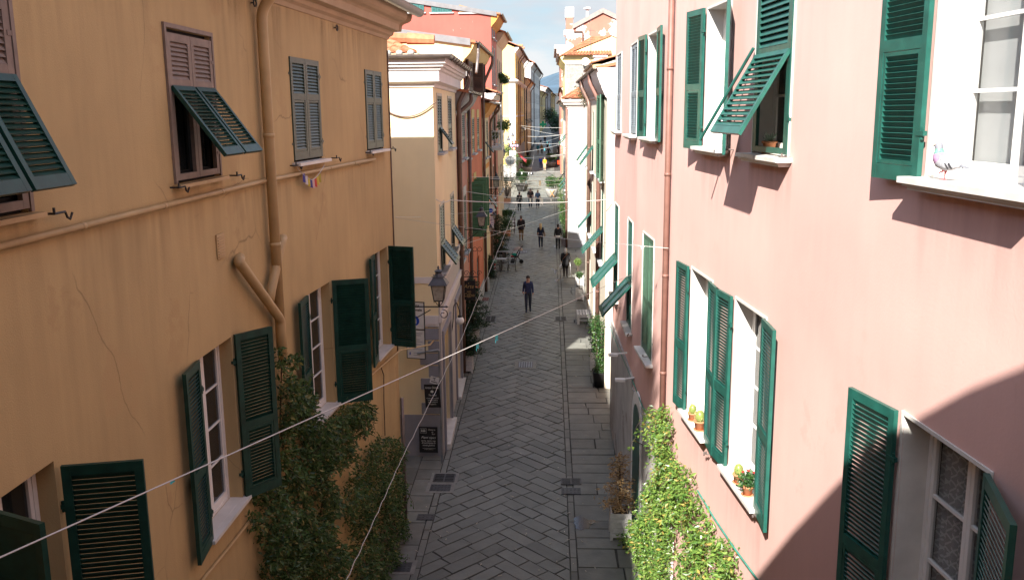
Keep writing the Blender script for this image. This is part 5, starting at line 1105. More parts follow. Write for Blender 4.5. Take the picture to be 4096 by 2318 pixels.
for i, z in enumerate((-.02, -.16, -.32)): rect(s2, M, -.24, -.12, z - .02, z + .1, SBLUE if i == 0 else WSG); disc(s2, M, -.18, z + .06, .018, WSG if i == 0 else SBLUE, -.0145); rect(s2, M, -.2, -.165, z - .005, z + .045, WSG if i == 0 else SBLUE, -.0145)
s3 = thing('restaurant_sign', 'small black restaurant sign with white lettering fixed to the grey post', 'sign', (-3.22, 24.5, 2.6))
M = board(s3, at(1730, 1582, 24.46), radians(-8), .45, .68, BLK, tilt=radians(-3))
for s, z, sz, sh in (('Antica Osteria', .22, .085, .3), ('Tre Archi', -.0, .075, .3), ('CUCINA TIPICA LIGURE', -.08, .042, 0), ('CARNE ALLA BRACE', -.135, .04, 0), ('SGABEI PANIGACCI', -.19, .04, 0), ('FARINATA', -.26, .05, 0)): text(s3, M, s, 0, z, sz, CHALK, shear=sh, sx=.8)
k = MB(); k.idx([M @ V((.06 * cos(a) * (1 if i % 2 else .55), -.013, .13 + .05 * sin(a) * (1 if i % 2 else .55))) for i, a in enumerate([2 * pi * i / 12 for i in range(12)])], [tuple(range(12))]); k.build('emblem', CHALK, s3)
s4 = thing('white_notice', 'little white notice with a black mark above the small restaurant sign', 'notice', (-3.2, 24.5, 3.1)); M = board(s4, at(1738, 1520, 24.47), radians(-10), .26, .2, WSG, .008, radians(12)); text(s4, M, 'L', -.0, .0, .1, INK, -.006, bold=.003); rect(s4, M, -.06, .03, .055, .075, INK, -.006); rect(s4, M, -.09, .09, -.06, -.035, INK, -.006)
s5 = thing('menu_board', 'tall blackboard with chalk menu leaning on the yellow corner house', 'menu board', (-3.5, 24.75, gz(24.8)))
M = board(s5, at(1714, 1757, 24.85), radians(-4), .52, .76, BLK, edge=INK)
for s, z, sz, x, sh in (('Osteria', .29, .07, .1, .2), ('da', .225, .055, .12, .2), ('Sani', .165, .06, .15, .2), ('Piatti tipici', .04, .1, -.0, .3), ('terra, mare, veg,', -.045, .065, 0, .3), ('bruschetteria', -.115, .075, 0, .3), ('senza glutine', -.185, .07, 0, .3), ('VIA DELLA MARINA 4', -.3, .028, 0, 0)): text(s5, M, s, x, z, sz, CHALK, shear=sh)
rect(s5, M, -.18, .2, -.262, -.255, CHALK)
for x0, x1, z0, z1 in ((-.24, -.05, .2, .206), (-.24, -.05, .344, .35), (-.24, -.234, .2, .35), (-.056, -.05, .2, .35)): rect(s5, M, x0, x1, z0, z1, CHALK)
for i in range(3): disc(s5, M, -.19 + i * .045, .305, .013, CHALK); rect(s5, M, -.205 + i * .045, -.175 + i * .045, .24, .285, CHALK)
s6 = thing('iron_shop_sign', 'black hanging shop sign with gold lettering on a scrolled iron bracket', 'shop sign', C2.pt(7.9, 4.6, 0)); c_ = at(1876, 1160, 33.6)
M = board(s6, c_, 0, .5, .74, BLK, .03)
for s, z, sz in (("L'", .24, .1), ('Arte', .08, .22), ('della', -.08, .1), ('C@sa', -.24, .18)): text(s6, M, s, 0, z, sz, GOLD, -.018, .2, sx=.9)
k = MB(); zz = c_.z + .52; k.tube([(-3.5, 33.6, zz), (c_.x + .35, 33.6, zz)], .02, 6)
for x in (-.2, .2): k.tube([c_ + V((x, 0, .37)), c_ + V((x, 0, .52))], .008, 4)
for q in range(4): o = V((-3.4 + q * .24, 33.6, zz + .13)); k.tube([o + V((.11 * (1 - i / 20) * cos(i * .5), 0, .11 * (1 - i / 20) * sin(i * .5))) for i in range(16)], .009, 4)
for q in range(5): k.tube([(-3.38 + q * .16, 33.6, zz + .55 + .1 * (q % 2)), (-3.4 + q * .17, 33.6, zz + 1.0)], .008, 4); o = V((-3.36 + q * .18, 33.6, zz + 1.05)); k.tube([o + V((.08 * cos(i * .6), 0, .08 * sin(i * .6))) for i in range(12)], .008, 4)
k.build('bracket', IRON, s6)
px = thing('pharmacy_cross', 'black illuminated pharmacy cross with red and green lights hanging out over the street', 'pharmacy sign', at(2056, 582, 92)); c_ = at(2056, 582, 92)
k = MB(); k.cbox(c_, (1.1, .16, .36)); k.cbox(c_ + V((0, -.003, 0)), (.42, .15, .95)); k.tube([c_ + V((-.55, 0, 0)), c_ + V((-1.0, 0, .1))], .03, 5); k.build('case', BLK, px)
EG, ER, EP = emit('green_led', (.1, 1, .3), .4), emit('red_led', (1, .1, .08), .3), emit('pink_led', (1, .6, .8), .4)
M = Matrix.Translation(c_)
for z in (.32, -.3):
    rect(px, M, -.12, .12, z - .1, z + .1, ER, -.084); rect(px, M, -.1, .1, z - .035, z + .035, EG, -.087); rect(px, M, -.035, .035, z - .1, z + .1, EG, -.0872)
text(px, M, 'TUTTI 3', 0, -.11, .3, EP, -.085, sx=.8)
for nm, lb, (fx, fy, y), w_, h_, dm in (('street_sign', 'white street sign with a blue disc by the cream house', (1967, 838, 48), .26, .5, SBLUE), ('shop_banner', 'narrow white and purple banner hanging below the blue disc sign', (1968, 888, 47), .18, .62, mat('banner_purple', (.25, .18, .4), .6, .1, 5, bump=0)), ('parking_sign', 'small white sign with a grey letter under the pharmacy cross', (2046, 617, 96), .42, .8, None), ('far_cross_sign', 'green pharmacy cross far down the street', (2172, 498, 200), .5, .5, None)):
    s = thing(nm, lb, 'sign', at(fx, fy, y)); c_ = at(fx, fy, y)
    if nm == 'far_cross_sign':
        k = MB(); k.cbox(c_, (1.5, .2, .5)); k.cbox(c_, (.5, .21, 1.4)); k.build('cross', mat('cross_green', (.02, .3, .12), .5, 0, 1, bump=0), s); continue
    M = board(s, c_, 0, w_, h_, WSG)
    if nm == 'street_sign': disc(s, M, -.06, -.05, .12, dm); disc(s, M, .07, -.18, .045, RED)
    elif nm == 'shop_banner':
        for i in range(5): rect(s, M, -.07, .02 + .03 * (i % 3), -.26 + i * .11, -.22 + i * .11, dm)
    else: text(s, M, 'P', 0, -.12, .4, mat('grey_print', (.3,) * 3), -.013)
    k = MB(); k.tube([c_ + V((-w_ / 2 - .3, .02, h_ * .35)), c_ + V((w_ / 2, .02, h_ * .35))], .014, 5); k.build('arm', IRON, s)
tm = thing('traffic_mirror', 'round traffic mirror in a grey frame beside the potted shrubs', 'mirror', at(2040, 642, 94)); c_ = at(2040, 642, 94); k = MB(); k.lathe(c_, [(.48, 0), (.5, .03), (.46, .06)], 20, Matrix.Rotation(radians(90), 3, 'X')); k.tube([c_, V((c_.x, c_.y + .1, gz(94)))], .04, 6); k.build('frame', GUTTER, tm); k = MB(); k.ell(c_ + V((0, -.05, 0)), (.44, .05, .44), 18, 8); k.build('mirror_face', mat('mirror_glass', (.2, .22, .23), .1, 0, 1, bump=0, metal=.8), tm)
# --- ironwork in the paving -------------------------------------------------------------------------
CAST = mat('cast_iron_cover', (.055, .055, .06), .5, .25, 12, bump=.3, metal=.3); CONC = mat('concrete_collar', (.2, .195, .18), .85, .2, 6, bump=.3)
def cover(name, label, x, y, w, l, kind, collar=None, m=CAST, group=None):
    z = gz(y) + .008; r = thing(name, label, 'drain grate' if kind == 'grate' else 'manhole cover', (x, y, z), group); rot = Matrix.Translation((x, y, z)) @ Matrix.Rotation(math.atan(SL), 4, 'X')
    if collar: k = MB(); k.box((-w / 2 - collar, -l / 2 - collar, -.01), (w / 2 + collar, l / 2 + collar, .008), rot); k.build('collar', CONC, r)
    k = MB(); k.box((-w / 2, -l / 2, -.01), (w / 2, l / 2, .012), rot); k.build('cover' if kind != 'grate' else 'bed', m if kind != 'grate' else DARK, r)
    k = MB()
    if kind == 'grate':
        for i in range(6): yy = -l / 2 + l * i / 5; k.box((-w / 2, yy - .018, .006), (w / 2, yy + .018, .018), rot)
        for xx in (-w / 2, 0, w / 2): k.box((xx - .02, -l / 2, .005), (xx + .02, l / 2, .0185), rot)
        k.build('bars', m, r)
    else:
        nx, ny = max(3, int(w / .09)), max(3, int(l / .09))
        for i in range(nx):
            for j in range(ny): cx, cy = -w / 2 + w * (i + .5) / nx, -l / 2 + l * (j + .5) / ny; k.box((cx - .024, cy - .024, .012), (cx + .024, cy + .024, .0165), rot)
        k.build('tread_pattern', m if kind != 'pale' else mat('worn_steel', (.3, .3, .33), .4, .2, 9, metal=.4), r)
p = G(1778, 1912); cover('drain_grate', 'slotted iron drain grate in a concrete collar near the sign post', p.x, p.y, .56, .5, 'grate', .1); p = G(1762, 1951); cover('manhole_cover', 'square iron cover set directly before the slotted grate near the sign post', p.x, p.y, .56, .42, 'solid', .1)
p = G(1702, 2068); cover('manhole_cover', 'small square iron cover between the creeper and the kerb', p.x, p.y, .42, .32, 'solid'); p = G(1610, 2268); cover('manhole_cover', 'dark iron cover beside the creeper at the very bottom', p.x, p.y, .4, .42, 'solid', .1)
p = G(2102, 1459); cover('manhole_cover', 'worn shiny square cover in the middle of the paving', p.x, p.y, .56, .72, 'pale', .14)
p = G(2284, 1926); cover('drain_grate', 'slotted drain grate on the gutter line by the dead conifer', p.x, p.y, .52, .36, 'grate'); p = G(2284, 1964); cover('manhole_cover', 'patterned square cover next to the grate by the dead conifer', p.x, p.y, .52, .38, 'solid')
p = G(1962, 1276); cover('drain_grate', 'pair of iron drain grates on the kerb line behind the conifers', p.x, p.y, .46, 1.0, 'grate'); p = G(2243, 1275); cover('drain_grate', 'drain grate on the gutter line before the white bench', p.x, p.y, .5, .7, 'grate', .06); p = G(1942, 1196); cover('manhole_cover', 'reddish iron cover by the white planter near the bin', p.x, p.y, .34, .7, 'solid', None, mat('rusty_iron', (.14, .05, .04), .7, .2, 8))
p = G(2090, 1008); cover('manhole_cover', 'pale cover in the paving beside the pushchair', p.x, p.y, .6, .9, 'pale'); p = G(2260, 830); 
# wet gutter and puddle
WET = mat('water', (.035, .028, .02), .12, .1, 3, bump=.02, bs=8, spec=.6)
def puddle(x, y, w, l, seed, name='puddle'):
    k = MB(); n = 28; vs = [(x + w * cos(2 * pi * i / n) * (.7 + .5 * mnoise.noise(V((cos(2 * pi * i / n) * 1.7, sin(2 * pi * i / n) * 1.7, seed)))), y + l * sin(2 * pi * i / n) * (.7 + .5 * mnoise.noise(V((cos(2 * pi * i / n) * 2, sin(2 * pi * i / n) * 2, seed + 5)))), 0) for i in range(n)]
    k.idx([(a, b_, gz(b_) + .0105) for a, b_, _ in vs], [tuple(range(n))]); k.build(name, WET, kind='structure')
p = G(2332, 2090); puddle(p.x, p.y, .36, .5, 11)
for i, (fx, fy) in enumerate(((2218, 985), (2222, 1085), (2228, 1120))): p = G(fx, fy); puddle(p.x, p.y, .07 + .05 * (i % 3), .6 + .4 * (i % 2), i); puddle(p.x + .2 * (-1) ** i, p.y + .6, .08, .2, i + 9)
# --- planters and plants --------------------------------------------------------------------------
def plank_box(label, x, y, w, h, rows=5, group='white plank planters'):
    z = gz(y); r = thing('plank_planter', label, 'planter', (x, y, z), group); k = MB(); a = w / 2
    for i in range(rows):
        z0 = z + .06 + (h - .06) * i / rows; z1 = z + .06 + (h - .06) * (i + 1) / rows - .012; j = R3.uniform(-.004, .004)
        k.box((x - a + j, y - a, z0), (x + a + j, y - a + .022, z1)); k.box((x - a, y + a - .022, z0), (x + a, y + a, z1)); k.box((x - a, y - a + .023, z0), (x - a + .022, y + a - .023, z1)); k.box((x + a - .022, y - a + .023, z0), (x + a, y + a - .023, z1))
    k.build('planks', PLANT_WOOD, r)
    for sx in (-1, 1):
        for sy in (-1, 1): k = MB(); cx, cy = x + sx * (a - .01), y + sy * (a + .003); k.box((cx - .035, cy - .014, z), (cx + .035, cy + .014, z + h + .005)); k.build('corner_post', PLANT_WOOD, r)
    k = MB(); k.box((x - a + .03, y - a + .03, z + .1), (x + a - .03, y + a - .03, z + h - .06)); k.build('soil', SOIL, r); return r
def conifer(label, x, y, z, h, w, m=CONI, n=2600, size=.11, name='conifer', cat='conifer', lean=0., sparse=False):
    r = thing(name, label, cat, (x, y, z)); k = MB(); k.tube([(x, y, z), (x + lean * .5, y, z + h * .5), (x + lean, y, z + h)], [.035, .025, .006], 6); f = MB()
    nb = int(34 * (1 if not sparse else .8))
    for b in range(nb):
        t = (b + .5) / nb; zz = z + h * (.06 + .92 * t); ang = b * 2.4 + R3.uniform(-.4, .4); ln = w * (1 - t) ** .75 * R3.uniform(.7, 1.15) + .06
        a = V((x + lean * t, y, zz)); tip = a + V((cos(ang) * ln, sin(ang) * ln, ln * (.25 if not sparse else .1) - .1 * ln)); k.tube([a, a.lerp(tip, .6) + V((0, 0, .03)), tip], [.012, .008, .003], 4)
        pts = [a.lerp(tip, R3.random() ** .7) + V((R3.gauss(0, .05 + ln * .09), R3.gauss(0, .05 + ln * .09), R3.gauss(-.02, .05))) for _ in range(int(n / nb * (.4 + 1.2 * (1 - t))))]
        leaf_cloud(f, pts, size, V((cos(ang), sin(ang), .3)), .7, (0, 1), .1, .28)
    f.build('crown', m, r); k.build('trunk', BARK, r); return r
def shrub(label, c, rad, n, size, m=SHRUB, name='shrub', cat='shrub', trunk=None, dens=.55):
    c = V(c); rad = V(rad) if hasattr(rad, '__len__') else V((rad,) * 3); b = V((c.x, c.y, trunk if trunk is not None else c.z - rad.z)); r = thing(name, label, cat, b); f = MB(); k = MB(); sd = R3.uniform(0, 50); pts = []
    while len(pts) < n:
        d = V((R3.gauss(0, 1), R3.gauss(0, 1), R3.gauss(0, 1))).normalized(); w_ = mnoise.noise(d * 2.1 + V((sd, 0, 0)))
        if w_ < -.34: continue
        q = d * (.86 + .3 * w_) * R3.random() ** (1 - dens); pts.append(c + V((q.x * rad.x, q.y * rad.y, q.z * rad.z)))
    leaf_cloud(f, pts, size, None, 1, (0, 1)); f.build('crown', m, r)
    k.tube([b, c], [.03, .02], 6)
    for i in range(7): d = V((cos(i * 2.4), sin(i * 2.4), R3.uniform(-.1, .8))); k.tube([c - V((0, 0, rad.z * .4)), c + V((d.x * rad.x, d.y * rad.y, d.z * rad.z)) * .75], [.015, .005], 4)
    k.build('trunk', BARK, r); return r
p = G(1866, 1490); plank_box('white plank planter nearest the shop threshold, holding a drooping conifer', p.x, p.y + .2, .44, .68); conifer('low drooping conifer in the white planter by the shop threshold', p.x, p.y + .2, p.z + .6, 1.3, .52, n=3200)
p = G(1893, 1378); plank_box('white plank planter half hidden behind the low conifer', p.x, p.y + .2, .42, .62); conifer('tall shaggy conifer rising under the hanging iron shop sign', p.x - .02, p.y + .2, p.z + .55, 2.3, .75, n=5200)
p = G(1940, 1164); plank_box('white plank planter with a wisp of green next to the bin', p.x, p.y + .2, .38, .68); shrub('wisp of greenery in the planter next to the bin', (p.x - .1, p.y + .25, p.z + .85), (.16, .16, .3), 160, .09, name='cypress')
conifer('dark conifer standing behind the wheelie bin', -3.42, 50.6, gz(50.6), 1.4, .3, n=1500); conifer('broad conifer behind the cafe tables', -3.25, 56.5, gz(56.5), 2.9, .75, n=3600, size=.13)
p = G(2482, 2160); plank_box('white plank planter holding the dead brown conifer by the pink house', p.x, p.y + .22, .45, .68); dc = conifer('dead brown conifer with bare drooping sprays in a white planter', p.x, p.y + .22, p.z + .62, 1.5, .36, DEADL, 1300, .1, lean=-.03, sparse=True)
p = G(2319, 1146); plank_box('white planter with the pale green ball tree by the cream house', p.x, p.y + .2, .42, .55)
c_ = at(2312, 1047, p.y + .2); shrub('pale yellow green ball tree beside the old woman', c_, .23, 700, .07, leafmat('pale_topiary', (.1, .18, .03), (.25, .36, .09), None, 0), name='topiary', cat='ball tree', trunk=p.z + .5)
p = G(2319, 1203); plank_box('white planter with the dark ball tree in front of the yellow panel', p.x, p.y + .2, .38, .62); c_ = at(2317, 1099, p.y + .2); shrub('dark green ball tree in front of the yellow panel', c_, .215, 700, .065, SHRUB, name='topiary', cat='ball tree', trunk=p.z + .55)
p = G(2375, 1480); plank_box('white planter with a tall leafy shrub before the cream house', p.x + .1, p.y + .2, .42, .7); 
def tall(label, x, y, z, h, w, n, m=SHRUB, name='climbing_shrub'):
    r = thing(name, label, 'shrub', (x, y, z)); f = MB(); k = MB()
    for b in range(7):
        a = V((x + R3.uniform(-w, w) * .3, y + R3.uniform(-w, w) * .3, z)); t = V((x + R3.uniform(-w, w), y + R3.uniform(-w, w) * 1.2, z + h * R3.uniform(.75, 1))); k.tube([a, a.lerp(t, .5) + V((R3.uniform(-.06, .06), 0, 0)), t], [.014, .01, .004], 4)
        leaf_cloud(f, [a.lerp(t, R3.random()) + V((R3.gauss(0, w * .33), R3.gauss(0, w * .33), R3.gauss(0, .08))) for _ in range(n // 7)], .085, None, 1, (0, 1))
    f.build('crown', m, r); k.build('trunk', BARK, r); return r
tall('tall glossy shrub in a white planter behind the black pot', p.x + .14, p.y + .25, p.z + .6, 1.6, .26, 2300)
p = G(2398, 1552); bp = thing('black_pot', 'big black plastic pot at the foot of the cream house corner', 'pot', (p.x, p.y + .22, p.z)); k = MB(); k.lathe((p.x, p.y + .22, p.z), [(.19, 0), (.24, .5), (.25, .55), (.23, .56), (.22, .5), (.0, .48)], 20); k.build('pot_body', mat('black_plastic', (.012, .014, .016), .4, .1, 5, bump=.02), bp, True)
tall('tall dark climber growing from the black pot', p.x + .02, p.y + .25, p.z + .45, 2.3, .24, 2400)
# sill plants on the pink house
def pot(label, c, s, pl, label2):
    c = V(c); r = thing('flower_pot', label, 'flower pot', c); k = MB(); k.lathe(c, [(.6 * s, 0), (.8 * s, 1.2 * s), (.95 * s, 1.25 * s), (.95 * s, 1.5 * s), (.85 * s, 1.5 * s), (.8 * s, 1.35 * s), (0, 1.3 * s)], 16); k.lathe(c + V((0, 0, .002)), [(.85 * s, 0), (.95 * s, .15 * s), (.6 * s, .1 * s)], 16); k.build('pot_body', TERRA, r, True)
    q = thing({'c': 'cactus', 'a': 'succulent', 'g': 'geranium'}[pl], label2, 'plant', c + V((0, 0, 1.3 * s))); f = MB(); t = c + V((0, 0, 1.3 * s))
    if pl == 'c':
        f.ell(t + V((0, 0, .75 * s)), (.68 * s, .68 * s, .95 * s), 18, 10, None, .1, 2); f.build('stem', leafmat('cactus_%s' % label2[:4], (.16, .2, .05), (.3, .3, .1), None, 0, 0), q, True); f = MB()
        for i in range(160): d = V((R3.gauss(0, 1), R3.gauss(0, 1), R3.gauss(.3, 1))).normalized(); b_ = t + V((0, 0, .75 * s)) + V((d.x * .68, d.y * .68, d.z * .95)) * s; f.tube([b_, b_ + d * .22 * s], [.02 * s, .002], 3)
        f.build('spines', mat('cactus_spines', (.55, .48, .2), .7, .1, 9, bump=0), q)
    elif pl == 'a':
        for i in range(26): a = i * 2.4; l = R3.uniform(.8, 1.5) * s; d = V((cos(a) * .7, sin(a) * .7, R3.uniform(.5, 1.6))).normalized(); f.tube([t, t + d * l * .6, t + d * l + V((0, 0, .1 * s))], [.13 * s, .1 * s, .01 * s], 5)
        f.build('leaves', mat('succulent_green', (.22, .3, .22), .5, .15, 8, bump=0), q)
    else:
        leaf_cloud(f, [t + V((R3.gauss(0, .7 * s), R3.gauss(0, .7 * s), R3.uniform(0, 2.2 * s))) for _ in range(260)], .6 * s, None, 1, (0, 1), aspect=.7); f.build('leaves', SHRUB, q); f = MB()
        for i in range(5): f.ell(t + V((R3.gauss(0, .5 * s), R3.gauss(0, .5 * s), 2.3 * s)), .16 * s, 6, 4)
        f.build('flowers', RED, q)
    return r
def sp(fr, fx, fy, d=.04): u, v = fr.uv(fx, fy, d); return fr.pt(u, 0, d)
for lb, fx, fy, v, s, pl, l2 in (('small clay pot with a round cactus on the sill beside the far open shutter', 2772, 1600, 5.334, .075, 'c', 'grey round cactus in the small clay pot'), ('larger clay pot with a barrel cactus on the sill behind the doubled shutters', 2800, 1665, 5.334, .09, 'c', 'yellow barrel cactus in the larger clay pot'), ('clay pot with a stubby cactus on the middle of the second sill', 2956, 1850, 5.334, .075, 'c', 'stubby grey green cactus on the second sill'), ('pot of red geranium on the second sill against the near shutter', 2992, 1902, 5.334, .075, 'g', 'leafy geranium with small red flowers on the sill'), ('orange clay pot with an aloe behind the raised shutter flap', 3077, 590, 9.954, .085, 'a', 'spiky grey green aloe behind the raised flap')):
    pot(lb, sp(RNr, fx, fy, .05 if v < 9 else -.12) + V((0, 0, v)), s * 1.25, pl, l2)
# bowls, barrels and boxes down the street
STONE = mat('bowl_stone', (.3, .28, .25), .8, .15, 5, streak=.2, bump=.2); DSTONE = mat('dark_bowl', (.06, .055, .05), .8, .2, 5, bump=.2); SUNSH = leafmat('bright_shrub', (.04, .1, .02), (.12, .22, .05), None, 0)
def bowl(label, fx, fy, w, h, m, ped=False, rim=1.0, group='round planters'):
    p = G(fx, fy); r = thing('bowl_planter', label, 'planter', p, group); k = MB(); k.lathe(p, [(w * .3, 0), (w * .3, .06), (w * .36, .1), (w * .46, h * .6), (w * .5, h * .85), (w * .5 * rim, h * .88), (w * .5 * rim, h * .97), (w * .47, h), (w * .44, h * .94), (0, h * .9)], 24); k.build('bowl', m, r, True); return p
p = bowl('dark flared bowl planter with a wide rim and round shrub, before the crossing', 2088, 764, 1.35, .8, DSTONE, rim=1.35); shrub('dense dark round shrub in the flared bowl planter', p + V((0, 0, 1.6)), (.82, .82, .78), 2200, .13, trunk=p.z + .7)
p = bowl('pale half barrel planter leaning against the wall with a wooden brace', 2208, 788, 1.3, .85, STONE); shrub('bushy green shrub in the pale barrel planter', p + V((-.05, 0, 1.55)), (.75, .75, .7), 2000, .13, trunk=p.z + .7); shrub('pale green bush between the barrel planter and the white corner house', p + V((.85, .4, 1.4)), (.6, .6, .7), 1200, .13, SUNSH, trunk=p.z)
k = MB(); q = p + V((0, -.66, 0));
for sx in (-1, 1): k.tube([q + V((-.2 * sx, 0, .1)), q + V((.22 * sx, 0, .75))], .035, 4)
tag(rebase(k.build('wooden_trestle', mat('new_wood', (.45, .24, .1), .7, .15, 8)), q), 'crossed pale timber brace leaning on the barrel planter', 'trestle')
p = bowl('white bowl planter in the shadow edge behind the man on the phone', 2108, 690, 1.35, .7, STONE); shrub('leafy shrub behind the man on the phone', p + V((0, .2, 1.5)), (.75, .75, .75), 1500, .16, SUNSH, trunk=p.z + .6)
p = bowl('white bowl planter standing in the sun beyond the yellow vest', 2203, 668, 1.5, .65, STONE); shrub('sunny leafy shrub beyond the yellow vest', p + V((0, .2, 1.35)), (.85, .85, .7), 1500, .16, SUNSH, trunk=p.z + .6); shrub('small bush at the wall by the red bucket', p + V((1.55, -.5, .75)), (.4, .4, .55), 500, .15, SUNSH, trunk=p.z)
def trough(label, fx, fy, w, h, d=.4, group='terracotta troughs'):
    p = G(fx, fy); r = thing('terracotta_trough', label, 'planter', p, group); k = MB(); k.box(p + V((-w / 2, 0, 0)), p + V((w / 2, d, h))); k.box(p + V((-w / 2 - .025, -.025, h - .07)), p + V((w / 2 + .025, d + .025, h + .002))); k.build('trough', TERRA, r); k = MB(); k.box(p + V((-w / 2 + .03, .03, h - .03)), p + V((w / 2 - .03, d - .03, h + .006))); k.build('soil', SOIL, r); return p
p = trough('terracotta trough with a bushy plant beside the cafe chairs', 2018, 945, .85, .42); shrub('bushy potted plant screening the cafe chairs', p + V((.12, .25, .95)), (.5, .4, .62), 1300, .1, trunk=p.z + .35); shrub('wide dark hedge plant above the cafe chairs', p + V((-.15, 3.2, 1.35)), (.95, .5, .4), 1500, .12, trunk=p.z + .2)
p = trough('terracotta trough with a thin olive before the beige screen', 2026, 813, .75, .45); 
ol = thing('olive_tree', 'thin potted olive with an open airy crown by the terracotta trough', 'tree', p + V((0, .2, .4))); k = MB(); f = MB(); b_ = p + V((0, .2, .4))
for i in range(14): t = b_ + V((R3.gauss(.25, .6), R3.gauss(0, .5), R3.uniform(1.6, 3.1))); k.tube([b_, b_.lerp(t, .5) + V((0, 0, .25)), t], [.03, .018, .005], 5); leaf_cloud(f, [b_.lerp(t, R3.uniform(.5, 1.05)) + V((R3.gauss(0, .16), R3.gauss(0, .16), R3.gauss(0, .14))) for _ in range(110)], .1, None, 1, (0, 1))
f.build('crown', SHRUB, ol); k.build('trunk', BARK, ol)
k = MB(); q = G(2024, 800); k.box(q + V((-.5, .3, 0)), q + V((.5, .36, 1.75))); k.box(q + V((-.53, .28, 1.7)), q + V((.53, .38, 1.78))); tag(rebase(k.build('beige_screen', mat('beige_panel', (.45, .32, .22), .8, .1, 3)), q), 'beige panel screen standing behind the potted olive', 'screen')
tall('leafy climber on the corner of the white house', 1.05, 62, gz(62) + .2, 3.6, .35, 2600, SHRUB, 'climber'); tall('second leafy climber up the white house wall near the barrel planter', 1.0, 71, gz(71) + .2, 3.2, .4, 2200, SUNSH, 'climber')
for q in (V((1.0, 62, gz(62))),): k = MB(); k.lathe(q, [(.2, 0), (.26, .45), (.28, .5), (.24, .5), (0, .45)], 14); tag(rebase(k.build('grey_pot', GREYP), q), 'grey pot at the foot of the climber on the white house', 'pot')
for i, (fx, fy, y, s, lb) in enumerate(((2017, 500, 60, .55, 'leafy pot plant hanging at the end of the balcony'), (1972, 540, 54.5, .35, 'green plant behind the balcony railing'), (2003, 305, 66, .35, 'trailing plant on a high window ledge of the beige house'), (2016, 318, 68, .5, 'bushy plant spilling from the high ledge of the beige house'), (2440, 345, 47, 0, ''), (2045, 640, 100, 1.3, 'tangle of orange and green shrubs in front of the yellow end wall'), (2033, 600, 98, .8, 'leafy bush under the pharmacy cross'))):
    if s: c_ = at(fx, fy, y); shrub(lb, c_, (s, s, s * .8), int(500 + 900 * s), .12, SUNSH if i in (0, 5, 6) else SHRUB, trunk=c_.z - s * .9)
c_ = at(2352, 365, 52); shrub('scruffy bush growing out of the tiled roof by the big gutter', c_, (.75, .8, 1.0), 1700, .13, leafmat('dry_bush', (.04, .05, .02), (.12, .12, .04), (.25, .16, .05), .1), trunk=c_.z - .9)
for i, (x, y, h, w, lb) in enumerate(((1.6, 205, 5.0, 2.0, 'dark tree shading the far end of the street'), (.2, 246, 6, 2.4, 'last dark tree before the street vanishes'))):
    shrub(lb, (x, y, gz(y) + h * .62), (w, w, h * .42), 1500, .4, CONI, name='street_tree', cat='tree', trunk=gz(y))
# --- bench, bin, tables, pushchair --------------------------------------------------------------
p = G(2322, 1298); bn = thing('pallet_bench', 'bench built of white washed pallets facing across the street', 'bench', p + V((.3, .4, 0))); x, y, z = p.x - .16, p.y, p.z; k = MB()
for i in range(5): k.box((x + i * .135, y, z + .44), (x + i * .135 + .1, y + 1.15, z + .465))
k.build('seat', PLANT_WOOD, bn)
for yy in (y, y + .5, y + 1.03):
    k = MB()
    k.box((x, yy + .001, z + .34), (x + .62, yy + .12, z + .438)); k.box((x, yy + .002, z + .18), (x + .62, yy + .118, z + .2)); 
    for xx in (x + .0, x + .5): k.box((xx + .003, yy + .004, z), (xx + .115, yy + .116, z + .339))
    k.build('leg', PLANT_WOOD, bn)
k = MB()
for i in range(4):
    M = Matrix.Translation((x + .6, y, z + .5)) @ Matrix.Rotation(radians(17), 4, 'Y'); k.box((0, 0, i * .165), (.024, 1.15, i * .165 + .13), M)
for yy in (.1, .55, 1.0): k.box((.025, yy, -.1), (.06, yy + .08, .68), M)
k.build('backrest', PLANT_WOOD, bn)
p = G(1966, 1113); wb = thing('wheelie_bin', 'grey wheelie bin with a green lid and red and white stripes', 'bin', p); x, y, z = p.x, p.y + .25, p.z; k = MB()
a, b_ = (.2, .22), (.26, .3); k.idx([(x - a[0], y - a[1], z + .08), (x + a[0], y - a[1], z + .08), (x + a[0], y + a[1], z + .08), (x - a[0], y + a[1], z + .08), (x - b_[0], y - b_[1], z + .92), (x + b_[0], y - b_[1], z + .92), (x + b_[0], y + b_[1], z + .92), (x - b_[0], y + b_[1], z + .92)], [(3, 2, 1, 0), (0, 1, 5, 4), (1, 2, 6, 5), (2, 3, 7, 6), (3, 0, 4, 7), (4, 5, 6, 7)]); k.build('bin_body', mat('grey_plastic', (.13, .14, .15), .5, .05, 4, bump=.02), wb)
k = MB(); k.box((x - .29, y - .33, z + .921), (x + .29, y + .32, z + .96)); k.box((x - .22, y - .25, z + .955), (x + .22, y + .24, z + 1.0)); k.build('lid', mat('green_lid', (.06, .14, .09), .5, .05, 4, bump=.02), wb)
for sx in (-1, 1): k = MB(); k.lathe((x + sx * .22, y + .26, z + .1), [(.1, -.03), (.1, .03)], 14, Matrix.Rotation(pi / 2, 3, 'Y')); k.build('wheel', BLK, wb)
for sx in (-1, 1):
    for i in range(4): k = MB(); zz = z + .42 + i * .1; d = .004 + .005; f_ = lambda q: y - .22 - (.08) * (q - z - .08) / .84 - .006; k.idx([(x + sx * .2 - .05, f_(zz), zz), (x + sx * .2 + .05, f_(zz + .05), zz + .05), (x + sx * .2 + .05, f_(zz + .15), zz + .15), (x + sx * .2 - .05, f_(zz + .1), zz + .1)], [(0, 1, 2, 3)]); k.build('stripe', RED if i % 2 else WSG, wb)
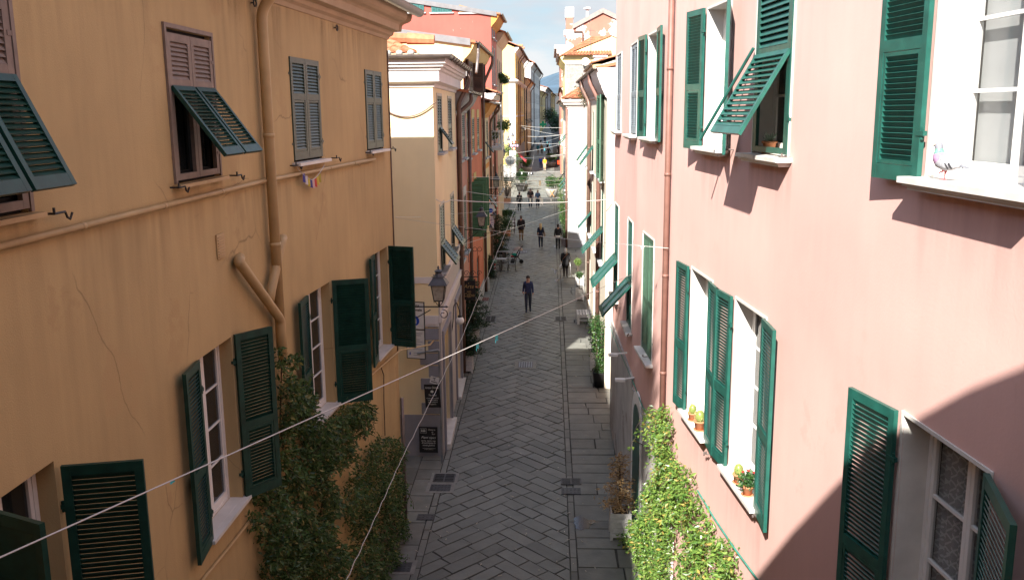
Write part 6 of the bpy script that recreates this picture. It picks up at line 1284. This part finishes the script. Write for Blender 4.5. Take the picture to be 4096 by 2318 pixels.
DGREY = mat('anthracite_metal', (.05, .052, .056), .5, .1, 5, bump=.02); TTOP = mat('grey_table_top', (.3, .3, .31), .5, .06, 4, bump=.02)
def table(label, x, y, w=.6, l=.6, m=TTOP):
    z = gz(y); r = thing('cafe_table', label, 'table', (x, y, z), 'cafe tables'); k = MB(); k.cbox((x, y, z + .74), (w, l, .03)); k.build('table_top', m, r); k = MB(); k.tube([(x, y, z + .02), (x, y, z + .725)], .03, 8); k.cbox((x, y, z + .012), (.4, .06, .024)); k.cbox((x, y, z + .0125), (.06, .4, .025)); k.build('pedestal', DGREY, r)
def chair(label, x, y, rz, m=DGREY, sm=None, group='cafe chairs'):
    z = gz(y); r = thing('cafe_chair', label, 'chair', (x, y, z), group); T = Matrix.Translation((x, y, z)) @ Matrix.Rotation(rz, 4, 'Z'); k = MB(); k.box((-.21, -.21, .43), (.21, .21, .46), T); k.build('seat', sm or m, r)
    for sx in (-1, 1):
        for sy in (-1, 1): k = MB(); k.tube([T @ V((sx * .19, sy * .19, .43)), T @ V((sx * .22, sy * .24, 0))], .014, 5); k.build('leg', m, r)
    k = MB()
    for sx in (-1, 1): k.tube([T @ V((sx * .19, -.2, .44)), T @ V((sx * .2, -.27, .84))], .014, 5)
    for zz in (.6, .7, .8): k.tube([T @ V((-.2, -.21 - (zz - .44) * .15, zz)), T @ V((.2, -.21 - (zz - .44) * .15, zz))], .016, 5)
    for sx in (-1, 1): k.tube([T @ V((sx * .2, -.23, .65)), T @ V((sx * .23, .15, .65)), T @ V((sx * .2, .2, .45))], .012, 5)
    k.build('backrest', m, r)
p = G(2013, 1088); table('grey cafe table nearest the wheelie bin', p.x - .12, p.y + .3); p2 = G(2012, 1060); table('grey cafe table where the woman with the baby sits', p2.x, p2.y + .6, .75, .62, mat('dark_table_top', (.12, .12, .125), .5, .06, 4, bump=.02))
chair('dark metal chair between the bin and the first cafe table', p.x - .42, p.y + .1, radians(-90)); chair('dark metal chair on the street side of the first cafe table', p.x + .5, p.y + .25, radians(95)); chair('dark metal chair tucked behind the first cafe table', p.x + .05, p.y + 1.0, radians(170))
MAR = mat('maroon_chair', (.05, .012, .014), .5, .1, 5, bump=.02)
for i, (fx, fy, rz, lb) in enumerate(((1984, 912, 0, 'first maroon chair with a white cushion by the small lantern'), (1985, 896, 0, 'second maroon chair with a white cushion by the small lantern'), (1988, 882, 0, 'third maroon chair with a white cushion by the small lantern'), (2046, 905, 180, 'maroon chair with white cushion behind the bushy potted plant'), (2048, 890, 180, 'middle maroon chair behind the bushy potted plant'), (2050, 878, 180, 'last maroon chair behind the bushy potted plant'))): q = G(fx, fy + 30); chair(lb, q.x, q.y, radians(rz), MAR, WHITE, 'maroon cafe chairs')
for i, (fx, fy, lb) in enumerate(((2012, 905, 'white topped table between the maroon chairs'), (2016, 880, 'second white topped table between the maroon chairs'))): q = G(fx, fy + 22); table(lb, q.x - .25, q.y + .5, .6, .6, WHITE)
pc_ = G(2066, 1057); pm = thing('pushchair', 'pushchair with a beige hood and black frame beside the cafe table', 'pushchair', pc_); x, y, z = pc_.x - .05, pc_.y + .3, pc_.z
k = MB()
for dx, dy, rr in ((.34, .05, .13), (-.2, -.25, .13), (-.2, .3, .13)): k.lathe((x + dx, y + dy, z + rr), [(rr, -.025), (rr, .025), (rr * .75, .03), (rr * .75, -.03)], 16, Matrix.Rotation(pi / 2, 3, 'X'))
k.build('wheels', BLK, pm); k = MB()
for yy in (-.2, .25): k.tube([(x + .34, y + .05 + yy * .3, z + .14), (x + .05, y + yy, z + .5), (x - .2, y + yy, z + .14)], .016, 6); k.tube([(x - .05, y + yy, z + .45), (x + .28, y + yy, z + .98), (x + .42, y + yy * .8, z + 1.08)], .016, 6)
k.tube([(x + .42, y - .16, z + 1.08), (x + .44, y + .02, z + 1.09), (x + .42, y + .2, z + 1.08)], .02, 6); k.build('frame', BLK, pm)
k = MB(); k.box((x - .3, y - .17, z + .4), (x + .16, y + .22, z + .46)); k.box((0, y - .17, 0), (.05, y + .22, .55), Matrix.Translation((x + .12, 0, z + .44)) @ Matrix.Rotation(radians(18), 4, 'Y')); k.build('seat', mat('dark_fabric', (.03, .03, .033), .9, .1, 8), pm)
k = MB(); n = 9; vs = []
for i in range(n):
    a = radians(35 + 115 * i / (n - 1))
    for j in range(9): b_ = pi * j / 8; vs.append((x + .14 + .36 * cos(a) * (.75 + .25 * sin(b_)), y + .025 + .22 * cos(b_), z + .68 + .36 * sin(a) * (.55 + .45 * sin(b_)) + .02 * (i % 2)))
k.idx(vs, [(i * 9 + j, i * 9 + j + 1, i * 9 + 10 + j, i * 9 + 9 + j) for i in range(n - 1) for j in range(8)]); k.build('hood', mat('beige_fabric', (.34, .28, .26), .9, .08, 6), pm, True)
k = MB(); k.ell((x - .08, y, z + .56), (.17, .14, .1), 10, 7); k.build('blanket', mat('teal_fabric', (.02, .3, .25), .9, .1, 6), pm); k = MB(); k.ell((x - .2, y, z + .46), (.12, .13, .06), 10, 6); k.build('red_blanket', RED, pm)
bk_ = G(2236, 672); k = MB(); k.lathe(bk_ + V((0, 0, .5)), [(.2, 0), (.27, .5), (.29, .52), (.25, .5), (0, .45)], 14); tag(rebase(k.build('red_bucket', mat('bright_red_plastic', (.6, .06, .02), .4, .05, 3, bump=0)), bk_), 'bright red bucket hanging by the white house in the sun', 'bucket')
# little white lamps on the grey shopfront
for i, (fx, fy, lb) in enumerate(((2452, 1418, 'flat white outdoor lamp on the flaking grey shopfront, the far one'), (2480, 1518, 'flat white outdoor lamp on the flaking grey shopfront, the near one'))):
    q = RMd.hit(fx, fy, .35); w_ = thing('wall_floodlight', lb, 'wall lamp', q, 'floodlights on the shopfront'); k = MB(); k.cbox(q, (.24, .16, .06)); k.build('lamp_head', WHITE, w_); k = MB(); k.tube([q + V((.1, 0, .02)), q + V((.36, .02, .05))], .025, 6); k.build('arm', WHITE, w_)

# pine added out of view as shadow caster: it dapples the lower pink wall
pt_ = conifer('unseen tall pine added so its crown dapples the lower pink wall', -6.5, -1.0, 13.2, 3, .4, n=60, size=.4, name='shadow_caster_pine', cat='tree')
k = MB(); k.tube([(-6.5, -1.0, 0), (-6.45, -.9, 14), (-6.5, -.8, 22)], [.4, .3, .15], 8); k.build('trunk', BARK, pt_); f = MB(); pts = []
while len(pts) < 5200:
    d = V((R3.gauss(0, 1), R3.gauss(0, 1), R3.gauss(0, 1))).normalized() * R3.random() ** .4; q = V((-6.5 + d.x * 1.6, -1.0 + d.y * 4.0, 21.9 + d.z * 3.1))
    if mnoise.noise(q * .5) > -.2: pts.append(q)
leaf_cloud(f, pts, .3, None, 1, (0, 1), aspect=.6); f.build('crown', CONI, pt_)

lt = MB()
for i in range(220):
    x, y = R3.uniform(-3.4, 1.6), 16 + 60 * R3.random() ** 1.6; a = R3.uniform(0, 6.3); l = R3.choice((.02, .03, .035, .05)); M = Matrix.Translation((x, y, gz(y) + .018)) @ Matrix.Rotation(a, 4, 'Z'); lt.box((-l, -.009, 0), (l, .009, .008), M)
tag(lt.build('litter', mat('litter_paper', (.4, .36, .3), .9, .4, 30, bump=0), kind='stuff'), 'cigarette ends and scraps scattered over the paving', 'litter')
# ================================================================ people and the pigeon
SKIN = mat('skin', (.42, .22, .15), .6, .08, 9, bump=0)
def cloth(n, c): return mat('cloth_' + n, c, .85, .14, 9, bump=.12, bs=60)
def skinned(name, verts, edges, rads, parent, sub=2, root=0):
    me = bpy.data.meshes.new(name); me.from_pydata([tuple(v) for v in verts], edges, []); o = bpy.data.objects.new(name, me); COL.objects.link(o)
    md = o.modifiers.new('skin', 'SKIN'); md.use_smooth_shade = True
    if not me.skin_vertices: raise RuntimeError('no skin layer')
    sv = me.skin_vertices[0].data
    for i, r in enumerate(rads): sv[i].radius = r if isinstance(r, tuple) else (r, r); sv[i].use_root = i == root
    s = o.modifiers.new('sub', 'SUBSURF'); s.levels = sub; s.render_levels = sub
    dg = bpy.context.evaluated_depsgraph_get(); ev = o.evaluated_get(dg); m2 = bpy.data.meshes.new_from_object(ev); bpy.data.objects.remove(o); bpy.data.meshes.remove(me)
    return m2
def person(label, pos, face, h, top, legs, hair=(.05, .03, .02), shoes=(.03, .03, .03), stride=.16, arms=(.06, -.06), hairlen=0, bend=0., elbow=(.12, .12), sit=False, skirt=None, jacket=True, extra=None, slv=None, build=1., headturn=0., swingout=.0, group=None):
    r = thing('person', label, 'person', pos, group); S = h / 1.75; Vt = []; Ed = []; Ra = []; Lab = []
    def add(p, rad, par, lab): Vt.append(V(p) * S); Ra.append(tuple(q * S * 1.22 for q in rad) if isinstance(rad, tuple) else (rad * S * 1.22, rad * S * 1.22)); Lab.append(lab); Ed.append((par, len(Vt) - 1)) if par is not None else None; return len(Vt) - 1
    hz = .95 if not sit else .5; B = build
    tb = lambda z: V((0, sin(bend) * (z - .95), 0)) if bend else V((0, 0, 0))
    def T(x, y, z): k = z - .95; return V((x, y + sin(bend) * k, (hz + cos(bend) * k)))
    pel = add(T(0, 0, .95), (.135 * B, .1 * B), None, 'legs'); w = add(T(0, .01, 1.08), (.13 * B, .095 * B), pel, 'top'); ch = add(T(0, .01, 1.27), (.155 * B, .11 * B), w, 'top'); up_ = add(T(0, 0, 1.4), (.12 * B, .085 * B), ch, 'top'); nk = add(T(0, .01, 1.5), .052, up_, 'skin')
    hd = add(T(0, .03, 1.6), (.072, .085), nk, 'skin'); ht = add(T(0, .03, 1.7), (.07, .085), hd, 'skin')
    hands = []
    for i, sx in enumerate((-1, 1)):
        sh = add(T(sx * .17 * B, 0, 1.405), .062 * B, up_, 'top'); a = arms[i]; e = elbow[i]
        el = add(T(sx * (.215 + swingout) * B, a * .55 - .02, 1.14), .047 * B, sh, 'top'); wr = add(T(sx * (.23 + swingout * .6), a + e, .92 + abs(e) * .45), .034, el, 'top' if not slv else 'slv'); ha = add(T(sx * .23, a + e * 1.25 + .01, .84 + abs(e) * .62), (.024, .036), wr, 'skin'); hands.append((len(Vt) - 1, sx))
        if slv: Lab[-2] = 'skin'
        hp = add((sx * .085, 0, hz - .05), .088 * B, pel, 'legs'); st = stride * (1 if i else -1)
        if sit: kn = add((sx * .1, .42, .48), .062, hp, 'legs'); an = add((sx * .1, .4, .1), .042, kn, 'legs'); ft = add((sx * .1, .5, .035), (.04, .032), an, 'shoe')
        else:
            lift = max(0, -st) * .3
            kn = add((sx * .09, st * .5 + .04, .49), .06 * B, hp, 'legs'); an = add((sx * .085, st - .02 + (-.04 if st < 0 else 0), .09 + lift), .04, kn, 'legs'); ft = add((sx * .095, st + .13, .035 + lift * .4), (.042, .03), an, 'shoe')
    me = skinned('person', Vt, Ed, Ra, r); names = ['top', 'legs', 'skin', 'shoe', 'slv']
    k = sum(ord(c) for c in label)
    for m in (cloth('%.2f%.2f%.2f' % top, top), cloth('%.2f%.2f%.2f' % legs, legs), SKIN, cloth('%.2f%.2f%.2f' % shoes, shoes), cloth('%.2f%.2f%.2f' % (slv or top), slv or top)): me.materials.append(m)
    segs = [(Vt[a], Vt[b], Lab[b]) for a, b in Ed]
    for f in me.polygons:
        c = f.center; best = (9, 'top')
        for a, b, l in segs:
            d = b - a; t = max(0, min(1, (c - a).dot(d) / max(1e-9, d.dot(d)))); q = (c - a - d * t).length
            if q < best[0]: best = (q, l)
        f.material_index = names.index(best[1])
        if best[1] in ('top',) and c.z < (hz + .03) * S and abs(c.x) < .16 * S and not sit: f.material_index = 0 if jacket else 1
    # fingers and face, joined to the same body mesh
    ex = MB()
    for hi, sx in hands:
        p = Vt[hi]; d = (Vt[hi] - Vt[hi - 1]).normalized(); sd = V((0, 1, 0)); sd = (sd - d * sd.dot(d)).normalized(); inn = V((-sx, 0, 0))
        for j, ln in enumerate((.07, .08, .075, .06)): a = p + sd * (.024 - j * .016) * S + d * .02 * S; ex.tube([a, a + d * ln * .5 * S + inn * .006 * S, a + d * ln * S + inn * .025 * S], [.0095 * S, .009 * S, .006 * S], 5)
        a = p + sd * .03 * S - d * .01 * S; ex.tube([a, a + (sd * .6 + d * .7) * .045 * S + inn * .012 * S, a + (sd * .55 + d * 1.2) * .06 * S + inn * .02 * S], [.011 * S, .01 * S, .006 * S], 5)
    H = Vt[hd].lerp(Vt[ht], .35); ex.ell(H + V((0, .1, -.005)) * S, (.013 * S, .024 * S, .03 * S), 6, 5)
    for sx in (-1, 1): ex.ell(H + V((sx * .082, -.01, 0)) * S, (.01 * S, .025 * S, .034 * S), 6, 5)
    nv, nf = len(me.vertices), len(me.polygons); me.vertices.add(len(ex.v)); 
    import bmesh
    bm = bmesh.new(); bm.from_mesh(me)
    bm.verts.ensure_lookup_table(); dead = [v for v in bm.verts if v.index >= nv]; bmesh.ops.delete(bm, geom=dead, context='VERTS')
    def addgeo(mb, mi):
        vs = [bm.verts.new(tuple(v)) for v in mb.v]
        for f in mb.f:
            try: q = bm.faces.new([vs[i] for i in f]); q.material_index = mi; q.smooth = True
            except ValueError: pass
    addgeo(ex, 2); ey = MB()
    for sx in (-1, 1): ey.ell(H + V((sx * .034, .083, .022)) * S, (.014 * S, .01 * S, .008 * S), 6, 4)
    ey.ell(H + V((0, .088, -.05)) * S, (.026 * S, .008 * S, .006 * S), 6, 4); addgeo(ey, 3)
    for f in bm.faces: f.smooth = True
    bm.to_mesh(me); bm.free()
    o = bpy.data.objects.new('body', me); COL.objects.link(o); o.parent = r
    Rz = Matrix.Rotation(face, 4, 'Z'); r.rotation_euler = (0, 0, face)
    def child(mb, nm, m, smooth=True):
        q = mb.build(nm, m, None, smooth); q.parent = r; return q
    if hair:
        hm = mat('hair_%.2f%.2f' % (hair[0], hair[2]), hair, .6, .2, 20, bump=.2); k = MB(); c = Vt[ht] + V((0, -.012, -.02)) * S
        k.ell(c, (.095 * S, .108 * S, .095 * S), 12, 8, None, .08, h); k.ell(c + V((0, -.045, -.06)) * S, (.085 * S, .07 * S, .085 * S), 10, 7)
        if hairlen: k.tube([c + V((0, -.05, 0)) * S, c + V((0, -.085, -.12)) * S, c + V((0, -.1, -.25)) * S, c + V((0, -.1, -hairlen)) * S], [.09 * S, .1 * S, .09 * S, .02 * S], 10)
        # keep the face clear
        child(k, 'hair', hm)
    if skirt:
        k = MB(); z0 = 1.02; k.lathe((0, 0, 0), [(.2 * S * B, skirt[1] * S), (.175 * S * B, .9 * S), (.16 * S * B, z0 * S), (.13 * S * B, (z0 + .06) * S)], 14); child(k, 'coat_hem', cloth('s%.2f%.2f' % (skirt[0][0], skirt[0][2]), skirt[0]))
    if extra: extra(child, S, Vt, r)
    return r
def PX(fx, fy): return G(fx, fy)
TOWARD, AWAY = pi, 0.0
def bag_cane(child, S, Vt, r):
    k = MB(); k.ell(V((-.27, .02, .62)) * S, (.1 * S, .08 * S, .17 * S), 10, 8, None, .15, 3); k.tube([V((-.25, .02, .76)) * S, V((-.24, .03, .86)) * S], .012, 5); child(k, 'carrier_bag', WH)
    k = MB(); k.tube([V((.27, .12, .88)) * S, V((.33, .16, .02)) * S], .012, 6); k.tube([V((.27, .04, .89)) * S, V((.27, .12, .89)) * S, V((.28, .16, .84)) * S], .014, 6); child(k, 'walking_cane', mat('pale_metal', (.5, .5, .5), .4, .1, 4, bump=0, metal=.4))
    k = MB(); k.tube([V((-.15, -.1, 1.12)) * S, V((-.02, -.135, 1.3)) * S, V((.13, -.07, 1.46)) * S], .016, 5); child(k, 'bag_strap', mat('tan_leather', (.35, .16, .1), .6, .1, 6))
def handbag(child, S, Vt, r):
    k = MB(); k.ell(V((.28, -.02, .98)) * S, (.06 * S, .14 * S, .2 * S), 10, 8, None, .1, 2); k.tube([V((.26, -.04, 1.12)) * S, V((.2, -.05, 1.42)) * S], .012, 5); child(k, 'handbag', mat('beige_leather', (.32, .24, .17), .6, .1, 6))
def phone(child, S, Vt, r):
    k = MB(); k.cbox(V((.2, .26, .93)) * S, (.05, .09, .012)); child(k, 'phone', INK, False)
def shirt_tail(child, S, Vt, r):
    k = MB(); k.lathe((0, 0, 0), [(.165 * S, .86 * S), (.17 * S, .93 * S), (.16 * S, .98 * S)], 14); child(k, 'shirt_tail', WH)
def collar(child, S, Vt, r): k = MB(); k.lathe((0, .005 * S, 0), [(.075 * S, 1.455 * S), (.062 * S, 1.5 * S), (.055 * S, 1.5 * S)], 12); child(k, 'collar', WH)
NAVY = (.028, .034, .085); BLKC = (.018, .018, .02)
person('man in a navy zip jacket and jeans walking up the middle of the street', PX(2113, 1247), TOWARD, 1.78, NAVY, (.03, .036, .055), (.02, .014, .012), (.012, .02, .045), .1, (.05, -.06), elbow=(.05, .14), extra=phone)
person('old white haired woman in black with a cane and a white carrier bag', PX(2262, 1108), AWAY, 1.66, BLKC, (.025, .02, .022), (.55, .53, .5), (.05, .03, .03), .09, (.02, .0), hairlen=.2, build=1.18, skirt=(BLKC, .72), extra=bag_cane, bend=.06)
person('woman with long blonde hair and a beige shoulder bag', PX(2163, 992), AWAY, 1.68, (.015, .018, .035), (.014, .018, .04), (.48, .36, .18), (.4, .38, .36), .14, (.0, .05), hairlen=.42, slv=(.65, .66, .68), extra=handbag, skirt=((.015, .018, .035), .82))
person('slim woman in a black leather jacket over a white shirt', PX(2232, 997), AWAY, 1.7, (.02, .024, .024), (.012, .012, .014), (.02, .015, .012), BLKC, .12, (.1, .02), elbow=(.05, .2), extra=shirt_tail)
person('grey haired man in a dark blazer and khaki trousers', PX(2085, 962), AWAY, 1.78, (.025, .02, .024), (.21, .14, .08), (.12, .1, .09), (.05, .03, .02), .07, (.03, -.03), build=1.12, skirt=((.025, .02, .024), .8), extra=collar)
person('man in a short black jacket walking away beside the trough', PX(2078, 846), AWAY, 1.74, BLKC, (.02, .024, .026), (.04, .025, .02), (.35, .33, .32), .2, (.05, -.05))
person('grey haired man in a brown jacket and jeans, walking with the woman in denim', PX(2122, 830), TOWARD, 1.78, (.055, .036, .028), (.015, .018, .045), (.3, .28, .26), (.05, .04, .035), .08, (.02, -.02), build=1.15, slv=(.055, .036, .028))
person('blonde woman in a denim waistcoat beside the man in brown', PX(2151, 833), TOWARD, 1.68, (.09, .13, .19), (.02, .024, .035), (.5, .36, .2), (.2, .12, .1), .1, (.03, -.03), slv=(.09, .13, .19))
person('man on the phone in a dark waistcoat and white trousers stepping through the sun edge', PX(2084, 684), -pi / 2 + .3, 1.76, (.04, .045, .055), (.6, .58, .56), (.08, .06, .05), (.6, .6, .6), .24, (.02, .05), elbow=(.1, .3))
person('walker in a bright blue jacket in the sunny crossing', PX(2163, 677), TOWARD, 1.72, (.03, .09, .5), (.05, .05, .1), (.35, .3, .25), (.5, .5, .5), .1, (.04, -.04), elbow=(.2, .2))
person('walker in a bright yellow waistcoat in the sunny crossing', PX(2179, 682), TOWARD, 1.7, (.75, .42, .01), (.5, .38, .24), (.45, .4, .36), (.5, .45, .4), .1, (.03, -.03), slv=(.75, .42, .01))
person('walker in a teal coat side by side with the mustard coat', PX(2152, 617), AWAY, 1.74, (.02, .16, .22), (.25, .2, .16), (.06, .04, .03), (.5, .45, .4), .1, skirt=((.02, .16, .22), .74))
person('walker in a mustard coat side by side with the teal coat', PX(2167, 617), AWAY, 1.7, (.26, .15, .03), (.02, .02, .022), (.2, .1, .05), (.5, .5, .5), .12, skirt=((.26, .15, .03), .8))
person('woman in a black dress walking up beyond the mustard coat', PX(2190, 603), AWAY, 1.72, BLKC, (.3, .17, .12), (.02, .015, .012), BLKC, .1, skirt=(BLKC, .6))
person('stooping person in dark clothes behind the sunny bowl planter', PX(2194, 630), AWAY, 1.7, (.03, .03, .032), (.03, .03, .03), (.02, .015, .012), BLKC, .2, bend=.35, swingout=.1)
person('far walker in a white jacket and dark scarf carrying something', PX(2163, 580), TOWARD, 1.72, (.45, .45, .48), (.02, .02, .025), (.05, .03, .02), BLKC, .12, (.1, .0), elbow=(.25, .1))
person('far walker in a dark brown jacket and jeans', PX(2180, 577), AWAY, 1.72, (.06, .04, .035), (.05, .06, .1), (.03, .02, .015), BLKC, .12)
person('person with dark red hair just behind the bowl planter with the phoning man', PX(2111, 640), TOWARD, 1.68, (.04, .015, .012), (.03, .03, .03), (.12, .03, .02), BLKC, .08, hairlen=.25)
bp_ = PX(2234, 616)
person('cyclist in a pale blue shirt seen from behind on a white scooter bicycle', bp_ + V((0, 0, .25)), AWAY, 1.72, (.4, .48, .62), (.03, .03, .035), (.4, .36, .33), BLKC, .06, (.25, .25), elbow=(.1, .1))
bc = thing('bicycle', 'bicycle with white panniers under the cyclist in pale blue', 'bicycle', bp_); k = MB()
for dy in (-.5, .5): k.tube([bp_ + V((0, dy + .32 * cos(2 * pi * i / 20), .33 + .32 * sin(2 * pi * i / 20))) for i in range(21)], .022, 5)
k.build('wheels', BLK, bc); k = MB(); k.tube([bp_ + V((0, -.5, .33)), bp_ + V((0, -.15, .85)), bp_ + V((0, .4, .85)), bp_ + V((0, .5, .33))], .02, 5); k.tube([bp_ + V((0, -.15, .85)), bp_ + V((0, 0, .3)), bp_ + V((0, .4, .85)), bp_ + V((0, .42, 1.05))], .02, 5); k.tube([bp_ + V((-.28, .38, 1.05)), bp_ + V((.28, .38, 1.05))], .016, 5); k.build('frame', DGREY, bc)
for sx in (-1, 1): k = MB(); k.cbox(bp_ + V((sx * .2, -.5, .55)), (.16, .3, .42)); k.build('pannier', WHITE, bc)
sp_ = G(2012, 1052); sw = person('seated woman with long fair hair bent over the cafe table', V((sp_.x - .3, sp_.y + 1.3, sp_.z)), -pi / 2 - .5, 1.68, (.015, .014, .016), BLKC, (.36, .28, .19), BLKC, 0, (.25, .25), elbow=(.15, .15), hairlen=.3, sit=True, bend=.35)
chair('dark metal chair under the seated woman', sp_.x - .3, sp_.y + 1.3, -pi / 2 - .5)
# --- pigeon -----------------------------------------------------------------------------------------
pg0 = RNr.hit(3780, 712, .085); pg0.z = 9.954
pgn = thing('pigeon', 'grey pigeon with iridescent neck standing on one leg on the white window sill', 'bird', pg0)
def prow(stations, n=18):
    vs = []
    for (c, rx, rz, ang) in stations:
        for j in range(n): q = 2 * pi * j / n; p = V((rx * 1.22 * cos(q), 0, rz * sin(q))); p.rotate(Matrix.Rotation(ang, 3, 'X')); vs.append(V(c) + p)
    return vs, [(i * n + j, i * n + (j + 1) % n, (i + 1) * n + (j + 1) % n, (i + 1) * n + j) for i in range(len(stations) - 1) for j in range(n)] + [tuple(range(n))[::-1], tuple(range((len(stations) - 1) * n, len(stations) * n))]
# profile in the bird's own frame, facing +Y; heights in metres for a 0.27 m bird
ST = [((0, -.12, .118), .012, .01, .2), ((0, -.1, .115), .028, .022, .25), ((0, -.065, .115), .048, .044, .35), ((0, -.02, .125), .06, .064, .5), ((0, .022, .142), .062, .066, .75), ((0, .05, .168), .055, .055, 1.05), ((0, .062, .194), .042, .04, 1.3), ((0, .066, .214), .031, .031, 1.5), ((0, .068, .231), .026, .027, 1.5), ((0, .072, .245), .027, .03, 1.3), ((0, .076, .259), .026, .029, 1.2), ((0, .078, .27), .018, .02, 1.3), ((0, .078, .276), .006, .007, 1.4)]
vs, fs = prow(ST); PH = .29 / .276
a_ = atan2(RNr.t.y, RNr.t.x) - pi / 2 + radians(25)
PM = Matrix.Translation(pg0) @ Matrix.Rotation(a_, 4, 'Z') @ Matrix.Scale(PH, 4)
def pgb(mb, nm, m, smooth=True): mb.v = [PM @ v for v in mb.v]; return mb.build(nm, m, pgn, smooth)
PG = mat('pigeon_grey', (.3, .29, .31), .7, .12, 60, bump=.1); PBREAST = mat('pigeon_mauve_breast', (.3, .17, .27), .4, .25, 60, bump=.1, spec=.7); PNECK = mat('pigeon_green_neck', (.12, .26, .2), .3, .4, 120, bump=.15, spec=.8); PHEAD = mat('pigeon_head', (.17, .175, .2), .6, .1, 60, bump=.05)
mb = MB(); mb.idx(vs, fs); n = 18
for i in range(len(ST) - 1):
    for j in range(n):
        mb.mi[i * n + j] = 0 if i < 4 else (1 if i < 6 else (2 if i < 8 else 3))
        if i in (3,) and ((j * 20 + 90) % 360 < 180): mb.mi[i * n + j] = 1
mb.mi[-1] = 3; pgb(mb, 'body', [PG, PBREAST, PNECK, PHEAD])
for sx in (-1, 1):
    k = MB(); prof_ = [((sx * .05, .03, .155), .012, .03, .6), ((sx * .062, 0, .14), .014, .048, .4), ((sx * .06, -.05, .125), .012, .042, .25), ((sx * .045, -.1, .118), .009, .025, .15), ((sx * .03, -.135, .113), .005, .008, .1)]
    v2, f2_ = prow(prof_, 10); k.idx(v2, f2_); wn = pgb(k, 'wing', mat('pigeon_wing', (.33, .33, .35), .7, .3, 55, bump=.15, patch=(.06, .06, .07), pthr=.6, pscale=45))
    k = MB()
    for yy, zz in ((-.055, .112), (-.085, .113)): k.tube([V((sx * .073, yy + .012, zz + .02)), V((sx * .071, yy, zz)), V((sx * .06, yy - .008, zz - .022))], .006, 5)
    pgb(k, 'wing_bar', mat('pigeon_bar', (.03, .03, .035), .7, .1, 9))
    k = MB(); k.ell(V((sx * .0235, .09, .258)), .0048, 8, 6); pgb(k, 'eye', mat('pigeon_eye', (.6, .16, .01), .2, 0, 1, bump=0)); k = MB(); k.ell(V((sx * .0265, .0915, .258)), .0022, 6, 5); pgb(k, 'pupil', INK)
k = MB(); k.idx([V(p) for p in ((-.022, -.11, .118), (.022, -.11, .118), (.03, -.185, .1), (-.03, -.185, .1), (-.022, -.11, .11), (.022, -.11, .11), (.03, -.185, .096), (-.03, -.185, .096))], [(0, 1, 2, 3), (7, 6, 5, 4), (0, 4, 5, 1), (1, 5, 6, 2), (2, 6, 7, 3), (3, 7, 4, 0)]); pgb(k, 'tail', PHEAD, False)
k = MB(); k.tube([V((0, .1, .252)), V((0, .117, .249)), V((0, .127, .244))], [.0075, .0045, .0015], 8); pgb(k, 'beak', mat('pigeon_beak', (.06, .05, .05), .5, .1, 9, bump=0)); k = MB(); k.ell(V((0, .104, .2565)), (.006, .006, .004), 8, 5); pgb(k, 'cere', mat('pigeon_cere', (.55, .5, .48), .7, .1, 9, bump=0))
PF = mat('pigeon_foot', (.5, .12, .13), .6, .1, 20, bump=0); k = MB(); k.tube([V((.005, .0, .08)), V((.003, .005, .045)), V((0, .004, .006))], [.016, .006, .0045], 6)
for a in (-.5, 0, .5, pi): k.tube([V((0, .004, .006)), V((sin(a) * .034, .004 + cos(a) * (.036 if a != pi else .02), .004))], [.0045, .002], 5)
k.tube([V((-.025, -.005, .085)), V((-.028, .01, .062)), V((-.026, .024, .066))], [.014, .006, .004], 6)
for a in (-.4, 0, .4): k.tube([V((-.026, .024, .066)), V((-.026 + sin(a) * .02, .034, .048))], [.004, .002], 5)
pgb(k, 'leg', PF)
